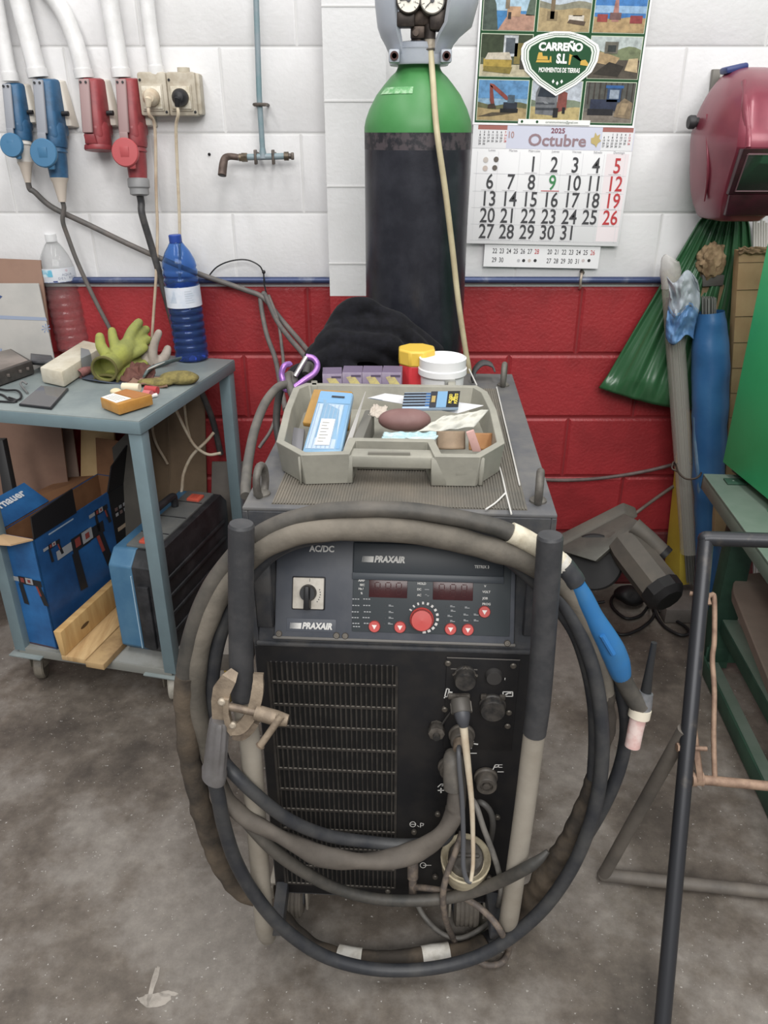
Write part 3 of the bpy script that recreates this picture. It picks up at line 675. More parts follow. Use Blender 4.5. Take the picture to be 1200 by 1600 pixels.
# guard: moulded shell open at the front
gm = mat('#a9b0bb', .38, col2='#b5bac2', sc=8); gm2 = mat('#8f96a1', .45)
b = MB(T(CX, CY, 0)); b.lathe([(.046, 1.532), (.060, 1.532), (.062, 1.536), (.060, 1.556), (.062, 1.562), (.045, 1.562)], gm, None, 40); b.build('guard_collar', gc)
for s in (-1, 1):
    b = MB(T(CX+s*.052, CY-.052, 1.545)); b.box((0, 0, 0), (.022, .026, .024), gm, .004); b.lathe([(.0085, 0), (.0085, .003), (.005, .003), (.005, -.006), (0, -.006)], mat('#4b2f2c', .6, .3), T(0, -.013, 0) @ Rx(90), 14); b.build('guard_bolt', gc)
def shell(sgn):
    # side wing of the guard, swept round from front to back, with an inner face
    zs = [1.548, 1.568, 1.582, 1.60, 1.64, 1.72, 1.80]; ro = [.060, .070, .079 if sgn < 0 else .082, .086 if sgn < 0 else .106, .091 if sgn < 0 else .117, .093 if sgn < 0 else .119, .093 if sgn < 0 else .119]
    vs = []; n = 12
    for z, r in zip(zs, ro):
        for th in (0, 1):
            rr = r-(.012 if th else 0)
            for k in range(n+1):
                a = math.radians((36 if sgn < 0 else 28)+(150-36)*k/n); vs.append((sgn*rr*math.sin(a)*1.0, -rr*math.cos(a), z))
    m_ = n+1; fs = []
    for i in range(len(zs)-1):
        o0, o1 = i*2*m_, (i+1)*2*m_
        for k in range(n):
            fs.append((o0+k, o0+k+1, o1+k+1, o1+k)); fs.append((o0+m_+k, o1+m_+k, o1+m_+k+1, o0+m_+k+1))
        fs += [(o0, o1, o1+m_, o0+m_), (o0+n, o0+m_+n, o1+m_+n, o1+n)]
    for k in range(n): fs.append((k, m_+k, m_+k+1, k+1)); e = (len(zs)-1)*2*m_; fs.append((e+k, e+k+1, e+m_+k+1, e+m_+k))
    b = MB(T(CX, CY, 0)); b.add(vs, fs, gm)
    b.build('guard_wing', gc)
shell(-1); shell(1)
b = MB(T(CX, CY, 0)); b.lathe([(.062, 1.560), (.060, 1.570), (.04, 1.574), (.0, 1.574)], gm2, None, 36); b.build('guard_base', gc)
# valve and regulator
vb = mat('#5d5047', .45, .6, col2='#463c36', sc=60); vd = mat('#37302d', .45, .5, col2='#4c433d', sc=60)
b = MB(T(CX, CY-.03, 0)); b.cyl((-.004, 0, 1.55), (-.004, 0, 1.66), .014, vb, 18); b.box((-.004, -.005, 1.588), (.030, .03, .024), vb, .004); b.cyl((.019, -.02, 1.60), (.019, -.02, 1.575), .0115, vd, 16); b.lathe([(.006, 0), (.006, .01), (0, .01)], vb, T(-.010, -.021, 1.585) @ Rx(90), 10)
b.build('valve', gc)
b = MB(T(CX, CY-.03, 0)); b.box((-.030, -.02, 1.607), (.036, .035, .026), vd, .004); b.box((.034, -.02, 1.606), (.036, .04, .036), vd, .006); b.box((0, -.01, 1.612), (.05, .03, .03), vb, .006); b.cyl((.050, -.02, 1.595), (.050, -.02, 1.64), .014, vd, 14); b.build('regulator', gc)
for gx, gz in ((-.025, 1.638), (.021, 1.637)):
    o = Vector((CX+gx, CY-.068, gz)); G = look(o, (0, -1, .12))
    b = MB(G); b.lathe([(.018, -.022), (.023, -.018), (.0245, 0), (.024, .006), (.0218, .007), (.0216, .003)], mat('#a8a39b', .35, .7) if gx > 0 else mat('#4b443f', .4, .5), None, 32); b.build('pressure_gauge', gc)
    b = MB(G); b.lathe([(.0218, .003), (0, .0031)], mat('#e2ddcf', .5), None, 32)
    for k in range(11):
        a = math.radians(225-27*k); b.box((0, 0, 0), (.005, .0009, .0003), dgrey, M=T(.0182*math.cos(a), .0182*math.sin(a), .0035) @ Matrix.Rotation(a, 4, 'Z'))
    for k, tx in ((0, '0'), (5, '8'), (9, '16')):
        a = math.radians(225-27*k); b.text(tx, .0125*math.cos(a), .0125*math.sin(a), .0055, dgrey, .0036)
    b.build('gauge_face', gc)
    b = MB(G); a = math.radians(222 if gx > 0 else 185); b.box((.006, 0, 0), (.022, .0014, .0006), blk, M=T(0, 0, .0045) @ Matrix.Rotation(a, 4, 'Z')); b.lathe([(.004, .003), (.004, .006), (0, .006)], dgrey, None, 12); b.build('gauge_needle', gc)
b = MB(); hs = Vector((CX+.019, CY-.05, 1.577)); b.cyl(hs, hs+Vector((.001, 0, -.018)), .0105, mat('#b9ae9c', .5, .3, col2='#9b8f7d', sc=40), 16); b.cyl(hs+Vector((.01, 0, -.008)), hs+Vector((.017, -.003, -.007)), .003, scr, 8)
b.tube([hs+Vector((.0105*math.cos(a), .0105*math.sin(a), -.02)) for a in [2*PI*k/16 for k in range(17)]], .0014, scr, 6); b.build('hose_coupling', gc)
hose_m = mat('#c3b893', .45, col2='#b0a27f', sc=10)
b = MB(); hp = [hs+Vector((.001, -.002, -.016))]+[P(px, py, y) for px, py, y in ((676, 120, 1.795), (682, 200, 1.738), (696, 300, 1.735), (707, 390, 1.735), (716, 470, 1.735), (727, 545, 1.74), (733, 580, 1.745), (738, 640, 1.76), (740, 720, 1.77))]
b.tube(smooth(hp, 10), .0062, hose_m, 14); tag(b.build('gas_hose'), 'yellowed clear gas hose running down the front of the gas cylinder', 'hose')
# ================================================================== cables looped over the machine front
rub = mat('#2f3136', .48, col2='#474747', sc=16, lo=.4, hi=.68); rub_d = mat('#3b3a37', .55, col2='#615b53', sc=9, lo=.38, hi=.66, bump=.15, bsc=60)
sheath_m = mat('#57524a', .8, col2='#787064', sc=7, lo=.36, hi=.62, bump=.35, bsc=70); sheath_b = mat('#3a342e', .85, col2='#625546', sc=9, lo=.4, hi=.62, bump=.5, bsc=60)
tape_w = mat('#d9d5cc', .55, col2='#bdb7ab', sc=40); tape_y = mat('#d8cfb8', .55, col2='#b8ad95', sc=40)
def pw(*a): return [P(x, y, Y) for x, y, Y in a]
def seg_of(pts, a, b): n = len(pts)-1; return pts[int(a*n):int(b*n)+1]
tor = thing('welding_torch', 'welding torch with blue handle, its grey sheathed cable looped round the machine front', 'torch', T(P(905, 920, .955)))
# the smooth hose over the top (outer loop)
A = smooth(pw((408, 1408, .985), (372, 1390, .985), (338, 1335, .98), (312, 1250, .978), (292, 1150, .975), (290, 1060, .975), (303, 985, .975), (332, 915, .975), (378, 858, .975), (430, 822, .973), (500, 801, .97), (570, 796, .967), (640, 798, .965), (710, 808, .965), (770, 822, .965), (800, 834, .965)), 12)
b = MB(); k = int(len(A)*.33); b.tube(A[k:], [.0150, .0145, .0138, .0125, .0118, .0122, .0128], rub_d, 18, wob=.05, wsc=30); b.build('torch_hose', tor)
b = MB(); b.tube(A[:k+3], [.012, .0165, .0185, .0178, .0168], sheath_b, 18, wob=.22, wsc=34); b.build('leather_sheath', tor)
b = MB(); b.tube(smooth(pw((797, 832, .965), (815, 840, .965), (842, 856, .963), (866, 872, .962), (880, 884, .96)), 8), .0150, tape_y, 18, wob=.04, wsc=60); b.build('tape_wrap', tor)
for f in (.25, .5, .7):
    pass
# second sheathed arc, thicker and dusty
B = smooth(pw((338, 1215, .985), (318, 1150, .978), (306, 1090, .976), (312, 1010, .975), (335, 945, .975), (372, 890, .974), (420, 850, .970), (480, 829, .966), (550, 825, .963), (620, 827, .961), (700, 840, .961), (770, 858, .961), (830, 880, .962), (872, 905, .962), (900, 935, .96), (925, 985, .957), (941, 1045, .955), (946, 1110, .953), (938, 1180, .951), (920, 1250, .95), (893, 1310, .955), (862, 1362, .965), (838, 1398, .975), (812, 1428, .985)), 12)
b = MB(); k = int(len(B)*.72); b.tube(B[:k+2], [.0125, .0150, .0165, .0180, .0185, .0175, .0170, .0155, .0145], sheath_m, 20, wob=.14, wsc=26); b.build('cable_sheath', tor)
b = MB(); b.tube(B[k:], [.0145, .015, .019, .024, .021], sheath_b, 20, wob=.30, wsc=40); b.build('leather_sheath', tor)
# taped lower run lying on the floor behind the black cable
Cc = smooth([Z(812, 1425, .05), Z(790, 1450, .035), Z(765, 1470, .03), Z(720, 1487, .026), Z(675, 1494, .024), Z(620, 1500, .024), Z(560, 1498, .024), Z(520, 1490, .024), Z(478, 1472, .03), Z(446, 1440, .06), Z(425, 1412, .10)], 10); n = len(Cc)
b = MB(); b.tube(Cc, [.020, .017, .0155, .015, .016, .017, .016, .013, .0145, .015, .013], sheath_b, 18, wob=.2, wsc=40); b.build('leather_sheath', tor)
def ring_on(pxa, pxb, r, m, name='tape_wrap'):
    q = [p for p in Cc if pxa <= 600+FPX*(p-CAM).x/(p-CAM).dot(FWD) <= pxb]
    if len(q) > 1: b = MB(); b.tube(q, r, m, 18, wob=.05, wsc=50); b.build(name, tor)
ring_on(526, 570, .0190, tape_w); ring_on(654, 704, .0205, tape_w)
b = MB(); b.tube(smooth([Z(776, 1466, .036), Z(797, 1446, .046), Z(823, 1414, .066)], 6), [.0215, .0225, .0235], tape_w, 20, wob=.05, wsc=50); b.build('tape_wrap', tor)
b = MB(); b.tube([Z(760, 1474, .034), Z(777, 1465, .037)], [.0195, .0205], blk, 18); b.build('rubber_sleeve', tor)
# torch body
b = MB(); b.tube(smooth(pw((872, 877, .961), (880, 885, .96)), 4), .0158, tape_w, 18); b.build('tape_wrap', tor)
b = MB(); b.tube(smooth(pw((879, 883, .96), (890, 897, .958), (900, 911, .956)), 5), [.0155, .0158, .0152, .0158, .0148], rub, 20); b.build('swivel_collar', tor)
blu = mat('#1b6aa6', .38, col2='#2a6a9a', sc=20, lo=.45, hi=.7)
b = MB(); hpts = pw((901, 913, .956), (914, 937, .953), (931, 970, .95), (950, 1003, .948), (962, 1028, .947), (970, 1052, .946), (973, 1060, .946)); b.tube(smooth(hpts, 8), [.0118, .0138, .0140, .0168, .0190, .0185, .0150, .012], blu, 22); hd = b.build('handle', tor)
b = MB(); b.tube(pw((941, 993, .93), (952, 1012, .928), (958, 1022, .9275)), .0042, mat('#1c6fb2', .4), 8); b.build('trigger', hd)
b = MB(); b.tube(smooth(pw((969, 1050, .946), (977, 1068, .946), (988, 1088, .946), (1001, 1104, .945)), 6), [.0148, .0132, .0135, .0150], rub_d, 18); b.build('neck', tor)
b = MB(); b.tube(pw((1010, 1082, .95), (1004, 1100, .947), (999, 1116, .943)), [.0105, .0145, .0148], mat('#5d5f62', .5, col2='#77777a', sc=30), 18); b.build('torch_head', tor)
b = MB(); b.tube(pw((1022, 1004, .962), (1014, 1050, .956), (1008, 1088, .951)), [.0045, .0062, .0088], mat('#2b2c2e', .3), 14); b.build('back_cap', tor)
b = MB(); b.tube(pw((1001, 1107, .944), (998, 1120, .941)), [.0165, .0165], mat('#d9cfbb', .5), 20); b.build('insulator', tor)
b = MB(); noz = mat('#d3a9a3', .5, col2='#e0c9c2', sc=50); q = pw((998, 1118, .941), (993, 1140, .937), (988, 1166, .932)); b.tube(q, [.0125, .0120, .0118], noz, 20, caps=False); b.tube([q[2], q[1]], [.0085, .0085], mat('#6d5a58', .6), 14, caps=False)
b.lathe([(.0118, 0), (.0085, .0)], mat('#e6d6cf', .5), look(q[2], q[2]-q[1]), 20); b.lathe([(.0085, -.004), (0, -.004)], blk, look(q[2], q[2]-q[1]), 14); b.build('ceramic_nozzle', tor)
b = MB(); b.cyl(q[1], q[2]+(q[2]-q[1])*.12, .0012, mat('#8d8a86', .3, .9), 8); b.build('tungsten_tip', tor)

# mains-size black inner cable behind the loops
b = MB(); E = smooth(pw((352, 1200, .995), (335, 1140, .992), (331, 1070, .99), (340, 1005, .99), (362, 945, .99), (400, 888, .99), (450, 850, .99), (540, 832, .992), (640, 832, .992), (720, 842, .992), (770, 858, .99), (815, 888, .985), (862, 935, .975), (898, 985, .968), (918, 1040, .963), (929, 1100, .958), (931, 1160, .952), (928, 1215, .945)), 10)
b.tube(E, .0118, rub, 16); tag(b.build('power_cable'), 'black cable looped behind the grey sheath, innermost arc at the top', 'cable')
# earth lead: clamp, then the front loop
CLX = pw((376, 1110, .91))[0]
ec = thing('earth_clamp', 'rusty beige earth clamp gripping the left handle tube, black lead in a loop below', 'clamp', T(CLX))
cl_m = mat('#9b8a75', .6, .3, col2='#7f705f', sc=30, bump=.2); cl_d = mat('#8a7a68', .55, .4, col2='#6b5d50', sc=50)
def strip(mb, pts, w, th, m):
    pts = [Vector(p) for p in pts]; L = []
    for i, p in enumerate(pts):
        t = (pts[min(i+1, len(pts)-1)]-pts[max(i-1, 0)]).normalized(); s_ = t.cross(Vector((0, 1, -.25)).normalized()).normalized(); n_ = s_.cross(t).normalized()
        ww = w[i] if isinstance(w, (list, tuple)) else w
        L.append([p+s_*ww-n_*th, p-s_*ww-n_*th, p-s_*ww+n_*th, p+s_*ww+n_*th])
    vs = [v for q in L for v in q]; fs = [(0, 1, 2, 3), tuple(4*(len(L)-1)+j for j in (3, 2, 1, 0))]
    for i in range(len(L)-1):
        for j in range(4): fs.append((i*4+j, (i+1)*4+j, (i+1)*4+(j+1) % 4, i*4+(j+1) % 4))
    mb.add(vs, fs, m)
b = MB(); strip(b, pw((344, 1125, .895), (343, 1095, .893), (347, 1078, .892), (358, 1060, .895), (366, 1048, .905)), [.011, .0115, .013, .011, .006], .0028, cl_m)
strip(b, pw((354, 1090, .889), (354, 1112, .888), (358, 1134, .888), (366, 1143, .889)), [.004, .004, .005, .006], .006, cl_m)
b.build('clamp_body', ec)
b = MB(); strip(b, smooth(pw((362, 1138, .888), (376, 1136, .887), (390, 1120, .887), (399, 1098, .889), (403, 1075, .893), (404, 1052, .90)), 5), [.009]*8+[.0085]*12+[.008, .008, .0075, .007, .007, .007], .0045, cl_m); b.build('clamp_jaw', ec)
b = MB(); strip(b, smooth(pw((364, 1148, .894), (378, 1150, .893), (392, 1140, .893), (400, 1128, .895)), 4), .005, .005, cl_d); b.build('jaw_band', ec)
b = MB(); q = pw((350, 1102, .889), (372, 1107, .889), (400, 1113, .884), (432, 1122, .878), (450, 1126, .876)); b.cyl(q[0], q[2], .0058, cl_d, 12); b.cyl(q[2], q[3], .0112, cl_m, 16); b.cyl(q[3], q[4], .0112, cl_m, 16, .0085); b.build('screw_barrel', ec)
b = MB(); q2 = pw((440, 1118, .868), (424, 1142, .862), (406, 1166, .858)); b.cyl(q2[0], q2[2], .0052, cl_m, 12); b.tube([q2[2]+(q2[1]-q2[2]).normalized()*.002, q2[2]], .0068, cl_d, 12); b.build('tee_bar', ec)
for px, py in ((347, 1096), (364, 1132)):
    b = MB(); o = P(px, py, .886); b.lathe([(.006, 0), (.0055, .004), (.003, .006), (0, .006)], mat('#b0a390', .5, .4), look(o, (0, -1, .3)), 12); b.build('rivet', ec)
b = MB(); ax = pw((343, 1124, .893), (340, 1165, .887), (334, 1216, .882)); M_ = look(ax[0], ax[2]-ax[0]); L = (ax[2]-ax[0]).length; vs = []; ns = 40; lv = [(0, .0150), (.006, .0185), (L*.3, .0205), (L*.62, .0215), (L*.82, .0220), (L*.86, .0245), (L, .0230)]
for z, r in lv:
    for j in range(ns):
        a = 2*PI*j/ns; k = 1-.10*(1 if (j//2) % 3 == 0 and z < L*.8 else 0); vs.append((r*k*math.cos(a), r*k*math.sin(a)*.72, z))
b.add(vs, [(i*ns+j, i*ns+(j+1) % ns, (i+1)*ns+(j+1) % ns, (i+1)*ns+j) for i in range(len(lv)-1) for j in range(ns)]+[tuple(range(ns))[::-1], tuple(range((len(lv)-1)*ns, len(lv)*ns))], mat('#6d6a6b', .45, col2='#55524f', sc=18, lo=.35, hi=.7), M_)
b.build('handle_grip', ec)
b = MB(); G = smooth(pw((334, 1214, .882), (341, 1245, .88), (350, 1290, .883), (368, 1345, .888), (398, 1398, .893), (440, 1448, .897), (495, 1488, .9), (550, 1508, .9))[:8]+pw((610, 1516, .902), (680, 1512, .903), (745, 1495, .905), (800, 1463, .908), (850, 1418, .912), (890, 1362, .916), (918, 1300, .92), (935, 1235, .925), (941, 1170, .93), (937, 1100, .938), (925, 1040, .945), (905, 985, .952), (880, 940, .962), (858, 915, .972)), 10)
b.tube(G, .0114, rub, 18); b.build('earth_lead', ec)
# three cables sagging across the front from behind the clamp
b = MB(); b.tube(smooth(pw((345, 1185, .935), (362, 1205, .905), (398, 1240, .898), (450, 1280, .91), (510, 1305, .93), (580, 1316, .945), (640, 1320, .95), (690, 1313, .957), (706, 1290, .962)), 10), .0105, rub, 16); tag(b.build('earth_cable'), 'smooth black cable sagging across the vent, uppermost of the three', 'cable')
TW = smooth(pw((330, 1190, .955), (350, 1240, .92), (380, 1275, .903), (420, 1298, .90), (460, 1318, .905), (505, 1338, .912), (555, 1345, .92), (610, 1342, .925), (655, 1328, .93), (690, 1303, .935), (708, 1275, .942), (714, 1245, .95), (712, 1215, .965), (707, 1195, .975)), 10)
st = thing('torch_lead', 'twisted grey leather sheath sagging across the vent into the large connector', 'cable', T(TW[60]))
vs = []; fs = []; sg = 18; n = len(TW); nn = None
for i, p in enumerate(TW):
    t = (TW[min(i+1, n-1)]-TW[max(i-1, 0)]).normalized(); nn = t.orthogonal().normalized() if nn is None else (nn-t*nn.dot(t)).normalized(); q = t.cross(nn); tw = i*.11
    r0 = .0118+.004*min(1, max(0, (i-25)/30)) if i < 100 else .0155
    for j in range(sg):
        a = 2*PI*j/sg; e = 1+.16*math.cos(2*(a-tw))+.07*noise.noise(p*45+Vector((a, 0, 0)))
        if i > n-28: e = 1+.05*noise.noise(p*45+Vector((a, 0, 0)))
        vs.append(p+(nn*math.cos(a)+q*math.sin(a))*r0*e)
for i in range(n-1):
    for j in range(sg): fs.append((i*sg+j, i*sg+(j+1) % sg, (i+1)*sg+(j+1) % sg, (i+1)*sg+j))
fs += [tuple(range(sg))[::-1], tuple((n-1)*sg+j for j in range(sg))]
b = MB(); b.add(vs, fs, mat('#514b45', .75, col2='#6b635a', sc=8, lo=.35, hi=.65, bump=.25, bsc=60)); b.build('leather_sheath', st)
b = MB(); b.tube(smooth(pw((709, 1232, .955), (709, 1210, .962), (708, 1190, .97), (708, 1178, .985)), 5), [.017, .0178, .0172, .0165, .014], mat('#56524d', .55, col2='#6a645c', sc=20), 18); b.build('cable_plug', st)
b = MB(); b.tube(smooth(pw((342, 1215, .945), (362, 1255, .914), (395, 1295, .905), (430, 1330, .905), (475, 1362, .912), (525, 1388, .92), (585, 1404, .925), (650, 1407, .93), (710, 1401, .93), (765, 1384, .915), (812, 1362, .888), (840, 1345, .885), (856, 1330, .89)), 10), [.0095, .0095, .0105, .0105, .0098, .010, .0105, .0105, .0095, .004], rub_d, 16); tag(b.build('water_hose'), 'dusty black hose, lowest of the three across the vent, rising past the right handle', 'hose')
# small lines at the connectors
b = MB(); cpts = pw((721, 1098, .966), (722, 1112, .958)); ct = thing('control_cable', 'cream control cable hanging from the ribbed round connector at the front panel', 'cable', T(cpts[0]))
b.lathe([(.0148, 0), (.0158, .003), (.0158, .020), (.0145, .022)], mat('#56524d', .5, .2), look(P(719, 1093, .978), P(723, 1125, .952)-P(719, 1093, .978)), 26)
b.tube(smooth(pw((721, 1108, .964), (723, 1122, .955), (725, 1135, .95)), 4), [.013, .0125, .0105, .0072], mat('#46474c', .45), 20); b.build('plug_body', ct)
b = MB(); o0 = P(719, 1093, .98); Mx = look(o0, P(723, 1125, .954)-o0)
for k in range(22): a = 2*PI*k/22; b.box((.0155*math.cos(a), .0155*math.sin(a), .013), (.0022, .0022, .016), mat('#6d675f', .5, .3), M=Mx)
b.build('knurled_ring', ct)
b = MB(); b.box(tuple(FP.w(*FP.uv(717, 1088, .01), .010)), (.036, .008, .010), conn_l, .003); b.build('flange', ct)
b = MB(); b.tube(smooth(pw((724, 1132, .951), (727, 1160, .944), (732, 1205, .938), (737, 1255, .932), (739, 1310, .925), (739, 1350, .915), (736, 1376, .905)), 8), [.0068, .0058, .0045, .0036, .0034], cream, 12); b.build('cable', ct)
b = MB(); b.tube(smooth(pw((718, 1160, .985), (717, 1172, .955), (718, 1200, .943), (722, 1250, .934), (724, 1310, .924), (724, 1352, .912), (729, 1374, .906), (736, 1378, .905)), 8), .0042, mat('#55565a', .5), 12); tag(b.build('gas_line'), 'thin grey gas line hanging left of the cream cable at the connectors', 'cable')
b = MB(); b.cyl(P(719, 1152, .985), P(716, 1172, .962), .011, cl_d, 14, .0085); tag(b.build('hose_fitting'), 'brass hose fitting below the ribbed connector on the machine front', 'fitting')
br = mat('#5f5650', .65, col2='#7b6d60', sc=70, lo=.45, hi=.6)
b = MB(); b.cyl(P(645, 1346, .985), P(645, 1372, .975), .010, br, 14); b.cyl(P(645, 1370, .975), P(645, 1398, .965), .0075, br, 12)
b.tube(smooth(pw((647, 1386, .968), (668, 1388, .955), (700, 1394, .945), (735, 1408, .93), (765, 1432, .915), (784, 1458, .905))+[Z(795, 1482, .012), Z(785, 1503, .012), Z(764, 1508, .010), Z(742, 1500, .008)], 8), .0058, br, 12); tag(b.build('coolant_hose'), 'brown flexible hose with a pipe elbow, looping right onto the floor', 'hose')
b = MB(); b.tube(smooth(pw((722, 1300, .955), (712, 1330, .932), (698, 1368, .925), (692, 1400, .92), (696, 1435, .93))+[Z(706, 1462, .035), Z(716, 1482, .016)], 8), .0056, br, 12); tag(b.build('coolant_hose'), 'brown flexible hose hanging straight down in front of the cream filler cup', 'hose')
gl = mat('#77736d', .5, col2='#5f5c58', sc=30)
b = MB(); b.tube(smooth(pw((735, 1245, .975), (745, 1262, .955), (756, 1295, .94), (771, 1335, .93), (781, 1370, .925), (782, 1400, .93))+[Z(772, 1430, .05), Z(750, 1452, .03), Z(718, 1466, .022), Z(690, 1458, .022), Z(666, 1436, .03), Z(652, 1412, .055), Z(648, 1392, .085)], 8), .0050, gl, 12); tag(b.build('grey_hose'), 'grey hose looping from the right connector under the machine front', 'hose')
b = MB(); b.tube(smooth(pw((738, 1256, .985), (752, 1254, .965), (766, 1268, .96), (770, 1290, .963), (766, 1316, .985)), 8), .0052, mat('#4a4846', .5), 12); tag(b.build('grey_hose'), 'short dark hose arched beside the weld sockets', 'hose')
b = MB(); b.tube(smooth(pw((905, 985, .985), (940, 1030, .978), (962, 1062, .972), (976, 1105, .968), (978, 1150, .966), (968, 1200, .962), (948, 1250, .958), (920, 1300, .958), (888, 1345, .962), (862, 1375, .968)), 9), .0108, rub, 16); tag(b.build('power_cable'), 'black cable bowing out behind the torch nozzle, outermost on the right', 'cable')
# ================================================================== things on top of the machine
ZT = MT+.0066                                        # top of the ribs
ZPL = MT+.004                                        # top of the plate
tray_m = mat('#8b897e', .55, col2='#9c998c', sc=14, lo=.35, hi=.65, bump=.12, bsc=80)
ZR = .972
def zq(z, *a): return [Z(x, y, z) for x, y in a]
def inset(poly, d):
    n = len(poly); A = sum(poly[i].x*poly[(i+1) % n].y-poly[(i+1) % n].x*poly[i].y for i in range(n)); s = 1 if A > 0 else -1; out = []
    for i in range(n):
        p0, p1, p2 = poly[i-1], poly[i], poly[(i+1) % n]
        e1 = Vector((p1.x-p0.x, p1.y-p0.y)).normalized(); e2 = Vector((p2.x-p1.x, p2.y-p1.y)).normalized()
        n1 = Vector((-e1.y, e1.x))*s; n2 = Vector((-e2.y, e2.x))*s; bi = (n1+n2); bi = bi/max(.35, bi.dot(bi)/2) if bi.length > 1e-6 else n1
        out.append(Vector((p1.x+bi.x*d, p1.y+bi.y*d, p1.z)))
    return out
rim = zq(ZR, (431.5, 690), (470, 711), (546, 709), (556, 688), (668, 690), (679, 713), (751, 714), (789, 692), (776, 640), (762, 612), (745, 602), (478, 598), (458, 606), (444, 640))
tc_ = sum(rim, Vector())/len(rim)
tr = thing('tool_case_tray', 'grey plastic case half with a front handle, full of small things, on the machine top', 'tool case', T(tc_.x, tc_.y, ZT))
base = [Vector((p.x+(tc_.x-p.x)*.035, p.y+(tc_.y-p.y)*.035, ZT)) for p in rim]
inn = inset(rim, .0125); n = len(rim)
inb = [Vector((p.x+(tc_.x-p.x)*.04, p.y+(tc_.y-p.y)*.04, ZT+.004)) for p in inn]
b = MB(); V = base+rim+inn+inb
b.add(V, [(i, (i+1) % n, n+(i+1) % n, n+i) for i in range(n)]+[(n+i, n+(i+1) % n, 2*n+(i+1) % n, 2*n+i) for i in range(n)]+[(2*n+i, 2*n+(i+1) % n, 3*n+(i+1) % n, 3*n+i) for i in range(n)]+[tuple(range(n))[::-1], tuple(range(3*n, 4*n))], tray_m)
def rib(px0, px1, y, d=.006):
    a0, a1 = Z(px0, y, ZR-.004), Z(px1, y, ZR-.004); lo0 = Vector((a0.x, a0.y+.004, ZT)); lo1 = Vector((a1.x, a1.y+.004, ZT)); o = Vector((0, -d, 0))
    b.hexa([a0, a1, lo1, lo0], [a0+o, a1+o, lo1+o, lo0+o], tray_m, .0015)
rib(466, 470, 712); rib(527, 551, 710, .007); rib(674, 700, 714, .007); rib(749, 757, 714)
b.build('tray_shell', tr, bevel=.002)
b = MB(); q = zq(ZR-.004, (546, 712), (678, 715), (678, 702), (546, 699)); b.slab(q, (0, 0, -.020), tray_m, .004); q2 = zq(ZR+.0002, (575, 707), (641, 708), (641, 706), (575, 705)); b.slab(q2, (0, 0, -.004), mat('#7b786e', .6)); b.build('handle', tr)
for x0, x1, y in ((485, 507, 714), (712, 735, 718)):
    b = MB(); q = zq(ZR-.006, (x0, y), (x1, y), (x1, y-5), (x0, y-5)); b.slab(q, (0, -.001, -.026), tray_m, .002); b.build('latch', tr)
for x0, x1 in ((486, 496), (700, 712)):
    b = MB(); q = zq(ZR, (x0, 602), (x1, 602), (x1, 594), (x0, 594)); b.slab(q, (0, 0, -.02), tray_m, .002); b.build('hinge_tab', tr)
b = MB(); b.hexa([Z(549, 690, ZR-.004), Z(566, 690, ZR-.004), Z(585, 640, ZR-.004), Z(570, 640, ZR-.004)], [Z(549, 690, ZR-.004)-Vector((0, 0, .05)), Z(566, 690, ZR-.004)-Vector((0, 0, .05)), Z(585, 640, ZR-.004)-Vector((0, 0, .05)), Z(570, 640, ZR-.004)-Vector((0, 0, .05))], mat('#6d6b64', .55), .003); b.build('divider', tr)
ZB = ZT+.005
# contents
def card(name, label, cat, q, th, m, bev=.001, extra=None, **k):
    b = MB(); nrm = (q[1]-q[0]).cross(q[3]-q[0]).normalized(); nrm = nrm if nrm.z > 0 else -nrm
    b.slab(q, nrm*-th, m, bev)
    if extra: extra(b, q, nrm)
    return tag(b.build(name), label, cat, **k)
def onq(q, u, v, nrm, h=.0006):
    return (q[0]*(1-u)+q[1]*u)*(1-v)+(q[3]*(1-u)+q[2]*u)*v+nrm*h
def patch(b, q, nrm, u0, u1, v0, v1, m, h=.0006): b.face([onq(q, u0, v0, nrm, h), onq(q, u1, v0, nrm, h), onq(q, u1, v1, nrm, h), onq(q, u0, v1, nrm, h)], m)
amber = mat('#b88a34', .25, col2='#a87a2c', sc=20, trans=.15)
q = [Z(472, 660, .955), Z(545, 668, .955), Z(551, 611, .988), Z(490, 607, .988)]
card('plastic_case', 'flat amber plastic case behind the blue electrode pack in the tray', 'case', q, .010, amber, .003)
bluep = mat('#6f98b8', .3, col2='#7fa6c4', sc=10); bluec = mat('#b3c3d6', .25, col2='#9db4cd', sc=60, aniso=(30, 1, 1))
def ep(b, q, n):
    patch(b, q, n, .03, .97, .80, 1.0, mat('#6fa0c8', .3)); patch(b, q, n, .06, .80, .05, .78, bluec)
    for k in range(6): patch(b, q, n, .09+k*.115, .115+k*.115, .06, .77, mat('#8ea6bd', .3), .001)
    patch(b, q, n, .28, .66, .10, .52, ink('#eceae4'), .0016); patch(b, q, n, .40, .78, .895, .925, ink('#3b3f48'), .0016)
    for k in range(7): patch(b, q, n, .33, .33+.26*(.6+.4*((k*37) % 5)/5), .15+k*.05, .162+k*.05, ink('#8f8f8d'), .002)
    patch(b, q, n, .84, .94, .05, .78, mat('#6f9fc8', .3))
q = [Z(472, 706, .945), Z(533, 707, .950), Z(552, 615, .996), Z(500, 611, .996)]
card('electrode_pack', 'clear blue electrode pack with a white label leaning in the tray', 'electrode pack', q, .010, bluep, .002, ep)
def notes(b, q, n):
    for k in range(6): patch(b, q, n, .1, .9, .1+.13*k, .11+.13*k, ink('#b7b4b0'))
card('paper_slip', 'folded white paper slip standing beside the blue electrode pack', 'paper', [Z(536, 703, .948), Z(546, 700, .952), Z(571, 611, 1.002), Z(556, 650, .985)], .002, mat('#d5d2ce', .7), .0005, notes)
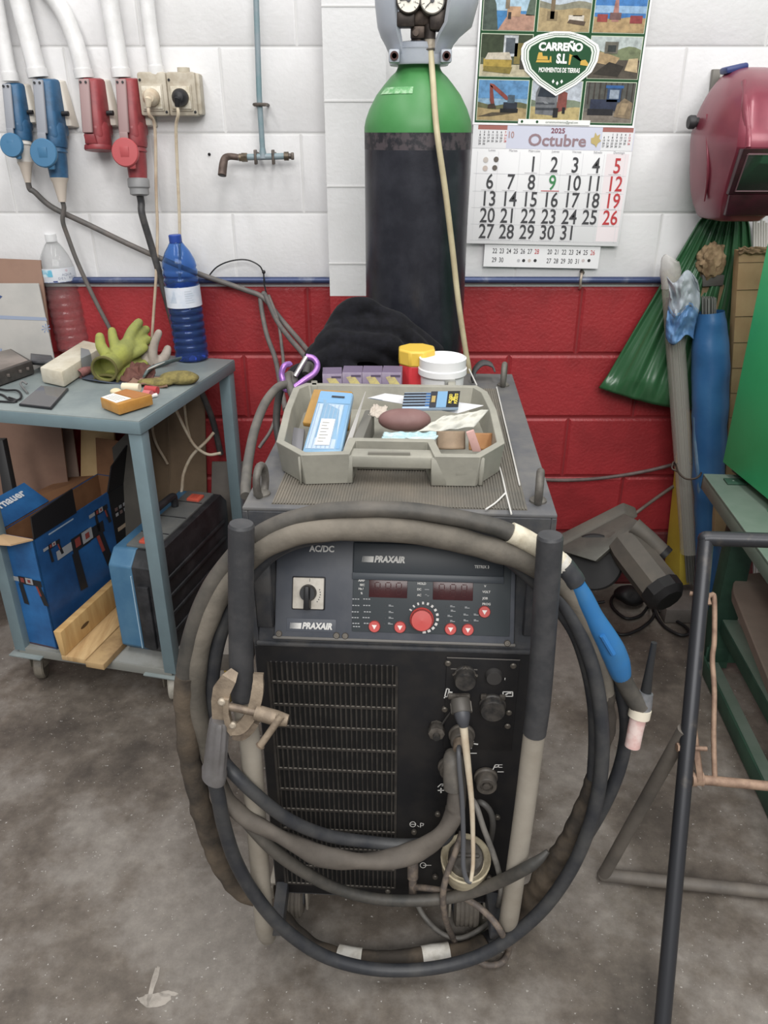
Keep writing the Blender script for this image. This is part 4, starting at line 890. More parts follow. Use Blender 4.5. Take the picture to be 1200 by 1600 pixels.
card('plastic_strip', 'dark grey strip at the left wall of the tray beside the electrodes', 'strip', [Z(455, 699, .94), Z(472, 703, .94), Z(476, 670, .945), Z(458, 667, .945)], .006, mat('#77767a', .5), .001)
def mag(b, q, n):
    patch(b, q, n, .02, .98, .03, .10, ink('#3d5570')); patch(b, q, n, .02, .98, .14, .95, mat('#d9d9d8', .6))
card('notebook', 'thin white notebook lying slanted under the pencil pack', 'notebook', [Z(573, 622, .972), Z(715, 646, .966), Z(755, 634, .97), Z(600, 615, .984)], .006, mat('#cfcfd2', .55), .0008, mag)
def pk(b, q, n):
    for k in range(5): patch(b, q, n, .0, .62, .10+.18*k, .22+.18*k, mat('#2b2f3a', .4)); patch(b, q, n, .40, .62, .10+.18*k, .16+.18*k, mat('#2f6db0', .4), .001)
    patch(b, q, n, .48, .60, .0, 1., mat('#2c2e38', .4), .0014); patch(b, q, n, .505, .575, .3, .7, mat('#a88f4c', .4), .002); patch(b, q, n, .60, .78, .0, 1., mat('#6f9cc0', .4), .0012)
    patch(b, q, n, .78, 1., .0, 1., mat('#17181c', .4), .0016)
    M_ = Matrix((( *(q[2]-q[1]).normalized(), 0), (*n.cross((q[2]-q[1]).normalized()), 0), (*n, 0), (0, 0, 0, 1))).transposed()
    for k, s_ in enumerate(('PICASSO', 'BIG', 'POCKETS')):
        o = onq(q, .845+.05*k, .5, n, .0022); Mk = M_.copy(); Mk.translation = o; b.text(s_, 0, 0, .0075, mat('#d8c22c', .5), 0, bold=.04, M=Mk)
card('pencil_pack', 'blue and black pencil pack with yellow lettering against the tray back wall', 'pencil pack', [Z(628, 638, .978), Z(716, 637, .978), Z(719, 612, .992), Z(632, 613, .992)], .006, mat('#9fb7cf', .3), .001, pk)
b = MB(); c0 = Z(632, 656, .966); b.ball(tuple(c0), (.045, .024, .019), mat('#7a5754', .55, col2='#84625e', sc=18), 4, nz=.03, nsc=20)
for v in range(len(b.v)):
    p = b.v[v]-c0; b.v[v] = c0+Vector((math.copysign(abs(p.x/.045)**.8, p.x)*.045, p.y, p.z))
tag(b.build('glasses_case'), 'rounded brown glasses case in the middle of the tray', 'case')
def crumple(name, label, cat, q, m, amp, nsc, nu=26, nv=18, th=.0012, off=.0):
    nrm = (q[1]-q[0]).cross(q[3]-q[0]).normalized(); nrm = nrm if nrm.z > 0 else -nrm
    b = MB(); b.grid(lambda u, v: (q[0]*(1-u)+q[1]*u)*(1-v)+(q[3]*(1-u)+q[2]*u)*v+nrm*(amp*(noise.noise(Vector((u*nsc, v*nsc*.7, off)))+.5*noise.noise(Vector((u*nsc*2.3, v*nsc*2, off+3))))), nu, nv, m)
    return tag(b.build(name, ang=60, solid=th), label, cat)
crumple('crumpled_paper', 'crumpled pale paper with grey edges lying right of the brown case', 'paper', [Z(650, 676, .968), Z(668, 672, .972), Z(768, 637, .985), Z(700, 650, .978)][:1]+[Z(740, 668, .966), Z(764, 640, .985), Z(690, 652, .982)], mat('#c9c7bb', .6, col2='#b5b6ae', sc=20), .006, 4)
crumple('plastic_wrapper', 'pale blue clear wrapper crushed in front of the brown case', 'wrapper', [Z(596, 685, .962), Z(675, 688, .962), Z(700, 674, .968), Z(600, 676, .966)], mat('#9fc1c6', .25, col2='#c6cdcb', sc=16), .005, 5, off=7)
crumple('paper_scrap', 'small beige torn paper scrap between the slip and the brown case', 'paper', [Z(575, 648, .968), Z(598, 655, .968), Z(606, 636, .975), Z(584, 632, .975)], mat('#b8ada0', .7), .005, 4, off=2)
lea = mat('#84705a', .75, col2='#957f66', sc=20)
b = MB(); b.grid(lambda u, v: Z(683+43*u, 702-28*v, .948+.022*v+.006*math.sin(PI*u)), 12, 10, lea); tag(b.build('leather_patch', solid=.003), 'brown leather patch with a hole at the tray front right corner', 'leather')
h_ = bpy.data.objects[-1] if False else None
b = MB(); b.grid(lambda u, v: Z(733+36*u, 703-26*v, .946+.020*v+.006*math.sin(PI*(u+.3))), 12, 10, mat('#9b6a3c', .7, col2='#aa7a48', sc=20)); tag(b.build('leather_patch', solid=.003), 'orange-brown leather scrap in the tray corner, right of the pink strip', 'leather')
card('pink_strip', 'pink rubber strip standing between the two leather pieces', 'strip', [Z(738, 704, .95), Z(752, 704, .95), Z(740, 670, .985), Z(728, 674, .985)], .004, mat('#c79b93', .6), .001)
# boxes behind the tray
for i, (px, w_, rz, lab) in enumerate(((519, 33, 3, 'leftmost purple and yellow electrode box in the row behind the tray'), (551, 33, -1, 'second purple and yellow box from the left behind the tray'), (582, 32, -2, 'third purple and yellow box from the left behind the tray'), (613, 32, -4, 'rightmost purple box in the row, touching the red container'))):
    c0 = P(px, 602, 1.50); h_ = .065 if i else .062
    F_ = T(c0.x, 1.515, ZT) @ Rz(rz); b = MB(F_); W_ = .0385
    pm = mat('#8d7f98', .55, col2='#a094a4', sc=30); ym = mat('#d8c978', .55, col2='#b3a480', sc=40)
    b.box((0, 0, h_/2), (W_, .05, h_), pm, .001)
    b.face([(-W_*.49, -.0255, h_*.40), (W_*.1, -.0255, h_*.35), (W_*.46, -.0255, h_*.62), (W_*.1, -.0255, h_*.92), (-W_*.3, -.0255, h_*.86), (-W_*.1, -.0255, h_*.66)], ym); b.box((W_*.2, -.0252, h_*.9), (W_*.5, .001, .004), ink('#5c4f66')); b.box((0, 0, h_-.0001), (W_*.98, .048, .0006), mat('#6d5f78', .6))
    tag(b.build('electrode_box'), lab, 'box', 'purple electrode boxes in a row')
    if False: pass
# red container with yellow lid
c0 = P(652, 600, 1.60); F_ = T(c0.x-.004, 1.565, ZT); t = thing('plastic_container', 'red plastic container with an octagonal yellow lid behind the boxes', 'container', F_)
def octo(r, k=8): return [(r*math.cos(PI/k+2*PI*j/k), r*math.sin(PI/k+2*PI*j/k)) for j in range(k)]
b = MB(F_); b.prism(octo(.0375), 0, .066, mat('#cf2b34', .35)); b.build('container_body', t, bevel=.003)
b = MB(F_); b.prism(octo(.0395), .064, .096, mat('#e0b820', .4)); b.build('lid', t, bevel=.004)
c0 = P(690, 600, 1.535); F_ = T(c0.x, 1.525, ZT); t = thing('plastic_tub', 'white round plastic tub with a rimmed lid behind the tray', 'tub', F_)
wp = mat('#e6e6e6', .35)
b = MB(F_); b.lathe([(.0, 0), (.041, 0), (.044, .06), (.0, .06)], wp, None, 40); b.build('tub_body', t)
b = MB(F_); b.lathe([(.046, .052), (.0485, .055), (.0485, .066), (.0465, .068), (.0465, .082), (.047, .086), (.0445, .0875), (.042, .084), (0, .083)], wp, None, 44); b.build('lid', t)
b = MB(F_); b.box((.012, -.0445, .049), (.02, .004, .012), mat('#9b9b96', .5), .001); b.build('tub_label', t)
# black fabric heap: folds over a mound
clo = mat('#121216', .9, col2='#19191f', sc=60, sheen=.04, spec=.2, bump=.1, bsc=400)
b = MB()
for (px, py, Y, r) in ((566, 540, 1.675, (.085, .045, .075)), (625, 560, 1.665, (.075, .04, .055)), (520, 566, 1.66, (.065, .045, .055)), (480, 588, 1.62, (.045, .04, .030)), (660, 575, 1.66, (.06, .04, .03))):
    b.ball(tuple(P(px, py, Y)), r, clo, 3)
for pts, r in (([(515, 520, 1.66), (542, 496, 1.67), (575, 488, 1.68), (620, 503, 1.685), (660, 530, 1.685), (690, 556, 1.68)], [.020, .026, .024, .024, .020, .012]),
               ([(500, 535, 1.635), (535, 517, 1.645), (580, 512, 1.65), (630, 528, 1.655), (672, 560, 1.655)], [.018, .023, .022, .020, .014]),
               ([(482, 558, 1.61), (520, 538, 1.62), (570, 532, 1.625), (615, 545, 1.635), (650, 575, 1.64)], [.018, .022, .021, .019, .013]),
               ([(462, 590, 1.59), (492, 566, 1.60), (540, 554, 1.605), (590, 560, 1.615), (615, 585, 1.63)], [.014, .021, .021, .017, .012]),
               ([(455, 606, 1.585), (480, 586, 1.59), (520, 574, 1.59), (560, 578, 1.60)], [.011, .017, .018, .012]),
               ([(545, 500, 1.66), (552, 530, 1.64), (540, 560, 1.61), (520, 585, 1.60)], [.012, .014, .013, .010]),
               ([(600, 500, 1.68), (612, 530, 1.66), (618, 560, 1.645)], [.010, .013, .010]),
               ([(548, 492, 1.675), (556, 484, 1.68), (568, 486, 1.685)], [.016, .018, .016])):
    b.tube(smooth([P(*p)+Vector((0, .008*math.sin(p[0]*.11), .007*math.sin(p[0]*.07+p[1]*.05))) for p in pts], 8), r, clo, 14, wob=.55, wsc=19)
tag(b.build('black_sweater', remesh=.0042, smooth_it=3), 'heap of folded black cloth at the rear of the machine top, before the cylinder', 'clothing')
# carabiner and cable on the left edge
car = mat('#9a63b8', .3, .5, col2='#a873c4', sc=10); sil = mat('#b9b7b2', .3, .9)
o = P(470, 590, 1.50); ct_ = thing('carabiner', 'purple carabiner with a silver gate holding a cable at the machine top left', 'carabiner', T(o))
b = MB(); b.tube(smooth(pw((443, 596, 1.47), (440, 585, 1.475), (444, 572, 1.48), (452, 569, 1.49), (453, 571, 1.49)), 6), .0058, car, 12); b.tube(smooth(pw((441, 592, 1.47), (446, 608, 1.465), (458, 606, 1.468), (478, 592, 1.48), (492, 582, 1.49), (496, 570, 1.50), (490, 560, 1.505), (478, 557, 1.505)), 6), .0060, car, 12); b.build('frame', ct_)
b = MB(); b.cyl(P(479, 558, 1.502), P(461, 588, 1.483), .0052, sil, 12); b.build('gate', ct_)
gc_ = mat('#55534f', .55, col2='#6b665e', sc=14)
b = MB(); b.tube(smooth(pw((384, 775, 1.075), (384, 757, 1.10), (388, 720, 1.18), (397, 675, 1.27), (411, 636, 1.36), (426, 613, 1.42), (440, 602, 1.455), (455, 601, 1.475), (459, 593, 1.49), (453, 586, 1.50), (449, 592, 1.48), (455, 610, 1.455), (461, 627, 1.43)), 9), .0082, gc_, 14); tag(b.build('grey_cable'), 'thick grey cable arching from the left lifting eye up through the carabiner', 'cable')
b = MB(); b.tube(smooth(pw((436, 690, 1.52), (432, 660, 1.54), (434, 630, 1.55), (440, 605, 1.55), (449, 596, 1.545), (470, 600, 1.54), (484, 590, 1.545), (486, 575, 1.55), (481, 571, 1.545), (478, 584, 1.53)), 8), .0078, mat('#3d3c3b', .55, col2='#55514d', sc=14), 14); tag(b.build('grey_cable'), 'darker cable hanging down from the carabiner behind the tray', 'cable')
b = MB(); b.tube(smooth(pw((493, 602, 1.78), (478, 560, 1.95), (452, 528, 2.1), (432, 500, 2.2), (415, 462, 2.28), (411, 460, 2.285), (407, 470, 2.28), (416, 520, 2.2), (430, 560, 2.1), (438, 600, 1.95), (446, 640, 1.82)), 9), .0068, cab_grey, 12); tag(b.build('dusty_cable'), 'dusty cable looped over a wall hook and dropping behind the machine', 'cable')
b = MB(); b.tube(smooth(pw((420, 462, 2.28), (434, 500, 2.2), (440, 540, 2.1), (442, 580, 2.0), (428, 660, 1.9), (405, 700, 1.86)), 9), .0045, cab_grey, 10); tag(b.build('dusty_cable'), 'thinner dusty cable hanging beside the looped one left of the black cloth', 'cable')
b = MB(); b.tube(smooth(pw((322, 437, 2.30), (338, 418, 2.295), (360, 408, 2.29), (385, 406, 2.29), (405, 415, 2.29), (412, 428, 2.295)), 8)+pw((413, 445, 2.29), (417, 462, 2.285)), .0020, blk, 8); b.ball(tuple(P(412, 425, 2.292)), .0055, blk, 2); tag(b.build('thin_wire'), 'thin black wire arching over the paint line to a small hook', 'wire')
# white filler rods
def rod(label, pts, r=.0014):
    b = MB(); b.tube(pts, r, mat('#dddbd6', .35, .2), 8); tag(b.build('filler_rod'), label, 'rod', 'bare filler rods on the machine top')
rod('straight white filler rod along the right edge of the ribbed mat', zq(ZT+.0016, (776, 605), (812, 758)))
rod('bent white filler rod whose tip folds back toward the front', smooth(zq(ZT+.0016, (777, 722), (783, 738), (790, 768), (789, 771), (775, 785), (759, 796)), 4))
rod('white filler rod passing under the tray corner to the mat front', zq(ZT+.0014, (784, 742), (790, 768), (799, 803)))
rod('thin bright wire rising from the tub rear to the gas hose', pw((745, 602, 1.60), (733, 577, 1.66)), .0016)
# black strap at the rear right
stp = mat('#3f3e40', .7, col2='#4d4b4a', sc=30)
b = MB(); w0 = Vector((0, .035, 0)); c = [P(738, 594, 1.66), P(742, 578, 1.67), P(754, 567, 1.675), P(768, 570, 1.67), P(772, 578, 1.66)]
pts = smooth(c, 6); vs = []
for p in pts: vs += [p-w0*.5, p+w0*.5]
b.add(vs, [(2*i, 2*i+2, 2*i+3, 2*i+1) for i in range(len(pts)-1)], stp); tag(b.build('strap', solid=.004), 'black webbing strap arched at the rear right of the machine top', 'strap')
# ================================================================== steel trolley table on the left
TZ = .82
TR = Vector((math.cos(math.radians(13.2)), -math.sin(math.radians(13.2)), 0)); TD = Vector((-TR.y, TR.x, 0))
FRc = Z(217, 658, TZ)                                # front right corner of the top
TWd, TDp = .495, .545
TF = Matrix(((TR.x, TD.x, 0, FRc.x), (TR.y, TD.y, 0, FRc.y), (0, 0, 1, 0), (0, 0, 0, 1)))   # local: x right (0 at right edge), y back, z up
tb = thing('trolley_table', 'blue-grey steel trolley table on castors, cluttered with gloves and bottles', 'table', TF)
tpaint = mat('#72888f', .45, col2='#697c83', sc=10, lo=.35, hi=.7); tpd = mat('#86908f', .5, col2='#747f80', sc=7, lo=.38, hi=.62)
b = MB(TF); b.box((-TWd/2, TDp/2, TZ-.003), (TWd, TDp, .006), tpd, .0015); b.build('tabletop', tb)
b = MB(TF)
b.box((-TWd/2, .003, TZ-.018), (TWd, .008, .030), tpaint, .001); b.box((-.003, TDp/2, TZ-.018), (.008, TDp, .030), tpaint, .001)
b.box((-TWd/2, TDp-.003, TZ-.018), (TWd, .008, .030), tpaint, .001); b.box((-TWd+.003, TDp/2, TZ-.018), (.008, TDp, .030), tpaint, .001)
b.build('top_frame', tb)
for x, y in ((-.019, .022), (-.019, TDp-.022), (-TWd+.019, .022), (-TWd+.019, TDp-.022)):
    b = MB(TF); b.box((x, y, (.105+TZ-.010)/2), (.034, .034, TZ-.010-.105), tpaint, .002); b.build('leg', tb)
b = MB(TF); b.box((-TWd/2, TDp/2, .113), (TWd-.03, TDp-.02, .004), mat('#8b8c88', .55, col2='#77776f', sc=8), .001); b.box((-TWd/2, .008, .102), (TWd-.03, .004, .026), mat('#84857f', .55), .001); b.build('lower_shelf', tb)
cst = mat('#6f685c', .55, col2='#59534a', sc=30); cw = mat('#b7b1a4', .5, col2='#8f8a7e', sc=20)
for i, (x, y) in enumerate(((-.035, .04), (-.035, TDp-.04), (-TWd+.05, .035), (-TWd+.05, TDp-.04))):
    b = MB(TF); b.box((x-.01, y-.005, .094), (.10, .08, .006), tpd, .002)
    for s in (-1, 1): b.box((x+s*.018, y, .066), (.004, .04, .05), cst, .001)
    b.build('castor_bracket', tb)
    b = MB(TF @ T(x, y, .040) @ Rz(25) @ Ry(90)); b.lathe([(.0, -.012), (.022, -.012), (.036, -.013), (.040, -.009), (.040, .009), (.036, .013), (.022, .012), (0, .012)], cw if i != 2 else cst, None, 28); b.build('castor_wheel', tb)
def TZq(px, py, h=0.): return Z(px, py, TZ+.0005+h)
# bottles
def bottle(label, px, py, prof, m, cap, capm, lean=0., liquid=None, band=None, bm_=None, deco=None, wd=1.12):
    o = TZq(px, py); F_ = T(o) @ Ry(lean) @ Matrix.Diagonal((wd, wd, 1, 1)); t = thing('water_bottle', label, 'bottle', F_)
    b = MB(F_); outer = prof; b.lathe(outer+[(r-.0009, z) for r, z in prof[::-1]], m, None, 40); b.build('bottle_body', t, ang=60)
    b = MB(F_); z0 = prof[-1][1]; b.lathe([(.0148, z0-.016), (.0152, z0-.014), (.0152, z0+.004), (.0135, z0+.006), (0, z0+.006)], capm, None, 24); b.build('cap', t)
    if band:
        b = MB(F_); z0, z1, r = band; b.lathe([(r, z0), (r, z1)], bm_, None, 40, caps=False)
        if deco: deco(b, F_, band)
        b.build('label_band', t)
    if liquid:
        b = MB(F_); pr = [(max(0, r-.0016), z) for r, z in prof if z < liquid[0]]; b.lathe([(0, pr[0][1]+.002)]+pr+[(pr[-1][0], liquid[0]), (0, liquid[0])], liquid[1], None, 36); b.build('water', t, ang=60)
    return t
def wavy(z0, z1, r, n, amp):
    out = []; k = n*6
    for i in range(k+1): z = z0+(z1-z0)*i/k; out.append((r-amp*(.5+.5*math.cos(2*PI*n*i/k))**3, z))
    return out
cl_pet = mat('#fbfcfc', .05, trans=.97, ior=1.2); bl_pet = mat('#8dbdf7', .08, trans=.95, ior=1.25)
H = .315
prof = [(0, .012), (.02, .004), (.036, 0), (.043, .006), (.044, .02)]+wavy(.028, .168, .044, 6, .0035)+[(.0425, .180), (.0395, .188), (.0425, .196), (.0445, .205), (.0445, .236), (.042, .252), (.034, .275), (.022, .298), (.0145, .308), (.0140, .325)]
def arc_patch(b, F_, a0, a1, z0, z1, r, m, n=8):
    vs = []
    for k in range(n+1): a = math.radians(a0+(a1-a0)*k/n); vs += [F_ @ Vector((r*math.sin(a), -r*math.cos(a), z0)), F_ @ Vector((r*math.sin(a), -r*math.cos(a), z1))]
    bb = MB(); b.M, s_ = None, b.M; b.add(vs, [(2*k, 2*k+2, 2*k+3, 2*k+1) for k in range(n)], m); b.M = s_
def arc_text(b, F_, s, a, z, size, r, m):
    for i, ch in enumerate(s):
        if ch == ' ': continue
        aa = math.radians(a)+(i-(len(s)-1)/2)*size*.72/r
        M_ = F_ @ T(r*math.sin(aa), -r*math.cos(aa), z) @ Matrix.Rotation(aa, 4, 'Z') @ Rx(90)
        sv, b.M = b.M, None; b.text(ch, 0, 0, size, m, .0003, M=M_); b.M = sv
def deco1(b, F_, bd):
    r = bd[2]+.0004
    arc_patch(b, F_, -38, 2, .219, .238, r, mat('#5fb3d0', .5, col2='#d5e6ec', sc=60)); arc_patch(b, F_, 0, 14, .2045, .208, r, ink('#33447c')); arc_patch(b, F_, -60, 80, .2035, .2045, r, ink('#7f93c8'))
    arc_text(b, F_, 'AQUA', 46, .223, .009, r+.0003, ink('#8b93a8')); arc_text(b, F_, 'DEL REY', 46, .2135, .009, r+.0003, ink('#8b93a8')); arc_text(b, F_, 'Q', 46, .234, .007, r+.0003, ink('#c46a80'))
k1 = 1.0
bottle('clear plastic water bottle standing at the back left of the table', 117, 546, prof, cl_pet, .3, mat('#e4e5e6', .35), -2, None, (.203, .241, .0449), mat('#dfe3ea', .45, trans=.25), deco1)
prof2 = [(0, .012), (.02, .004), (.036, 0), (.042, .006), (.0425, .02)]+wavy(.028, .150, .0425, 6, .0028)+[(.0425, .152), (.0425, .208)]+wavy(.210, .252, .0425, 2, .003)+[(.042, .258), (.039, .274), (.030, .296), (.020, .312), (.0145, .322), (.0140, .334)]
def deco2(b, F_, bd):
    r = bd[2]+.0004; g1 = ink('#9fb6cc'); g2 = ink('#b9c2cc')
    for k in range(9): arc_patch(b, F_, -34+k*2, -10-k*.5, .168+k*.0035, .169+k*.0035, r, g1, 4)
    for k in range(6): arc_patch(b, F_, 18, 48-3*(k % 3), .166+k*.006, .1675+k*.006, r, g2, 4)
bottle('blue plastic water bottle with white label near the table rear corner', 301, 561, prof2, bl_pet, .3, mat('#2348a0', .4), -2, (.150, mat('#8d83e0', .05, trans=.92, ior=1.2)), (.1525, .2075, .0430), mat('#dadfe9', .5, col2='#c9d3e2', sc=30), deco2)
# boards leaning behind the table
brown = mat('#8a6a58', .7, col2='#7d5e4e', sc=5); greyb = mat('#aaa7a2', .65, col2='#9f9d99', sc=6)
def board(name, label, cat, q, off, m, extra=None):
    b = MB(); b.slab(q, off, m, .001)
    if extra: extra(b, q)
    return tag(b.build(name), label, cat)
q = [P(-60, 402, 2.285), P(63, 407, 2.285), P(82, 560, 2.235), P(-60, 560, 2.235)]
q = [q[0], q[1], q[1]+(q[2]-q[1])*3.2, q[0]+(q[3]-q[0])*3.2]
board('fibreboard', 'tall brown fibreboard leaning on the wall behind the clear bottle', 'board', q, (0, .008, 0), brown)
def wr(b, q):
    e1 = (q[1]-q[0]).normalized(); e2 = (q[0]-q[3]).normalized(); n = e1.cross(e2).normalized(); 
    if n.y > 0: n = -n
    M_ = Matrix(((e1.x, e2.x, n.x, 0), (e1.y, e2.y, n.y, 0), (e1.z, e2.z, n.z, 0), (0, 0, 0, 1)))
    def at(px, py):
        r = ray(px, py); return CAM+r*((q[0]-CAM).dot(n)/r.dot(n))+n*.0007
    bl = ink('#7288ad'); Mk = M_.copy()
    d = at(0, 505)-at(0, 494); b.face([at(-40, 491), at(72, 496), at(74, 501), at(-40, 497)], ink('#8e9ab0'))
    b.face([at(-6, 459), at(4, 463), at(-4, 471), at(-8, 468)], ink('#3d527f'))
    for a in range(7): b.face([at(72, 513), at(72+7*math.cos(a*.9), 513+7*math.sin(a*.9)), at(72+7*math.cos(a*.9+.25), 513+7*math.sin(a*.9+.25))], bl)
    for (s_, px, py, sz) in (('evracer', 14, 556, .030), ('Fiber Laser', 12, 571, .018)):
        Mk = M_.copy() @ Matrix.Rotation(math.radians(-34), 4, 'Z'); Mk.translation = at(px, py); b.text(s_, 0, 0, sz, bl, 0, bold=.01, M=Mk)
q = [P(-70, 443, 2.255), P(60, 443, 2.255), P(95, 610, 2.215), P(-70, 610, 2.215)]
q = [q[0], q[1], q[1]+(q[2]-q[1])*1.25, q[0]+(q[3]-q[0])*1.25]
board('wrapped_sheet', 'grey film-wrapped sheet with blue print leaning behind the table, left edge', 'sheet', q, (0, .006, 0), greyb, wr)
# --- on the table
grime = mat('#57534f', .55, col2='#43403d', sc=20)
def tool_case():
    q = [Z(-30, 576, TZ+.036), Z(36, 577, TZ+.036), Z(54, 572, TZ+.036), Z(20, 556, TZ+.036)]
b = MB(); a = TZq(-20, 612); c = TZq(55, 585); d_ = TZq(22, 565); e = TZq(-60, 585); b.slab([p+Vector((0, 0, .038)) for p in (a, c, d_, e)], (0, 0, -.036), mat('#3a3634', .4, col2='#4a4541', sc=30), .004)
b.slab([p+Vector((0, 0, .0395)) for p in (a*.96+d_*.04, c*.94+e*.06, d_*.95+a*.05, e*.96+c*.04)], (0, 0, -.003), mat('#8b7f77', .35, col2='#6d645e', sc=8), .001)
for f in (.45, .70, .86): p = a*(1-f)+c*f; b.box(tuple(p+Vector((0, -.001, .022))), (.012, .004, .008), mat('#6b625c', .4, .3), .001)
tag(b.build('charger_box'), 'dusty black box-shaped charger at the left edge of the tabletop', 'charger')
b = MB(); b.tube(smooth([TZq(-30, 600, .003), TZq(5, 609, .004), TZq(26, 610, .006), TZq(33, 617, .005), TZq(30, 624, .004), TZq(16, 625, .004), TZq(0, 616, .003), TZq(-30, 616, .003)], 8), .0026, blk, 8)
b.tube(smooth([TZq(-30, 624, .003), TZq(0, 627, .003), TZq(22, 628, .003), TZq(25, 625, .003), TZq(14, 621, .003)], 6), .0026, blk, 8); tag(b.build('charging_cable'), 'thin black cord coiled at the front left of the tabletop', 'cord')
b = MB(); b.tube(smooth([TZq(43, 614, .003), TZq(36, 606, .006), TZq(32, 600, .012), TZq(35, 596, .016), TZq(42, 600, .010)], 6), .0028, mat('#6a6a6a', .4), 8); tag(b.build('short_wire'), 'short bent grey wire in front of the dusty charger', 'wire')
q = [TZq(29, 631, .006), TZq(80, 637, .006), TZq(107, 606, .006), TZq(64, 602, .006)]
t = card('phone', 'thin dark tablet-like phone with a reflective glass face lying on the table', 'phone', q, .0055, mat('#26272b', .3), .0015, lambda b, q, n: patch(b, q, n, .02, .96, .02, .98, mat('#55555a', .06, spec=.9), .0004))
b = MB(); a = Vector((TZq(98, 605).x, TZq(98, 605).y, TZ)); L0 = TZq(66, 605); L1 = TZq(150, 560)
w_ = Vector((.030, .010, 0)); up_ = Vector((0, 0, .042)); e0 = TZq(66, 598, .002); e1 = TZq(101, 606, .002); f0 = TZq(168, 561, .002); f1 = TZq(134, 553, .002)
foam = mat('#cfc8b6', .8, col2='#bdb39c', sc=16, lo=.4, hi=.65, bump=.15)
b.hexa([e0, e1, f0, f1], [p+up_ for p in (e0, e1, f0, f1)], foam, .006); tag(b.build('foam_block'), 'long dirty cream block lying across the table beside the gloves', 'block')
b = MB(); q = [Z(49, 568, TZ+.03), Z(84, 563, TZ+.03), Z(76, 553, TZ+.045), Z(58, 555, TZ+.045)]; b.grid(lambda u, v: TZq(48+40*u-8*v*u, 569-16*v+3*u, .006+.028*math.sin(PI*min(1, v*.8+.15))+.004*math.sin(6*u)), 14, 10, mat('#55565a', .6, col2='#47474a', sc=30)); tag(b.build('grey_cloth', solid=.003), 'small grey cloth pad behind the charger', 'cloth')
b = MB(); b.slab([TZq(126, 560, .05), TZq(142, 553, .05), TZq(139, 546, .056), TZq(126, 543, .056)], (0, 0, -.05), mat('#7b7e80', .5), .001); tag(b.build('metal_block'), 'grey block between the clear bottle and the cream block', 'block')
# gloves -----------------------------------------------------------
ygl = mat('#9ea23e', .8, col2='#888c45', sc=12, lo=.38, hi=.62, bump=.3, bsc=140); ygl2 = mat('#858a50', .85, col2='#777b48', sc=16, bump=.3, bsc=140)
olive = mat('#5f5a2a', .85)
def glove_px(name, label, palm, fingers, m1, m2, cuff=None, hemm=None, voxel=.0034, rp=.034):
    t = thing(name, label, 'glove', T(P(*palm[0])))
    b = MB()
    b.tube(smooth([P(*p) for p in palm], 6), [rp*k for k in (.92, 1.0, 1.06, .95, .75)], m1, 18, flat=.85)
    for r, pts in fingers:
        q = smooth([P(*p) for p in pts], 5); b.tube(q, [r*1.1, r*1.05, r, r*.92, r*.82], m2, 14); b.ball(tuple(q[-1]), r*.82, m2, 2)
    b.build('glove_body', t, remesh=voxel, smooth_it=3)
    if cuff:
        c0, c1, r0, r1, fl = cuff; a, c = P(*c0), P(*c1); M_ = look(a, c-a); L = (c-a).length; n = 30
        b = MB(); pr = [(r1*.96, -.01), (r1, 0), (r0, L), (r0*.90, L), (r0*.88, L*.5), (r1*.80, -.03)]
        b.lathe(pr, m1, M_, n, sy=fl, caps=False); cu = b.build('cuff', t)
        b = MB(); ring = [M_ @ Vector((r0*.96*math.cos(k), r0*.96*fl*math.sin(k), L)) for k in [2*PI*j/n for j in range(n+1)]]; b.tube(ring, .0038, hemm, 8, caps=False); b.build('hem', cu)
    return t
Yg = 2.0
glove_px('work_glove', 'upper yellow-green work glove, cuff open toward the front, fingers pointing back',
         [(170, 570, 2.02), (182, 560, 2.06), (196, 548, 2.10), (205, 540, 2.13)],
         [(.0150, [(198, 540, 2.10), (206, 519, 2.13), (217, 504, 2.16)]), (.0150, [(205, 540, 2.11), (217, 523, 2.15), (228, 515, 2.18)]), (.0150, [(205, 547, 2.10), (220, 537, 2.13), (231, 531, 2.16)]), (.0135, [(200, 556, 2.08), (216, 549, 2.10), (226, 543, 2.12)]),
          (.0145, [(168, 556, 2.02), (158, 541, 2.03), (156, 526, 2.04)]), (.0135, [(182, 548, 2.06), (177, 530, 2.08), (175, 517, 2.10)])], ygl, ygl2, ((176, 566, 2.04), (163, 577, 1.975), .0330, .030, 1.0), olive, rp=.036)
glove_px('work_glove', 'lower yellow-green work glove crushed flat under the upper one',
         [(172, 589, 2.02), (188, 582, 2.06), (204, 572, 2.10), (212, 566, 2.13)],
         [(.0140, [(204, 572, 2.10), (220, 562, 2.13), (229, 556, 2.16)]), (.0130, [(208, 578, 2.08), (220, 571, 2.10), (228, 566, 2.12)])], ygl, ygl2, ((178, 588, 2.03), (166, 594, 1.985), .0330, .030, .42), olive, rp=.024)
gg = mat('#a89d92', .85, col2='#94887d', sc=20)
glove_px('work_glove', 'pale grey dirty glove with one finger standing up beside the blue bottle',
         [(232, 572, 2.12), (240, 568, 2.13), (250, 562, 2.14)],
         [(.0125, [(244, 572, 2.12), (239, 556, 2.12), (241, 538, 2.125), (248, 520, 2.13)]), (.0135, [(250, 566, 2.13), (258, 556, 2.14), (262, 545, 2.15)]), (.0130, [(230, 568, 2.12), (227, 556, 2.13), (232, 545, 2.15)])], gg, gg, rp=.019)
tanm = mat('#8a7d42', .95, col2='#6f6538', sc=60, lo=.4, hi=.6, bump=.8, bsc=120); lth = mat('#6b4238', .8, col2='#59352f', sc=18); lth2 = mat('#8b6b58', .85, col2='#7a5c4a', sc=20)
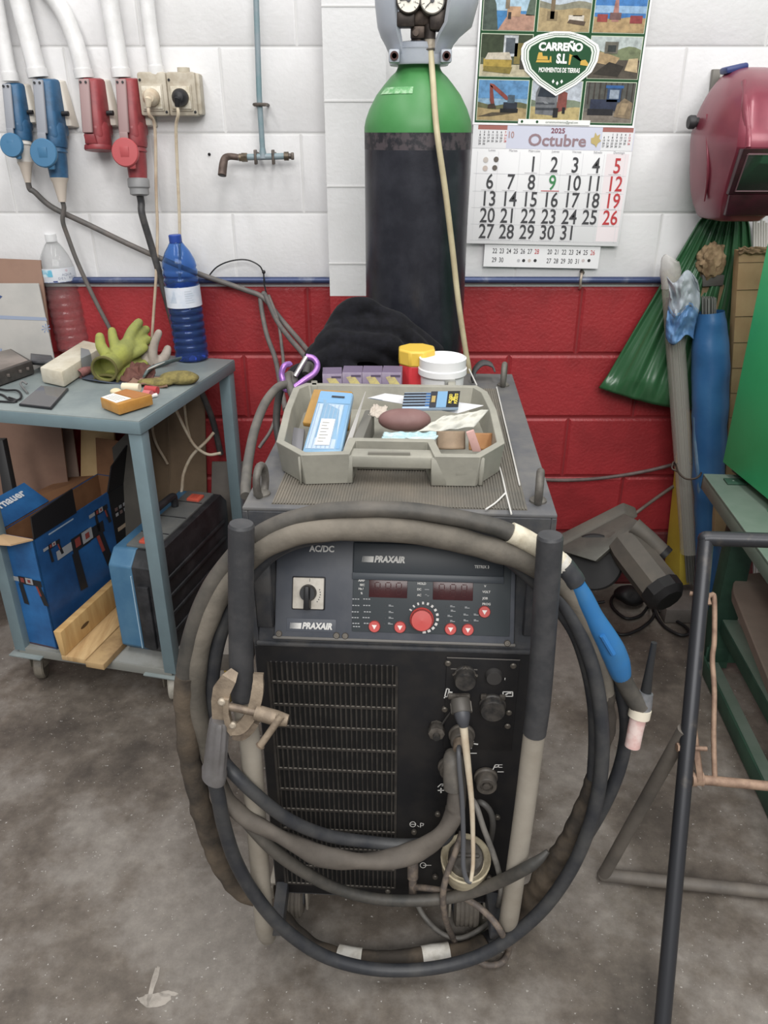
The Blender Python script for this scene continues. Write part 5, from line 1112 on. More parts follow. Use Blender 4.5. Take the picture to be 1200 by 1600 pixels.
b = MB(); o = TZq(282, 590, .016); b.ball(tuple(o), (.052, .030, .017), tanm, 4, nz=.12, nsc=30, M=None); b.ball(tuple(TZq(245, 597, .010)), (.05, .022, .010), tanm, 3, nz=.1, nsc=30)
tag(b.build('leather_glove', remesh=.003, smooth_it=2), 'fuzzy olive-brown folded glove at the right edge of the tabletop', 'glove')
b = MB(); q = [TZq(192, 598, .006), TZq(265, 598, .008), TZq(242, 574, .034), TZq(205, 572, .030)]
crumple('leather_rag', 'dark red-brown leather piece crumpled between the yellow and olive gloves', 'leather', [TZq(188, 594, .004), TZq(240, 598, .006), TZq(244, 570, .034), TZq(206, 566, .030)], lth, .016, 3.2, 30, 24, .003, 4)
crumple('leather_cuff', 'tan leather cuff lying flat below the olive glove', 'leather', [TZq(192, 602, .004), TZq(262, 604, .006), TZq(258, 590, .014), TZq(214, 590, .012)], lth2, .007, 3, 24, 14, .004, 9)
b = MB(); t0 = [TZq(225, 588, .022), TZq(234, 577, .030), TZq(256, 568, .034), TZq(282, 560, .034)]
b.tube(smooth(t0, 6), [.006, .011, .010, .008], mat('#5f6f70', .6, col2='#4d5a5a', sc=20), 12, flat=.5); b.tube(smooth([TZq(230, 578, .034), TZq(244, 572, .037), TZq(258, 566, .038)], 4), [.004, .006, .003], mat('#d9d6cf', .6), 10, flat=.4); tag(b.build('folded_rag'), 'grey-green and white folded rag on top of the olive glove', 'rag')
b = MB(); b.tube(smooth([TZq(124, 585, .012), TZq(133, 580, .016), TZq(142, 577, .014)], 4), [.012, .012, .008], mat('#8d5a56', .7, col2='#704542', sc=20), 14, caps=False); tag(b.build('leather_tube'), 'small reddish leather tube beside the open yellow cuff', 'leather')
b = MB(); b.grid(lambda u, v: TZq(128+68*u, 592+10*u-8*v, .003+.004*math.sin(5*u)), 16, 6, mat('#3c4452', .6)); tag(b.build('dark_cloth', solid=.002), 'dark blue cloth edge sticking out under the yellow gloves', 'cloth')
# small amber box, tape rolls
q = [TZq(157, 628, .030), TZq(192, 640, .030), TZq(239, 622, .030), TZq(205, 612, .030)]; q = [Z(155+1, 621, TZ+.030), Z(184, 632, TZ+.030), Z(238, 616, TZ+.030), Z(196, 607, TZ+.030)]
amb = mat('#c48c32', .35, col2='#b57c2a', sc=20)
card('cardboard_box', 'small flat amber box with a white label at the front of the table', 'box', q, .026, amb, .003, lambda b, q, n: (patch(b, q, n, .04, .86, .03, .48, ink('#e9e6de'), .0006), [patch(b, q, n, .12+.04*k, .70+.02*k, .12+.08*k, .14+.08*k, ink('#a9a7a2'), .001) for k in range(4)], patch(b, q, n, .05, .95, .52, .97, mat('#b3712f', .4), .0006)))
def roll(name, label, px, py, ang, L, r, m):
    o = TZq(px, py, r); dv = Vector((math.cos(math.radians(ang)), math.sin(math.radians(ang)), 0))*L/2; b = MB(); b.tube([o-dv, o+dv], r, m, 18); tag(b.build(name), label, name.split('_')[-1], None)
roll('chalk_stick', 'cream round stick lying behind the small amber box', 205, 605, -8, .045, .0105, mat('#e2d3b4', .7)); roll('crayon_marker', 'red round marker stick right of the cream stick', 237, 609, -18, .034, .0095, mat('#b83a3c', .5)); roll('eraser_lump', 'pink soft lump tucked behind the amber box corner', 231, 616, -20, .020, .010, mat('#c9696a', .6))
b = MB(); b.ball(tuple(TZq(181, 612, .009)), (.015, .011, .009), mat('#d9c9a0', .8), 3, nz=.15, nsc=60); tag(b.build('wax_lump'), 'small cream lump left of the cream stick', 'lump')
b = MB(); b.cyl(TZq(236, 619, .005), TZq(245, 617, .005), .005, mat('#d9d6d2', .5), 12); tag(b.build('white_cap'), 'tiny white cap at the right end of the amber box', 'cap')
# --- under the table
SZ = .1155
def S(px, py): return Z(px, py, SZ)
A0 = S(90, 1015); B0 = S(37, 1003); ex = (A0-B0).normalized(); ey = Vector((-ex.y, ex.x, 0)); BW = (A0-B0).length; BL, BH = .42, .345
BF = Matrix(((ex.x, ey.x, 0, B0.x), (ex.y, ey.y, 0, B0.y), (0, 0, 1, SZ), (0, 0, 0, 1)))
bx = thing('cardboard_box', 'blue printed power-tool carton with open flaps under the table', 'box', BF)
bb1 = mat('#1b4f86', .4, col2='#2373b5', sc=6, lo=.35, hi=.65); bb2 = mat('#173f6e', .4, col2='#1d5a96', sc=6, lo=.35, hi=.65); inner = mat('#8a5f3c', .7, col2='#7a5233', sc=10); bkd = mat('#1e1d1f', .5); kraft = mat('#c8a477', .7)
b = MB(BF); th = .004
b.box((BW/2, th/2, BH/2), (BW, th, BH), bb1); b.box((BW-th/2, BL/2, BH/2), (th, BL, BH), bb2); b.box((th/2, BL/2, BH/2), (th, BL, BH), bb2); b.box((BW/2, BL-th/2, BH/2), (BW, th, BH), bb1); b.box((BW/2, BL/2, .003), (BW, BL, .005), inner)
b.box((th+.0006, BL/2, BH/2), (.001, BL-.01, BH-.002), inner); b.box((BW/2, BL-th-.0006, BH/2), (BW-.01, .001, BH-.002), inner); b.box((BW-th-.0006, BL/2, BH/2), (.001, BL-.01, BH-.002), inner)
drg = mat('#26262a', .4); drs = mat('#b9bcc0', .3, .4); drr = mat('#8a3b34', .4)
def drill(o, e1, e2, n, s):
    def q(a, c, m, h=.0015):
        b.face([o+e1*(x*s)+e2*(y*s)+n*h for x, y in ((a[0], a[1]), (c[0], a[1]), (c[0], c[1]), (a[0], c[1]))], m)
    q((-.5, .0), (-.22, .12), drs); q((-.22, -.05), (.12, .15), drg, .0017); q((-.02, -.02), (.18, .14), drs, .002); q((.12, -.04), (.42, .12), drg, .0017)
    b.face([o+e1*(x*s)+e2*(y*s)+n*.0017 for x, y in ((-.25, -.05), (-.13, -.05), (-.08, -.62), (-.22, -.60))], drg); b.face([o+e1*(x*s)+e2*(y*s)+n*.0017 for x, y in ((.24, -.04), (.38, -.04), (.50, -.55), (.36, -.55))], drg)
    b.face([o+e1*(x*s)+e2*(y*s)+n*.0022 for x, y in ((.24, -.04), (.30, -.04), (.36, -.3), (.30, -.3))], drr); q((.04, .02), (.12, .10), drr, .0025); q((-.16, .0), (-.06, .12), drr, .0025)
X, Y_, Zz = Vector((1, 0, 0)), Vector((0, 1, 0)), Vector((0, 0, 1))
drill(Vector((BW*.55, -.0005, BH*.60)), X, Zz, Vector((0, -1, 0)), .115)
drill(Vector((BW+.0005, BL*.42, BH*.72)), Y_, Zz, X, .22); drill(Vector((BW+.0005, BL*.14, BH*.86)), Y_, Zz, X, .07); drill(Vector((BW+.0005, BL*.62, BH*.88)), Y_, Zz, X, .09); b.box((BW+.0006, BL*.25, BH*.965), (.0006, .10, .004), ink('#8ea3b8'))
b.build('carton', bx)
def flap(q, m, m2=None, nm='flap'):
    b = MB(BF); n = (Vector(q[1])-Vector(q[0])).cross(Vector(q[3])-Vector(q[0])).normalized()*.002
    b.slab([Vector(p)+n for p in q], -2*n, m, 0)
    if m2: b.slab([Vector(p)-n*1.02 for p in q], -n*.5, m2, 0)
    return b.build(nm, bx), b
flap([(0, 0, BH), (BW, 0, BH), (BW-.01, -.065, BH+.016), (-.10, -.085, BH+.004)], kraft, None)
flap([(BW, .002, BH), (BW, .17, BH), (BW+.006, .165, BH+.075), (BW+.004, .004, BH+.065)], bkd, None)
flap([(BW, .31, BH-.002), (BW, BL, BH-.002), (BW+.02, BL+.02, BH+.13), (BW+.012, .33, BH+.075)], bkd, None)
b = MB(BF); b.box((BW+.0012, .365, BH*.53), (.0012, .106, BH*.92), bkd); b.box((BW+.002, .37, BH*.62), (.0008, .085, .012), ink('#a08d78')); [b.box((BW+.002, .335+.02*(k % 4), BH*(.76+.05*(k//4))), (.0008, .012, .010), ink(('#8d8d90', '#6a5552', '#77797d')[k % 3])) for k in range(8)]; b.build('print_panel', bx)
flap([(0, .02, BH), (0, BL-.02, BH), (-.10, BL-.02, BH-.02), (-.10, .03, BH+.01)], inner, bb1)
o, _ = flap([(0, BL, BH), (BW, BL, BH), (BW, BL+.02, BH+.11), (0, BL+.02, BH+.11)], inner, kraft)
# lettering on the far left flap that stands up
fq = [(0.0, .0, BH+.004), (.0, .20, BH+.004), (-.075, .20, BH+.05), (-.075, .0, BH+.05)]
o, _ = flap(fq, bb1, kraft)
b = MB(BF); p0 = Vector(fq[0]); e1 = (Vector(fq[1])-p0).normalized(); e2 = (Vector(fq[3])-p0).normalized(); n = e1.cross(e2).normalized(); n = n if n.x > 0 else -n
e2 = (n.cross(e1)).normalized()
M_ = Matrix(((e1.x, e2.x, n.x, 0), (e1.y, e2.y, n.y, 0), (e1.z, e2.z, n.z, 0), (0, 0, 0, 1))); M_.translation = p0+e1*.11+e2*(.062 if e2.z > 0 else -.062)+n*.0035
b.text('ernauer', 0, 0, .036, ink('#dfe3e8'), 0, bold=.03, M=M_); b.build('print', o)
# wooden L-shaped offcut
wood = mat('#d0aa6a', .6, col2='#b98e50', sc=5, aniso=(1, 8, 1), lo=.35, hi=.65); knot = mat('#5d4325', .7); endg = mat('#e3cfa3', .65)
w0, w1 = S(97, 1030), S(176, 1004); dirw = (S(190, 960)-S(97, 1030)); dirw.z = 0
wf0 = S(97, 1031); wdir = Vector((TD.x+.02, TD.y, 0)).normalized(); wrt = Vector((wdir.y, -wdir.x, 0)); Lw = .40
wt = thing('wooden_offcut', 'L-shaped pine offcut of two boards lying between the carton and tool case', 'wood', T(wf0))
b = MB(); up_ = Vector((0, 0, 1)); b.hexa([wf0+up_*.016, wf0+wrt*.014+up_*.016, wf0+wrt*.014+up_*.092, wf0+up_*.092-wrt*.008], [p+wdir*Lw for p in (wf0+up_*.016, wf0+wrt*.014+up_*.016, wf0+wrt*.014+up_*.092, wf0+up_*.092-wrt*.008)], wood, .001)
for f, z in ((.25, .05), (.75, .07)): c0 = wf0+wrt*.0146+wdir*(Lw*f)+up_*z; b.face([c0+wdir*(.02*math.cos(a))+up_*(.006*math.sin(a)) for a in [2*PI*k/10 for k in range(10)]], knot)
b.build('upright_board', wt)
b = MB(); b.hexa([wf0, wf0+wrt*.075, wf0+wrt*.075+up_*.015, wf0+up_*.015], [p+wdir*Lw for p in (wf0, wf0+wrt*.075, wf0+wrt*.075+up_*.015, wf0+up_*.015)], mat('#c9a772', .6, col2='#b08b58', sc=5, aniso=(8, 1, 1)), .001); b.build('flat_board', wt)
b = MB(); p0 = wf0+wrt*.082-wdir*.012; b.hexa([p0, p0+wrt*.055, p0+wrt*.055+up_*.018, p0+up_*.018], [p+wdir*.30 for p in (p0, p0+wrt*.055, p0+wrt*.055+up_*.018, p0+up_*.018)], mat('#b89765', .65, col2='#8d6f48', sc=8), .001)
tag(b.build('wood_strip'), 'short wood strip lying at the foot of the blue tool case', 'wood')
# tool case standing on its long edge
c0 = S(193, 1020); cdx = Vector((math.cos(math.radians(14)), -math.sin(math.radians(14)), 0)); cdy = Vector((-cdx.y, cdx.x, 0)); cw_, cl_, ch_ = .135, .44, .315
KF = Matrix(((cdx.x, cdy.x, 0, c0.x), (cdx.y, cdy.y, 0, c0.y), (0, 0, 1, SZ), (0, 0, 0, 1)))
kc = thing('tool_case', 'blue and black power-tool case with orange latches standing under the table', 'tool case', KF)
kb = mat('#3a6c90', .45, col2='#4a7a9a', sc=8); kk = mat('#242528', .5, col2='#37373a', sc=20); kd = mat('#5b5f60', .65, col2='#6f706c', sc=12, lo=.35, hi=.65); orange = mat('#d5543a', .45)
def side(y0, y1, x0, x1, z0, z1, m, c=.028):
    b.hexa([(x0, y0+c, z0), (x1, y0+c, z0), (x1, y1-c, z0), (x0, y1-c, z0)], [(x0, y0+c, z1), (x1, y0+c, z1), (x1, y1-c, z1), (x0, y1-c, z1)], m)
def shellp(x0, x1, m):
    p = [(0+.03, 0), (cl_-.03, 0), (cl_, .03), (cl_, ch_-.035), (cl_-.035, ch_), (.035, ch_), (0, ch_-.035), (0, .03)]
    n = len(p); b.add([(x0, y, z) for y, z in p]+[(x1, y, z) for y, z in p], [tuple(range(n))[::-1], tuple(range(n, 2*n))]+[(i, (i+1) % n, n+(i+1) % n, n+i) for i in range(n)], m)
b = MB(KF); shellp(0, cw_*.50, kb); b.build('blue_half', kc, bevel=.004)
b = MB(KF); shellp(cw_*.50, cw_, kk)
for k in range(4): b.box((cw_+.002, cl_/2, .06+.055*k), (.006, cl_*.86, .012), kk, .002)
b.build('black_half', kc, bevel=.004)
b = MB(KF); b.box((cw_*.56, cl_/2, ch_+.003), (cw_*.62, cl_*.80, .008), kd, .002)
for y in (.10, .20, .30): b.box((cw_*.56, y+.02, ch_+.0075), (cw_*.60, .003, .002), kk)
b.build('top_cover', kc)
b = MB(KF); b.box((cw_*.47, -.001, ch_*.45), (.0025, .003, ch_*.72), mat('#9fc0d6', .4)); b.box((cw_*.70, -.004, ch_*.42), (.034, .012, ch_*.62), kk, .003); b.build('front_trim', kc)
b = MB(KF); hy0, hy1 = .135, .285; xh = cw_*.36; b.tube(smooth([(xh, hy0, ch_), (xh, hy0, ch_+.028), (xh, hy0+.015, ch_+.042), (xh, hy1-.015, ch_+.042), (xh, hy1, ch_+.028), (xh, hy1, ch_)], 5), .0105, kk, 12); b.build('handle', kc)
for y in (.075, .345):
    b = MB(KF); b.box((cw_*.62, y, ch_+.010), (.040, .038, .010), orange, .003); b.box((cw_*.62, y, ch_+.0145), (.018, .026, .004), mat('#bf4630', .5), .001); b.build('latch', kc)
# panels leaning on the wall behind the table
mdf = mat('#8a7359', .75, col2='#6d5a46', sc=4, lo=.35, hi=.65); dkp = mat('#4a4742', .7, col2='#57534c', sc=6)
board('fibreboard', 'dusty tan board leaning on the red wall behind the table right leg', 'board', [P(222, 560, 2.30), P(318, 560, 2.30), P(326, 905, 2.285), P(212, 905, 2.285)], (0, .012, 0), mdf)
board('leaning_sheet', 'dark grey panel leaning behind the tool case, left of the tan board', 'board', [P(175, 700, 2.17), P(233, 640, 2.17), P(226, 930, 2.09), P(200, 930, 2.09)], (0, .010, 0), dkp)
board('cardboard_sheet', 'big dull brown cardboard sheet standing behind the carton under the table', 'cardboard', [P(-90, 655, 2.26), P(112, 660, 2.26), P(135, 830, 2.20), P(-90, 905, 2.17)], (0, .006, 0), mat('#8c7466', .75, col2='#7b6558', sc=4))
board('wooden_board', 'pale wood panel behind the carton, right of the rear table leg', 'board', [P(126, 660, 2.27), P(177, 655, 2.27), P(186, 850, 2.2), P(126, 850, 2.2)], (0, .014, 0), mat('#cfae78', .65, col2='#bd9a64', sc=4))
board('steel_plate', 'dull grey plate on the floor line right of the tan board', 'plate', [P(331, 722, 2.305), P(385, 722, 2.305), P(392, 900, 2.26), P(328, 900, 2.26)], (0, .008, 0), mat('#6d6660', .6, col2='#7b746c', sc=6))
board('steel_bar', 'dark steel angle bar leaning at the photo left edge under the table', 'bar', [P(-8, 688, 2.05), P(4, 688, 2.05), P(34, 838, 1.95), P(14, 838, 1.95)], (.004, .02, 0), mat('#2b2a2b', .5))
b = MB(); b.tube(smooth(pw((334, 676, 2.20), (322, 690, 2.18), (300, 712, 2.16), (287, 740, 2.15), (283, 770, 2.15), (270, 790, 2.14), (256, 805, 2.14), (252, 830, 2.14)), 8), .0048, cream, 10); b.tube(smooth(pw((275, 640, 2.2), (290, 672, 2.18), (305, 697, 2.16), (325, 710, 2.15), (345, 708, 2.15)), 8), .0044, cream, 10); tag(b.build('beige_cable'), 'beige cable crossing itself in front of the tan board', 'cable')
b = MB(); b.tube(smooth(pw((262, 600, 2.285), (263, 660, 2.265), (265, 720, 2.24), (262, 780, 2.22)), 6), .0024, mat('#6d5b46', .6), 8); tag(b.build('thin_wire'), 'thin brown wire hanging down the tan board', 'wire')
# yellow cable coil and bracket between trolley and machine
ye = mat('#b99a2e', .5, col2='#97802a', sc=20); b = MB()
cc = P(346, 1048, 1.195)
for k in range(6):
    pts = [cc+Vector(((.018+.004*(k % 3))*math.cos(a)+.006*math.sin(k), .012*k-.03, (.062-.004*k)*math.sin(a)+.004*math.cos(k*2))) for a in [2*PI*j/20 for j in range(20)]]
    b.tube(smooth(pts, 2, closed=True)+[pts[0]], .0048, ye, 8, caps=False)
tag(b.build('yellow_cable'), 'coil of yellow cable hanging at the machine left side', 'cable')
b = MB(); b.hexa([P(340, 1022, 1.12), P(392, 1022, 1.12), P(392, 1050, 1.12), P(340, 1048, 1.12)], [p+Vector((0, .075, 0)) for p in (P(340, 1022, 1.12), P(392, 1022, 1.12), P(392, 1050, 1.12), P(340, 1048, 1.12))], mat('#6d6760', .5, .3, col2='#7d766d', sc=20), .002); o = b.build('cable_bracket', wm)
# ================================================================== calendar on the wall
a0 = math.radians(-1.1)
CF_ = Frame(P(852, 200, 2.306), (math.cos(a0), 0, math.sin(a0)), (0, 0, 1))
cal = thing('calendar', 'wall calendar with a green photo board on top and October dates below', 'calendar', CF_.M)
def cu(px, py): return CF_.uv(px, py)
gr = ink('#1d4d2b'); wht = mat('#e9e8ea', .6); pale = mat('#d9d9e6', .6)
bl_ = cu(738, 196); br_ = cu(990, 198); tl_ = cu(755, -10); tr_ = cu(1021, -10)
b = MB(CF_.M); X0, X1, Y0, Y1 = bl_.x, br_.x, (bl_.y+br_.y)/2, .40
b.box(((X0+X1)/2, (Y0+Y1)/2, .002), (X1-X0, Y1-Y0, .003), wht); b.box(((X0+X1)/2, (Y0+Y1)/2+.001, .0037), (X1-X0-.010, Y1-Y0-.008, .0006), gr)
h1 = .0044
def poly(pts, m, h=h1): b.face([(x, y, h) for x, y in pts], m)
cw3 = (X1-X0-.010)/3; ch3 = .0985
def photo(ci, ri, fn):
    x0 = X0+.005+ci*cw3+.005; x1 = X0+.005+(ci+1)*cw3-.005; y0 = Y0+.011+ri*(ch3+.003); y1 = y0+ch3-.006
    poly([(x0-.0016, y0-.0016), (x1+.0016, y0-.0016), (x1+.0016, y1+.0016), (x0-.0016, y1+.0016)], ink('#cdd6bd'), .0042)
    W_, H_ = x1-x0, y1-y0
    def grain(c):                     # printed photo tone with a little grain
        v = [int(c[i:i+2], 16) for i in (1, 3, 5)]; return mat(c, .6, col2='#%02x%02x%02x' % tuple(int(q*.74) for q in v), sc=70, lo=.40, hi=.75, spec=.3)
    def R(u0, v0, u1, v1, c, h=h1): poly([(x0+W_*u0, y0+H_*v0), (x0+W_*u1, y0+H_*v0), (x0+W_*u1, y0+H_*v1), (x0+W_*u0, y0+H_*v1)], grain(c), h)
    def Gn(pts, c, h=h1): poly([(x0+W_*u, y0+H_*v) for u, v in pts], grain(c), h)
    fn(R, Gn)
H = [h1+.0003*k for k in range(8)]
def hill(G, v0, c, h, amp=.05, ph=0.): G([(0, 0), (1, 0)]+[(1-k/8, v0+amp*math.sin(k*.9+ph)) for k in range(9)], c, h)
def ex(R, G): R(0, 0, 1, 1, '#8fb4d0'); R(0, .55, 1, 1, '#5f97c9', H[1]); hill(G, .42, '#6f6f4c', H[1]); hill(G, .30, '#b49c6c', H[2], .03); G([(.22, .92), (.30, .90), (.58, .62), (.64, .50), (.56, .52), (.28, .80), (.24, .84)], '#9a4a40', H[3]); G([(.22, .90), (.28, .84), (.34, .40), (.28, .34), (.24, .5)], '#8a443b', H[3]); G([(.20, .30), (.38, .30), (.34, .42), (.22, .40)], '#4a3d33', H[4]); R(.52, .28, .80, .46, '#2e3440', H[4]); R(.60, .44, .74, .64, '#4f6272', H[5]); R(.46, .20, .82, .30, '#232428', H[5]); G([(0, .08), (.3, .2), (.8, .2), (.3, .10)], '#5c5140', H[3])
def lorry(R, G): R(0, 0, 1, 1, '#c4cbd6'); hill(G, .5, '#7f8b74', H[1]); hill(G, .34, '#bda970', H[2], .03, 1); G([(.10, .18), (.52, .14), (.52, .84), (.44, .92), (.14, .88), (.08, .7)], '#75777c', H[3]); G([(.12, .62), (.48, .60), (.46, .84), (.16, .84)], '#2d3642', H[4]); R(.10, .28, .46, .34, '#43464c', H[4]); R(.10, .42, .48, .47, '#4a4d53', H[4]); G([(.52, .22), (.72, .30), (.72, .72), (.54, .82)], '#8a4a42', H[3]); R(.46, .10, .56, .34, '#2a2a2c', H[5]); R(.64, .20, .70, .36, '#2a2a2c', H[5]); G([(.28, .44), (.36, .44), (.30, .50), (.22, .50)], '#8c8e93', H[5])
def dozer(R, G): R(0, 0, 1, 1, '#6f6a63'); R(0, .35, 1, 1, '#5a5a55', H[1]); 
def dozer2(R, G):
    dozer(R, G)
    for k in range(9): R(.05+k*.11, .45, .08+k*.11, 1, '#453f3a', H[2])
    R(0, 0, 1, .25, '#857b70', H[2]); R(.12, .30, .66, .58, '#353c52', H[3]); R(.44, .52, .72, .90, '#3a5275', H[3]); R(.40, .86, .76, .93, '#2f62a0', H[4]); R(.49, .60, .68, .82, '#9aa7b8', H[4]); R(.08, .18, .60, .34, '#2a2a2e', H[4]); G([(.62, .15), (.96, .1), (.98, .5), (.8, .62), (.66, .45)], '#8d7a60', H[4]); G([(.70, .2), (.84, .2), (.9, .5), (.76, .5)], '#a8916f', H[5])
def roller(R, G): R(0, 0, 1, 1, '#59604c'); R(0, .45, 1, 1, '#3f4a34', H[1]); R(0, 0, 1, .28, '#c9bd9c', H[1]); R(.44, .48, .72, .98, '#c8ccd0', H[2]); R(.48, .55, .66, .92, '#5a626a', H[3]); R(.66, .3, .98, .8, '#8a7a3e', H[2]); R(.06, .20, .62, .42, '#b99c3a', H[3]); G([(.08, .40), (.62, .40), (.56, .58), (.14, .56)], '#d2c6b2', H[4]); G([(.06, .12), (.60, .06), (.64, .22), (.08, .24)], '#8f7d34', H[4]); R(.78, .18, .94, .52, '#4a443c', H[4])
def wreck(R, G): R(0, 0, 1, 1, '#b8c2c0'); hill(G, .70, '#7a8460', H[1], .08); R(0, 0, 1, .45, '#5b5348', H[2]); G([(.02, .4), (.5, .3), (.6, .5), (.3, .62), (.06, .66)], '#b5996e', H[3]); R(.28, .60, .54, .88, '#6f6c60', H[4]); R(.34, .64, .50, .80, '#3a3f3e', H[5]); G([(.1, .1), (.6, .05), (.7, .3), (.4, .4)], '#3a352e', H[4]); G([(.72, .2), (.98, .15), (.96, .5), (.78, .48)], '#cdb58a', H[4])
def topA(R, G): R(0, 0, 1, 1, '#3f86c0'); R(.2, .45, 1, .8, '#a9c8dc', H[1]); G([(0, 0), (.3, 0), (.24, .6), (.1, 1), (0, 1)], '#4e5b52', H[2]); G([(.3, 0), (1, 0), (1, .36), (.5, .40)], '#b98d78', H[2]); G([(.82, .35), (1, .35), (1, .8), (.88, .7)], '#5d6b5c', H[2]); R(.46, .32, .72, .55, '#c29a76', H[3]); R(.42, .5, .5, .78, '#8a7a62', H[4]); R(.48, .26, .54, .42, '#3b3530', H[4])
def topB(R, G): R(0, 0, 1, 1, '#bcc7d2'); hill(G, .66, '#8f8c78', H[1]); hill(G, .52, '#b39c70', H[2], .03); R(.22, .28, .30, .86, '#7d6a50', H[3]); R(.16, .24, .36, .46, '#8d7a58', H[3]); R(.58, .22, .88, .38, '#d9cfc0', H[3]); G([(.56, .2), (.9, .14), (.92, .24), (.6, .28)], '#5c4c3e', H[4]); R(.66, .36, .84, .50, '#a88e60', H[3])
def topC(R, G): R(0, 0, 1, 1, '#3c7fc4'); R(0, .45, 1, .62, '#8fb4d8', H[1]); hill(G, .34, '#b8996a', H[2], .03); R(.06, .24, .26, .42, '#a04440', H[3]); R(.70, .22, .94, .40, '#9a3f42', H[3]); G([(.34, .25), (.48, .25), (.44, .8), (.38, .8)], '#b07a70', H[3]); R(.30, .3, .52, .46, '#7a5a58', H[4]); R(.39, .78, .42, 1, '#c9cfe0', H[4])
for ci, ri, fn in ((0, 0, ex), (1, 0, lorry), (2, 0, dozer2), (0, 1, roller), (2, 1, wreck), (0, 2, topA), (1, 2, topB), (2, 2, topC)): photo(ci, ri, fn)
sc_ = cu(873, 97); sx, sy = sc_
def shield(k): return [(sx+x*k, sy+y*k*.90+.002) for x, y in ((-.100, .028), (-.094, .042), (-.06, .062), (-.02, .072), (.02, .072), (.06, .062), (.094, .042), (.100, .028), (.098, .002), (.086, -.026), (.05, -.058), (.0, -.088), (-.05, -.058), (-.086, -.026), (-.098, .002))]
poly(shield(1.0), ink('#f1f1ee'), .0068); poly(shield(.93), ink('#2b5a38'), .0070); poly(shield(.915), ink('#f1f1ee'), .0072); poly(shield(.87), ink('#2b5a38'), .0074); poly(shield(.85), ink('#dfe6dc'), .0076); poly(shield(.80), ink('#225232'), .0078)
wi = ink('#f4f4f0'); yel = ink('#d3a83a')
b.text('CARREÑO', sx, sy+.032, .024, wi, .0082, bold=.05, sx=1.05, space=.92); b.text('S.L', sx+.005, sy+.006, .028, wi, .0082, bold=.05, sx=.8)
b.text('MOVIMIENTOS DE TIERRAS', sx+.002, sy-.019, .0145, wi, .0082, bold=.03, sx=.60)
for k, y in ((-.011, 0), (0, -.004), (.011, 0)): poly([(sx+k-.0035, sy-.044+y), (sx+k, sy-.049+y), (sx+k+.0035, sy-.044+y), (sx+k, sy-.039+y)], wi, .0082)
def mach(x, y, s):
    poly([(x-.018*s, y-.008), (x+.018*s, y-.008), (x+.016*s, y-.003), (x-.016*s, y-.003)], yel, .0082); poly([(x-.016*s, y-.002), (x+.012*s, y-.002), (x+.010*s, y+.006), (x-.002*s, y+.006), (x-.004*s, y+.014), (x-.013*s, y+.014), (x-.015*s, y+.006)], yel, .0082); poly([(x+.016*s, y-.006), (x+.022*s, y-.008), (x+.020*s, y+.006), (x+.017*s, y+.006)], yel, .0082)
mach(sx-.042, sy+.006, 1)
x, y = sx+.048, sy+.008; poly([(x-.024, y-.014), (x-.020, y-.014), (x-.018, y+.006), (x-.004, y+.008), (x+.008, y-.004), (x+.006, y-.006), (x-.006, y+.003), (x-.024, y+.010)], yel, .0082); poly([(x+.006, y-.014), (x+.026, y-.016), (x+.026, y-.010), (x+.018, y-.002), (x+.006, y-.004)], yel, .0082)
b.text('EXCAVACIONES EN OBRAS PUBLICAS', sx, sy+.0605, .0048, ink('#9aa59a'), .0082, sx=.9)
p = cu(865, 191); b.box((p.x, p.y, .0066), (.19, .012, .001), ink('#f1f1ee')); b.text('600000000  ✉ excavaciones@gmail.com' if False else 'carrenomovimientos@gmail.com', p.x+.02, p.y, .008, ink('#4a5a4a'), .0076, sx=.8); b.lathe([(.0035, .0072), (0, .0072)], gr, T(p.x-.085, p.y, 0), 12); b.lathe([(.0035, .0072), (0, .0072)], gr, T(p.x-.045, p.y, 0), 12)
b.build('photo_board', cal)
# date pad
b = MB(CF_.M); pb0 = cu(728, 379); pb1 = cu(965, 385); pt0 = cu(739, 200); px0, px1, py0, py1 = pb0.x, pb1.x, (pb0.y+pb1.y)/2, Y0-.001
PW, PH = px1-px0, py1-py0
b.box(((px0+px1)/2, (py0+py1)/2, .005), (PW, PH, .006), wht, .0006)
hp = .0084
def prect(u0, v0, u1, v1, m, h=hp): b.face([(px0+PW*u0, py0+PH*v0, h), (px0+PW*u1, py0+PH*v0, h), (px0+PW*u1, py0+PH*v1, h), (px0+PW*u0, py0+PH*v1, h)], m)
prect(0, .815, 1, 1, ink('#ced0e2')); prect(.0, .815, .21, 1, ink('#e4e3e6'), .0086); prect(.80, .815, .995, 1, ink('#e4e3e6'), .0086); prect(.03, .965, .21, 1, ink('#a86a62'), .0088); prect(.80, .965, .99, 1, ink('#a86a62'), .0088)
dk = ink('#4a4a4d'); rd = ink('#c2383c'); gn = ink('#3f8a55'); mv = ink('#9a7f86')
def ptext(s, u, v, size, m, **k): b.text(s, px0+PW*u, py0+PH*v, size, m, .0092, **k)
ptext('2025', .525, .965, .0165, ink('#8a4a5a'), bold=.02, sx=1.15); ptext('Octubre', .525, .885, .040, mv, bold=.022, sx=1.12); ptext('10', .235, .925, .022, ink('#b58d86'), bold=.01, sx=.8)
lx, ly = px0+PW*.765, py0+PH*.90; poly([(lx-.012, ly-.008), (lx-.002, ly-.012), (lx+.003, ly-.018), (lx+.006, ly-.008), (lx+.014, ly-.002), (lx+.008, ly+.004), (lx+.010, ly+.014), (lx+.002, ly+.010), (lx-.004, ly+.018), (lx-.006, ly+.006), (lx-.014, ly+.004)], ink('#c2ac6c'), .0094)
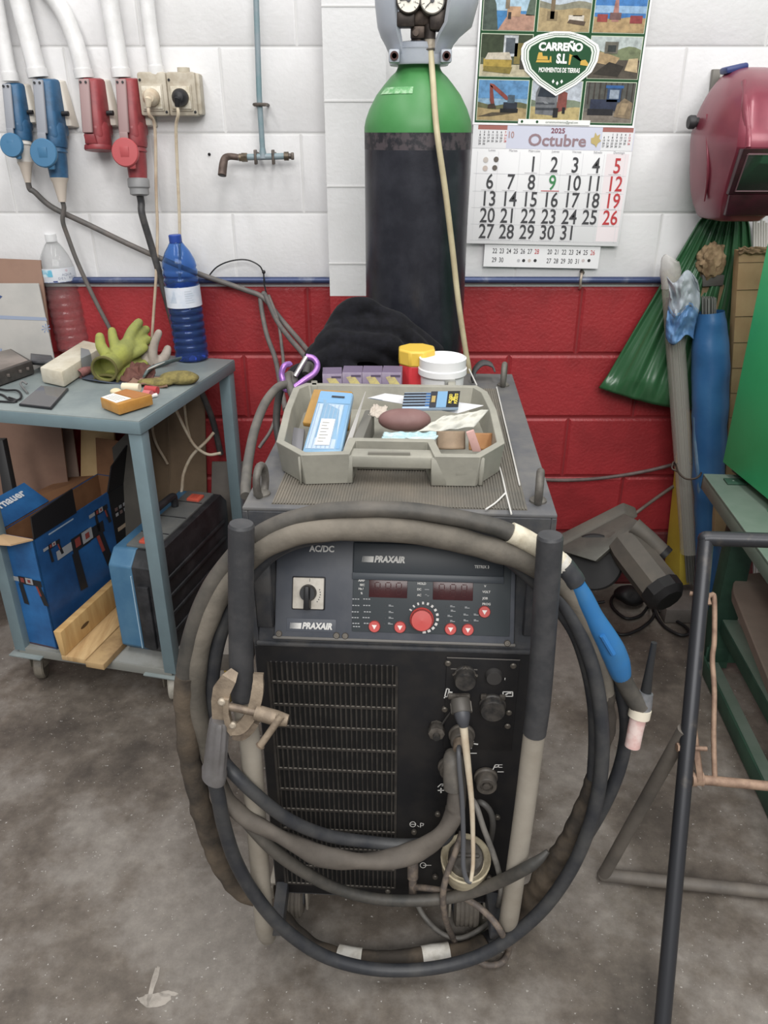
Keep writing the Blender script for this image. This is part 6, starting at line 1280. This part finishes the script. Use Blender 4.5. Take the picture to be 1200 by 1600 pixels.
for gx, st in ((.03, 0), (.80, 2)):
    dd = 1
    for r in range(5):
        for c in range(7):
            if (r == 0 and c < st) or dd > (30 if st == 0 else 31): continue
            ptext(str(dd), gx+.014+.0262*c, .945-.024*r, .0068, rd if c == 6 else dk, bold=.02); dd += 1
colx = [.105+.1325*i for i in range(7)]; rowv = [.685, .535, .390, .245, .105]
for i, s in enumerate(('Lunes', 'Martes', 'Miércoles', 'Jueves', 'Viernes', 'Sábado', 'Domingo')): ptext(s, colx[i]+.02, .800, .008, ink('#9a979c'))
for v in [.605, .455, .315, .172, .03]: prect(.02, v, .985, v+.0035, ink('#d3d2d6'))
for i in range(8): prect(.035+.1325*i, .03, .0375+.1325*i, .79, ink('#d9d8dc'))
prect(.845, .04, .985, .79, ink('#ebdfe2'), .0082)
day = 1
for r in range(5):
    for c in range(7):
        if r == 0 and c < 2: continue
        if day > 31: break
        ptext(str(day), colx[c]+.02, rowv[r], .0535, gn if day == 9 else (rd if c == 6 else dk), bold=.010, sx=.80); prect(colx[c]-.03, rowv[r]-.068, colx[c]+.05, rowv[r]-.063, ink('#c9c6c9'), .0088)
        day += 1
prect(.455, .468, .57, .474, rd, .009)
for u, v, c in ((.09, .72, '#c9bfb8'), (.09, .65, '#c9b9b0'), (.155, .725, '#6a625c'), (.15, .655, '#6a625c')): b.lathe([(.007, .0090), (0, .0090)], ink(c), T(px0+PW*u, py0+PH*v, 0), 10)
b.build('date_pad', cal)
b = MB(CF_.M); s0 = cu(755, 417); s1 = cu(934, 419); sx0, sx1, sy0 = s0.x, s1.x, (s0.y+s1.y)/2; b.box(((sx0+sx1)/2, (sy0+py0+.05)/2, .0008), (sx1-sx0, py0+.05-sy0, .0012), wht)
def srow(txts, u0, du, py, redlast):
    yv = cu(820, py).y
    for i, s in enumerate(txts): b.text(s, sx0+(sx1-sx0)*(u0+du*i), yv, .0185, rd if (redlast and i == len(txts)-1) else dk, .0019, sx=.72, bold=.006)
srow(['22', '23', '24', '25', '26', '27', '28'], .09, .0605, 393, True); srow(['29', '30'], .09, .0605, 407, False); srow(['20', '21', '22', '23', '24', '25', '26'], .565, .062, 393, True); srow(['27', '28', '29', '30', '31'], .565, .062, 407, False)
for px, c in ((810, '#b9b9bd'), (818, '#3a3a3c'), (827, '#c7b9b0'), (836, '#3a3a3c'), (911, '#c7b9b9'), (920, '#3a3a3c')): p = cu(px, 407); b.lathe([(.0045, .0019), (0, .0019)], ink(c), T(p.x, p.y, 0), 10)
b.build('lower_sheet', cal)

# ================================================================== welding helmet
hel_m = mat('#8c3547', .34, .2, col2='#7f3041', sc=6, coat=.3); hel_d = mat('#4b1d2a', .35, col2='#3a1a22', sc=20); glass = mat('#2f332e', .08, spec=.9)
HX, HYW, HZ0, HZ1 = .918, 2.27, 1.200, 1.552; HH = HZ1-HZ0
ht = thing('welding_helmet', 'glossy dark pink welding helmet hanging on the wall above the green bag', 'helmet', T(HX, HYW, HZ0))
lev = [(0, .030, .05, .06), (.03, .058, .12, .03), (.09, .080, .185, .01), (.18, .102, .235, 0), (.30, .119, .262, 0), (.42, .127, .282, 0), (.50, .124, .290, 0), (.56, .120, .272, 0), (.66, .114, .245, 0), (.76, .106, .220, 0), (.84, .098, .198, 0), (.92, .084, .170, 0), (1., .066, .138, 0)]
def hring(w_, d_):
    # half outline from the back edge round to the front; flat cheek, chamfer, flat brow
    pts = [(1.0, .10), (1.0, .32), (.985, .50), (.93, .70), (.76, .95), (.62, .985), (.30, 1.0), (0, 1.0)]
    return [(x*w_, -y*d_) for x, y in pts]+[(-x*w_, -y*d_) for x, y in pts[-2::-1]]
b = MB(T(HX, HYW, 0)); rings = []
for t_, w_, d_, dy in lev: rings.append([(x, y-dy*0, HZ1-HH*t_) for x, y in hring(w_, d_)])
n = len(rings[0]); V = [p for r in rings for p in r]
fs = [(i*n+j, i*n+j+1, (i+1)*n+j+1, (i+1)*n+j) for i in range(len(rings)-1) for j in range(n-1)]
fs.append(tuple(range(n)))
b.add(V, fs, hel_m); sh = b.build('shell', ht, ang=30, solid=.004, sub=1)
# crease along the temple and a raised brow panel
b = MB(T(HX, HYW, 0))
for s in (-1, 1):
    b = MB(T(HX, HYW, 0)); b.tube(smooth([(s*.118, -.10, HZ1-HH*.30), (s*.119, -.14, HZ1-HH*.48), (s*.110, -.15, HZ1-HH*.66), (s*.098, -.125, HZ1-HH*.86)], 6), [.004, .008, .008, .003], hel_m, 10, flat=.6); b.build('shell_rib', ht); b = MB(T(HX, HYW, 0))
    b.tube(smooth([(s*.068, -.165, HZ1-HH*.10), (s*.082, -.235, HZ1-HH*.26), (s*.080, -.270, HZ1-HH*.42), (s*.078, -.280, HZ1-HH*.50)], 6), [.006, .010, .010, .008], hel_m, 10, flat=.6); b.build('shell_rib', ht)
# visor: dark frame on the slanted lower face with the filter window
def vis(x, t_, out):
    dt = [(.50, .290), (.56, .272), (.66, .245), (.76, .220), (.84, .198), (.92, .170), (1., .138)]
    for (ta, da), (tb_, db) in zip(dt, dt[1:]):
        if ta <= t_ <= tb_: d_ = da+(db-da)*(t_-ta)/(tb_-ta); break
    return Vector((HX+x, HYW-d_-out, HZ1-HH*t_))
b = MB(); q = [vis(-.092, .505, .004), vis(.092, .505, .004), vis(.076, .80, .004), vis(-.076, .80, .004)]; b.slab(q, (0, .03, 0), hel_d, .003)
q = [vis(-.072, .80, .006), vis(.072, .80, .006), vis(.056, .95, .014), vis(-.056, .95, .014)]; b.slab(q, (0, .025, 0), hel_d, .003); vf = b.build('visor_frame', ht)
b = MB(); q = [vis(-.076, .54, .006), vis(.076, .54, .006), vis(.064, .775, .006), vis(-.064, .775, .006)]; b.slab(q, (0, .004, 0), glass, .001); b.build('filter_window', vf)
b = MB(); b.tube([q[0], q[1], q[2], q[3], q[0]], .0022, mat('#7b5a62', .4), 6); b.build('window_rim', vf)
for s in (-1, 1):
    b = MB(T(HX+s*.124, HYW-.055, HZ1-HH*.345) @ Ry(s*90)); b.lathe([(.011, -.006), (.011, .004), (.016, .006), (.0165, .018), (.014, .022), (0, .022)], mat('#2f2f31', .5), None, 18); b.build('side_knob', ht)
b = MB(T(HX-.045, HYW-.035, HZ1-.002) @ Ry(-12)); b.box((0, 0, 0), (.055, .05, .016), mat('#2f3f78', .45), .006); b.build('headband_knob', ht)
b = MB(); q = [P(1115, 108, 2.30), P(1240, 108, 2.30), P(1240, 155, 2.30), P(1110, 155, 2.30)]; b.slab(q, (0, .016, 0), mat('#7d7972', .6), .001); o = P(1128, 120, 2.299); b.lathe([(.006, 0), (.005, .003), (0, .003)], mat('#d9d5cf', .4), look(o, (0, -1, 0)), 12)
b.cyl(P(1175, 130, 2.30), P(1175, 128, 2.235), .006, mat('#7d7972', .5, .5), 10); tag(b.build('mounting_board'), 'grey mounting board with a screw and peg behind the helmet', 'board')
# green bag
bag_m = bpy.data.materials.new('green plastic film'); bag_m.use_nodes = True; bs_ = bag_m.node_tree.nodes['Principled BSDF']
bs_.inputs['Base Color'].default_value = (*lin('#30653d'), 1); bs_.inputs['Roughness'].default_value = .28; bs_.inputs['Transmission Weight'].default_value = .15; bs_.inputs['Specular IOR Level'].default_value = .7
b = MB(); nU, nV = 130, 46
L = [(1122, 318), (1092, 345), (1062, 395), (1020, 465), (985, 525), (950, 585), (935, 606)]; Rr = [(1160, 318), (1172, 352), (1178, 400), (1176, 465), (1172, 525), (1168, 590), (1164, 640)]
def lerp(tab, v): k = v*(len(tab)-1); i = min(int(k), len(tab)-2); f = k-i; return (tab[i][0]*(1-f)+tab[i+1][0]*f, tab[i][1]*(1-f)+tab[i+1][1]*f)
def bagf(u, v, back=False):
    l, r = lerp(L, v), lerp(Rr, v); x = l[0]+(r[0]-l[0])*u; y = l[1]+(r[1]-l[1])*u+14*math.sin(PI*u)*v*v
    fan = (math.sin(u*46+3*noise.noise(Vector((u*5, v*2, 0))))*.5+math.sin(u*91+v*2)*.3)*(.010*(1-v)**.5*(.35+.65*min(1, v*4))+.0010)
    bul = .012+.075*math.sin(PI*u)**.7*(v**1.4)*(1-.35*max(0, v-.85)/.15)
    Yv = 2.300-(bul+fan+.006*noise.noise(Vector((u*9, v*7, 1)))) if not back else 2.306
    return P(x, y, max(2.15, Yv))
b.grid(lambda u, v: bagf(u, v), nU, nV, bag_m); b.grid(lambda u, v: bagf(u, v, True), 30, 20, bag_m)
tag(b.build('plastic_bag', ang=70, solid=.0008), 'dark green pleated plastic bag hanging on the wall below the helmet', 'bag')

# ================================================================== long rods and packages leaning in the corner
clr = mat('#cfcabd', .2, alpha=.34); rodm = mat('#93958f', .35, .7); 
plk = [Z(1036, 938, .0), Z(1105, 938, .0)]
def rods(t, a, c, n, rr, spread, m):
    for k in range(n):
        an = k*2.4; r = spread*math.sqrt((k+.5)/n); o = Vector((r*math.cos(an), r*math.sin(an), 0)); b = MB(); b.cyl(a+o, c+o, rr, m, 6); b.build('filler_rod', t)
t = thing('rod_tube', 'long clear plastic tube full of filler rods leaning at the wall corner', 'tube', T(P(1084, 925, 2.16)))
top, bot = P(1047, 420, 2.235), P(1078, 862, 2.165); dv = (bot-top).normalized()
b = MB(); b.tube([top+dv*.0, top+dv*.12, bot-dv*.05, bot], [.026, .027, .0285, .030], clr, 20, caps=False, wob=.06, wsc=14); b.build('clear_tube', t)
rods(t, top+dv*.08, bot+dv*.11, 26, .0019, .018, rodm)
b = MB(); b.tube(smooth([top+dv*.05, top+dv*.0, top-dv*.02, top-dv*.03+Vector((.006, 0, 0))], 4), [.027, .0275, .024, .019], mat('#c4c0bb', .3, alpha=.5), 14, caps=False, wob=.25, wsc=40); b.build('torn_end', t)
t = thing('rod_package', 'blue plastic sleeve of filler rods standing right of the clear tube', 'package', T(P(1110, 930, 2.17)))
top, bot = P(1110, 496, 2.19), P(1106, 985, 2.09); dv = (bot-top).normalized(); blue_f2 = mat('#235a8e', .35, col2='#2f689a', sc=9, lo=.35, hi=.65, bump=.2, bsc=40)
b = MB(); b.tube(smooth([top-dv*.015, top+dv*.02, top+dv*.12, top+dv*.28, top+dv*.50, top+dv*.62, bot], 6), [.038, .040, .044, .050, .052, .050, .046, .044, .040, .038, .038], blue_f2, 28, caps=False, wob=.12, wsc=18); b.build('blue_sleeve', t)
rods(t, top-dv*.055+Vector((-.006, 0, 0)), bot-dv*.02, 30, .0019, .020, rodm)
b = MB(); b.tube(smooth(pw((1088, 650, 2.16), (1092, 700, 2.15), (1098, 760, 2.135), (1104, 850, 2.12), (1100, 960, 2.1)), 6), [.014, .022, .026, .026, .022], mat('#5f86a8', .25, col2='#7f9db5', sc=14, trans=.3), 16, wob=.15, wsc=24, flat=.6); tag(b.build('plastic_sleeve'), 'cloudy blue-grey plastic sleeve squeezed between clear tube and blue package', 'sleeve')
b = MB(); c0 = P(1068, 470, 2.16)
def crum(u, v):
    px = 1042+48*u+4*math.sin(5*v); py = 432+105*v*(1-.25*abs(u-.55))+10*math.sin(7*u); return P(px, py, 2.175-.03*math.sin(PI*u)-.018*noise.noise(Vector((u*4, v*5, 2)))-.008*noise.noise(Vector((u*11, v*12, 5))))
pl1 = mat('#97a1ab', .6, col2='#aeb4ba', sc=14); pl2 = mat('#4f7db0', .55, col2='#6a90b8', sc=12)
b.grid(lambda u, v: crum(u, v*.56), 30, 18, pl1); b.grid(lambda u, v: crum(u*(1-.1*v)+.05*v, .50+v*.5), 30, 18, pl2); tag(b.build('crumpled_plastic', ang=50, solid=.0015), 'crumpled clear and light blue plastic wrapped round the clear tube', 'plastic')
kr = mat('#a98d63', .75, col2='#98794f', sc=8, lo=.35, hi=.65); krd = mat('#8d7352', .8, col2='#7b6346', sc=10)
t = thing('cardboard_tube_box', 'slim brown carton with a torn crumpled top behind the blue package', 'carton', T(P(1122, 900, 2.24)))
b = MB(); b.hexa([P(1092, 445, 2.265), P(1132, 445, 2.265), P(1140, 880, 2.225), P(1108, 880, 2.225)], [p+Vector((0, .04, 0)) for p in (P(1092, 445, 2.265), P(1132, 445, 2.265), P(1140, 880, 2.225), P(1108, 880, 2.225))], krd, .002); b.build('carton_body', t)
b = MB(); b.ball(tuple(P(1111, 408, 2.265)), (.036, .026, .050), mat('#a58a66', .85, col2='#7d6446', sc=40), 4, nz=.34, nsc=75); b.build('torn_top', t)
b = MB(); b.slab([P(1098, 430, 2.255), P(1132, 430, 2.255), P(1130, 446, 2.255), P(1098, 448, 2.255)], (0, .05, 0), mat('#5b5754', .5), .001); b.build('dark_band', t)
t = thing('flat_carton', 'flat corrugated brown carton standing at the right edge beside the green cabinet', 'carton', T(P(1180, 720, 2.2)))
b = MB(); q = [P(1155, 392, 2.20), P(1240, 392, 2.20), P(1225, 800, 2.12), P(1130, 800, 2.12)]; b.slab(q, (0, .035, 0), kr, .002)
for k in range(10):
    f = .04+.095*k; p0 = q[0]*(1-f)+q[3]*f; p1 = q[1]*(1-f)+q[2]*f; b.tube([p0+Vector((0, -.0006, 0)), (p0+p1)/2+Vector((0, -.001, .002)), p1+Vector((0, -.0006, 0))], .0011, krd, 6)
b.build('carton_body', t)
b = MB(); b.grid(lambda u, v: P(1154+56*u, 396-10*v+3*noise.noise(Vector((u*9, v, 0))), 2.19+.01*noise.noise(Vector((u*7, v*3, 4)))), 24, 6, krd); b.build('torn_edge', t, solid=.003)
for k in range(7): b = MB(); b.cyl(P(1178+4*k, 342+3*(k % 3), 2.28), P(1178+4*k, 900, 2.16), .0035, mat('#c9c6c0', .45), 8); tag(b.build('thin_rod'), 'thin pale rod in the bunch showing above the corrugated carton', 'rod', 'pale rods above the corrugated carton')
b = MB(); q0 = [P(1068, 612, 2.285), P(1082, 612, 2.285), P(1096, 908, 2.245), P(1034, 886, 2.245)]
yl = mat('#cdb51e', .45, col2='#bfa51c', sc=6); b.hexa([P(1068, 612, 2.27), P(1080, 612, 2.27), P(1084, 912, 2.20), P(1062, 916, 2.20)], [P(1066, 612, 2.285), P(1078, 612, 2.285), P(1050, 890, 2.27), P(1038, 882, 2.27)], yl, .003); tag(b.build('yellow_board'), 'tapering yellow board standing behind the clear rod tube', 'board')
b = MB(); b.tube(smooth(pw((1056, 727, 2.17), (1060, 738, 2.13), (1072, 748, 2.105), (1088, 747, 2.10), (1096, 738, 2.12), (1092, 730, 2.18), (1070, 722, 2.225), (1057, 725, 2.18)), 8), .0030, mat('#4b4038', .5, .5, wob if False else None) if False else mat('#4b4038', .55, .5), 8)
b.tube(smooth(pw((1056, 727, 2.17), (1052, 722, 2.16), (1050, 732, 2.15), (1058, 736, 2.14)), 5), .0028, mat('#4b4038', .55, .5), 8); tag(b.build('wire_tie'), 'twisted rusty wire tied round the rod tubes at bench height', 'wire')
b = MB(); b.box(tuple(P(1075, 940, 2.12)+Vector((.0, .02, -.03))), (.16, .12, .05), mat('#77706a', .7, col2='#66605a', sc=10), .003); tag(b.build('steel_block'), 'low grey slab on the floor under the clear rod tube', 'block')
# hoses along the wall
b = MB(); b.tube(smooth(pw((795, 742, 2.29), (860, 750, 2.29), (930, 748, 2.29), (1000, 738, 2.285), (1060, 724, 2.28), (1100, 715, 2.28)), 8), .0058, mat('#5a4a48', .55, col2='#6b5c58', sc=20), 10); tag(b.build('rubber_hose'), 'thin grey hose running level across the red wall right of the machine', 'hose')
b = MB(); b.tube(smooth(pw((860, 872, 2.15), (890, 865, 2.17), (935, 845, 2.19), (985, 808, 2.21), (1030, 775, 2.26), (1070, 748, 2.285)), 8), .0055, mat('#5d5048', .55, col2='#6f625a', sc=20), 10); tag(b.build('rubber_hose'), 'thin grey hose slanting down across the grinder on the floor', 'hose')
# ================================================================== cut-off grinder on the floor
GY = 2.02; gp = mat('#625b52', .65, col2='#54504a', sc=14, lo=.35, hi=.65); gal = mat('#6b6a62', .45, .35, col2='#5d5c56', sc=12); gblk = mat('#1f1e1f', .5)
gt = thing('power_saw', 'dusty old circular saw lying on the floor by the red wall', 'power tool', T(Z(960, 940, 0)))
b = MB(); q = pw((866, 862, 2.02), (922, 880, 1.95), (1000, 812, 2.02), (985, 800, 2.10)); b.slab(pw((868, 858, 2.05), (930, 877, 1.97), (1000, 815, 2.03), (975, 802, 2.12)), (.012, .012, -.012), gal, .003)
q = pw((866, 856, 2.05), (977, 800, 2.12), (998, 808, 2.13), (886, 872, 2.04)); b.slab(q, (0, .035, .018), gp, .006); b.build('base_plate', gt)
b = MB(); qv = pw((888, 872, 1.99), (926, 880, 1.95), (950, 868, 1.94), (968, 862, 1.95), (1005, 818, 2.0), (985, 804, 2.03)); b.prism([(0, 0)], 0, 0, gal) if False else None
M_ = look(P(928, 878, 2.03), (-.35, -.75, .45)); b.lathe([(0, -.012), (.080, -.012), (.085, -.008), (.085, .008), (.080, .012), (0, .012)], gblk, M_, 40); b.build('blade_guard', gt)
def prismY(b, pxs, y0, dv, m, bev=.006): q = pw(*[(x, y, y0) for x, y in pxs]); b.slab(q, dv, m, bev)
b = MB(); e0, e1 = P(985, 860, 1.98), P(1030, 918, 1.86); b.tube([e0-(e1-e0)*.25, e0, e1], [.050, .056, .056], gp, 8); b.build('motor_housing', gt, ang=30)
b = MB(); b.tube([e1, e1+(e1-e0)*.22, e1+(e1-e0)*.34], [.058, .057, .04], gblk, 10); b.build('end_cap', gt, ang=30)
b = MB(); h0, h1_ = P(990, 822, 2.0), P(1034, 862, 1.95); b.tube(smooth([h0, h0*.5+h1_*.5+Vector((0, 0, .006)), h1_], 4), [.026, .022, .022, .024], gp, 12); b.tube([h1_, h1_+(h1_-h0)*.16], [.026, .025], gblk, 12); b.build('handle', gt)
b = MB(); b.tube(smooth([e1+Vector((-.01, -.02, -.03)), Z(1015, 945, .02), Z(1000, 962, .008), Z(978, 966, .008), Z(958, 950, .008), Z(956, 935, .010), Z(970, 925, .02), Z(1000, 928, .025), Z(1020, 945, .02), Z(1020, 965, .008), Z(995, 985, .008), Z(965, 990, .006), Z(935, 960, .006), Z(925, 945, .008), Z(945, 940, .02)], 8), .0050, gblk, 10)
b.tube(smooth([Z(1030, 955, .012), Z(1048, 965, .008), Z(1072, 980, .008), Z(1076, 990, .008), Z(1062, 992, .008), Z(1040, 980, .008), Z(1028, 965, .01), Z(1022, 950, .02)], 8), .0050, gblk, 10); b.build('power_cord', gt)
b = MB(); b.ball(tuple(Z(985, 930, .035)), (.05, .04, .03), gblk, 3, nz=.3, nsc=25); b.build('cord_bundle', gt)
# ================================================================== green steel bench and cabinet
gst = mat('#64796a', .5, col2='#76877a', sc=7, lo=.35, hi=.65); gdk = mat('#2b4a3c', .5, col2='#355a47', sc=8); gbr = mat('#00bc70', .42, col2='#00b46a', sc=6)
BZ = .585; bfl = Z(1099, 740, BZ)
yb = math.radians(4.5); bdx = Vector((math.cos(yb), -math.sin(yb), 0)); bdy = Vector((math.sin(yb), math.cos(yb), 0))
BEN = Matrix(((bdx.x, bdy.x, 0, bfl.x), (bdx.y, bdy.y, 0, bfl.y), (0, 0, 1, 0), (0, 0, 0, 1)))   # origin: far left corner, y negative toward the viewer
be = thing('steel_bench', 'green steel bench frame at the right edge carrying the bright green cabinet', 'bench', BEN)
b = MB(BEN); b.box((.30, -.45, BZ-.004), (.60, .90, .008), gst, .001); b.box((.004, -.45, BZ-.022), (.008, .90, .040), gst, .001); b.box((.30, -.004, BZ-.022), (.60, .008, .040), gst, .001); b.build('bench_top', be)
lx = .115
for x, y in ((lx, -.07), (.56, -.07), (lx, -.88), (.56, -.88)):
    b = MB(BEN); b.box((x, y, (BZ-.01)/2), (.062, .006, BZ-.02), gdk, .001); b.box((x-.028, y+.03, (BZ-.01)/2), (.006, .062, BZ-.02), gdk, .001); b.build('leg', be)
b = MB(BEN); b.box((lx-.02, -.47, .022), (.05, .86, .006), gst, .001); b.box((lx-.045, -.47, .030), (.006, .86, .05), gdk, .001); b.build('bottom_rail', be)
b = MB(BEN); b.box((lx+.01, -.47, .17), (.04, .86, .005), gst, .001); b.box((lx-.01, -.47, .15), (.006, .86, .04), gdk, .001); b.build('shelf_rail', be)
b = MB(BEN); b.box((.33, -.07, .05), (.5, .006, .05), gdk, .001); b.build('cross_rail', be)
b = MB(BEN); b.box((.065, -.055, BZ+.003), (.05, .035, .005), gdk, .001); b.lathe([(.004, .005), (0, .007)], gst, T(.06, -.055, BZ), 10); b.build('bracket_plate', be)
bst = mat('#85776a', .75, col2='#796b5f', sc=7); 
b = MB(BEN); q = [(.14, -.16, .20), (.27, -.12, .235), (.34, -.86, .235), (.16, -.86, .20)]; b.prism([(-.0, 0)], 0, 0, bst) if False else None
b.M = None; pr = [Z(x, y, .30) for x, y in ((1146, 925), (1146, 910), (1154, 900), (1168, 896), (1196, 893), (1260, 960), (1300, 1120), (1236, 1150))]; b.prism([(p.x, p.y) for p in pr], .27, .30, bst); b.box((1.13, 1.72, .225), (.05, .3, .085), bst, .004); tag(b.build('brown_board', bevel=.008), 'dusty brown board with rounded corner on the green bench lower rail', 'board')
b = MB(BEN); b.cyl((.20, -.02, .33), (.6, -.06, .33), .03, mat('#3f3835', .6), 14); tag(b.build('dark_roll'), 'dark round bar lying behind the brown board under the bench', 'bar')
b = MB(); b.slab(pw((1118, 780, 2.08), (1146, 800, 2.08), (1140, 850, 2.06), (1116, 850, 2.06)), (0, .06, 0), kr, .002); tag(b.build('carton_end'), 'small brown carton end seen between blue package and bench leg', 'carton')
c1 = Z(1129, 722, BZ+.028); c2 = Z(1204, 784, BZ+.028); gd = (c2-c1); gd.z = 0; gd = gd.normalized(); gx = Vector((-gd.y, gd.x, 0)); gx = gx if gx.x > 0 else -gx
gcb = thing('green_cabinet', 'bright green sheet-steel cabinet standing on the bench at the right edge', 'cabinet', T(c1.x, c1.y, BZ))
b = MB(); LL = .55; hgt = .62
b.hexa([c1, c1+gd*LL, c1+gd*LL+gx*.4, c1+gx*.4], [p+Vector((0, 0, hgt)) for p in (c1, c1+gd*LL, c1+gd*LL+gx*.4, c1+gx*.4)], gbr, .002); b.build('side_panel', gcb)
b = MB(); s_ = c2-gd*.005; b.hexa([s_-Vector((0, 0, .027)), s_+gd*.2-Vector((0, 0, .027)), s_+gd*.2+gx*.03-Vector((0, 0, .027)), s_+gx*.03-Vector((0, 0, .027))], [s_+Vector((0, 0, .005)), s_+gd*.2+Vector((0, 0, .005)), s_+gd*.2+gx*.03+Vector((0, 0, .005)), s_+gx*.03+Vector((0, 0, .005))], gbr, .001)
k = c1+gx*.03; b.hexa([k-Vector((0, 0, .027)), k+gd*.04-Vector((0, 0, .027)), k+gd*.04+gx*.03-Vector((0, 0, .027)), k+gx*.03-Vector((0, 0, .027))], [p+Vector((0, 0, .028)) for p in (k-Vector((0, 0, .027)), k+gd*.04-Vector((0, 0, .027)), k+gd*.04+gx*.03-Vector((0, 0, .027)), k+gx*.03-Vector((0, 0, .027)))], gdk, .001); b.build('foot', gcb)
# ================================================================== black tube trestle in the right foreground
blkp = mat('#36373b', .38, .35, col2='#6b6258', sc=9, lo=.55, hi=.72); dusty = mat('#5c5650', .6, col2='#746c63', sc=12, lo=.35, hi=.65); rst = mat('#a3866f', .65, .2, col2='#7f6453', sc=30, lo=.4, hi=.62)
topp = D(1103, 842, 1.40); ft = D(1035, 1600, 1.30); leg_d = (ft-topp).normalized(); foot = topp+leg_d*((topp.z-.013)/-leg_d.z)
stn = thing('tube_trestle', 'black steel tube trestle with rusty rods standing in the right foreground', 'stand', T(foot.x, foot.y, 0))
b = MB(); b.tube([topp, foot], .0135, blkp, 18); b.build('front_leg', stn)
b = MB(); e = topp+(D(1230, 846, 1.37)-topp).normalized()*.62; b.tube(smooth([topp+Vector((-.004, 0, .0)), topp*.9+e*.1+Vector((0, 0, .001)), e], 6), .0135, blkp, 18); b.ball(tuple(topp), .0145, blkp, 2); b.build('top_bar', stn)
jt = D(1070, 1140, 1.36); rf = Z(943, 1367, .016)
b = MB(); b.tube([jt, rf], .0128, dusty, 16); b.build('rear_leg', stn)
b = MB(); rb_ = rf+(Z(1240, 1398, .016)-rf).normalized()*.62; b.tube([rf, rb_], .0135, dusty, 16); b.ball(tuple(rf), .0138, dusty, 2); b.build('base_bar', stn)
b = MB(); b.tube(smooth([D(1108, 945, 1.38), D(1106, 934, 1.385), D(1111, 930, 1.39), D(1116, 936, 1.39), D(1116, 1000, 1.385), D(1113, 1030, 1.385), D(1116, 1080, 1.38), D(1115, 1150, 1.375), D(1117, 1222, 1.37)], 6), .0046, rst, 10); b.build('hanging_rod', stn)
b = MB(); b.cyl(D(1078, 927, 1.40), D(1100, 932, 1.39), .0045, rst, 10); b.lathe([(.010, -.006), (.010, .006), (0, .006)], rst, look(D(1090, 930, 1.395), (1, 0, 0)), 6); b.build('hook_bolt', stn)
b = MB(); x0 = D(1093, 1218, 1.375); x1 = x0+(D(1240, 1232, 1.34)-x0).normalized()*.60; b.tube([x0, x1], .0085, rst, 12); b.build('cross_bar', stn)
b = MB(); b.tube([e, foot+(e-topp)], .0135, blkp, 18); b.ball(tuple(e), .0145, blkp, 2); b.build('front_leg', stn)
b = MB(); b.tube([jt+(e-topp), rb_], .0128, dusty, 16); b.build('rear_leg', stn)
b = MB(); b.slab([D(1079, 1140, 1.365), D(1088, 1140, 1.365), D(1099, 1222, 1.36), D(1090, 1224, 1.36)], (.004, .01, .002), rst, .001); b.slab([D(1084, 1165, 1.372), D(1090, 1165, 1.372), D(1097, 1236, 1.365), D(1086, 1226, 1.365)], (.004, .012, .002), dusty, .001); b.build('pivot_plate', stn)
b = MB(); b.cyl(D(1062, 1168, 1.36), D(1104, 1170, 1.36), .0042, rst, 10); b.lathe([(.008, -.004), (.008, .004), (0, .004)], rst, look(D(1061, 1168, 1.36), (1, 0, 0)), 6); b.build('pivot_bolt', stn)
b = MB(); b.lathe([(.014, -.01), (.014, .01), (0, .01)], rst, look(D(1088, 1216, 1.375), (1, 0, 0)), 14); b.build('collar', stn)
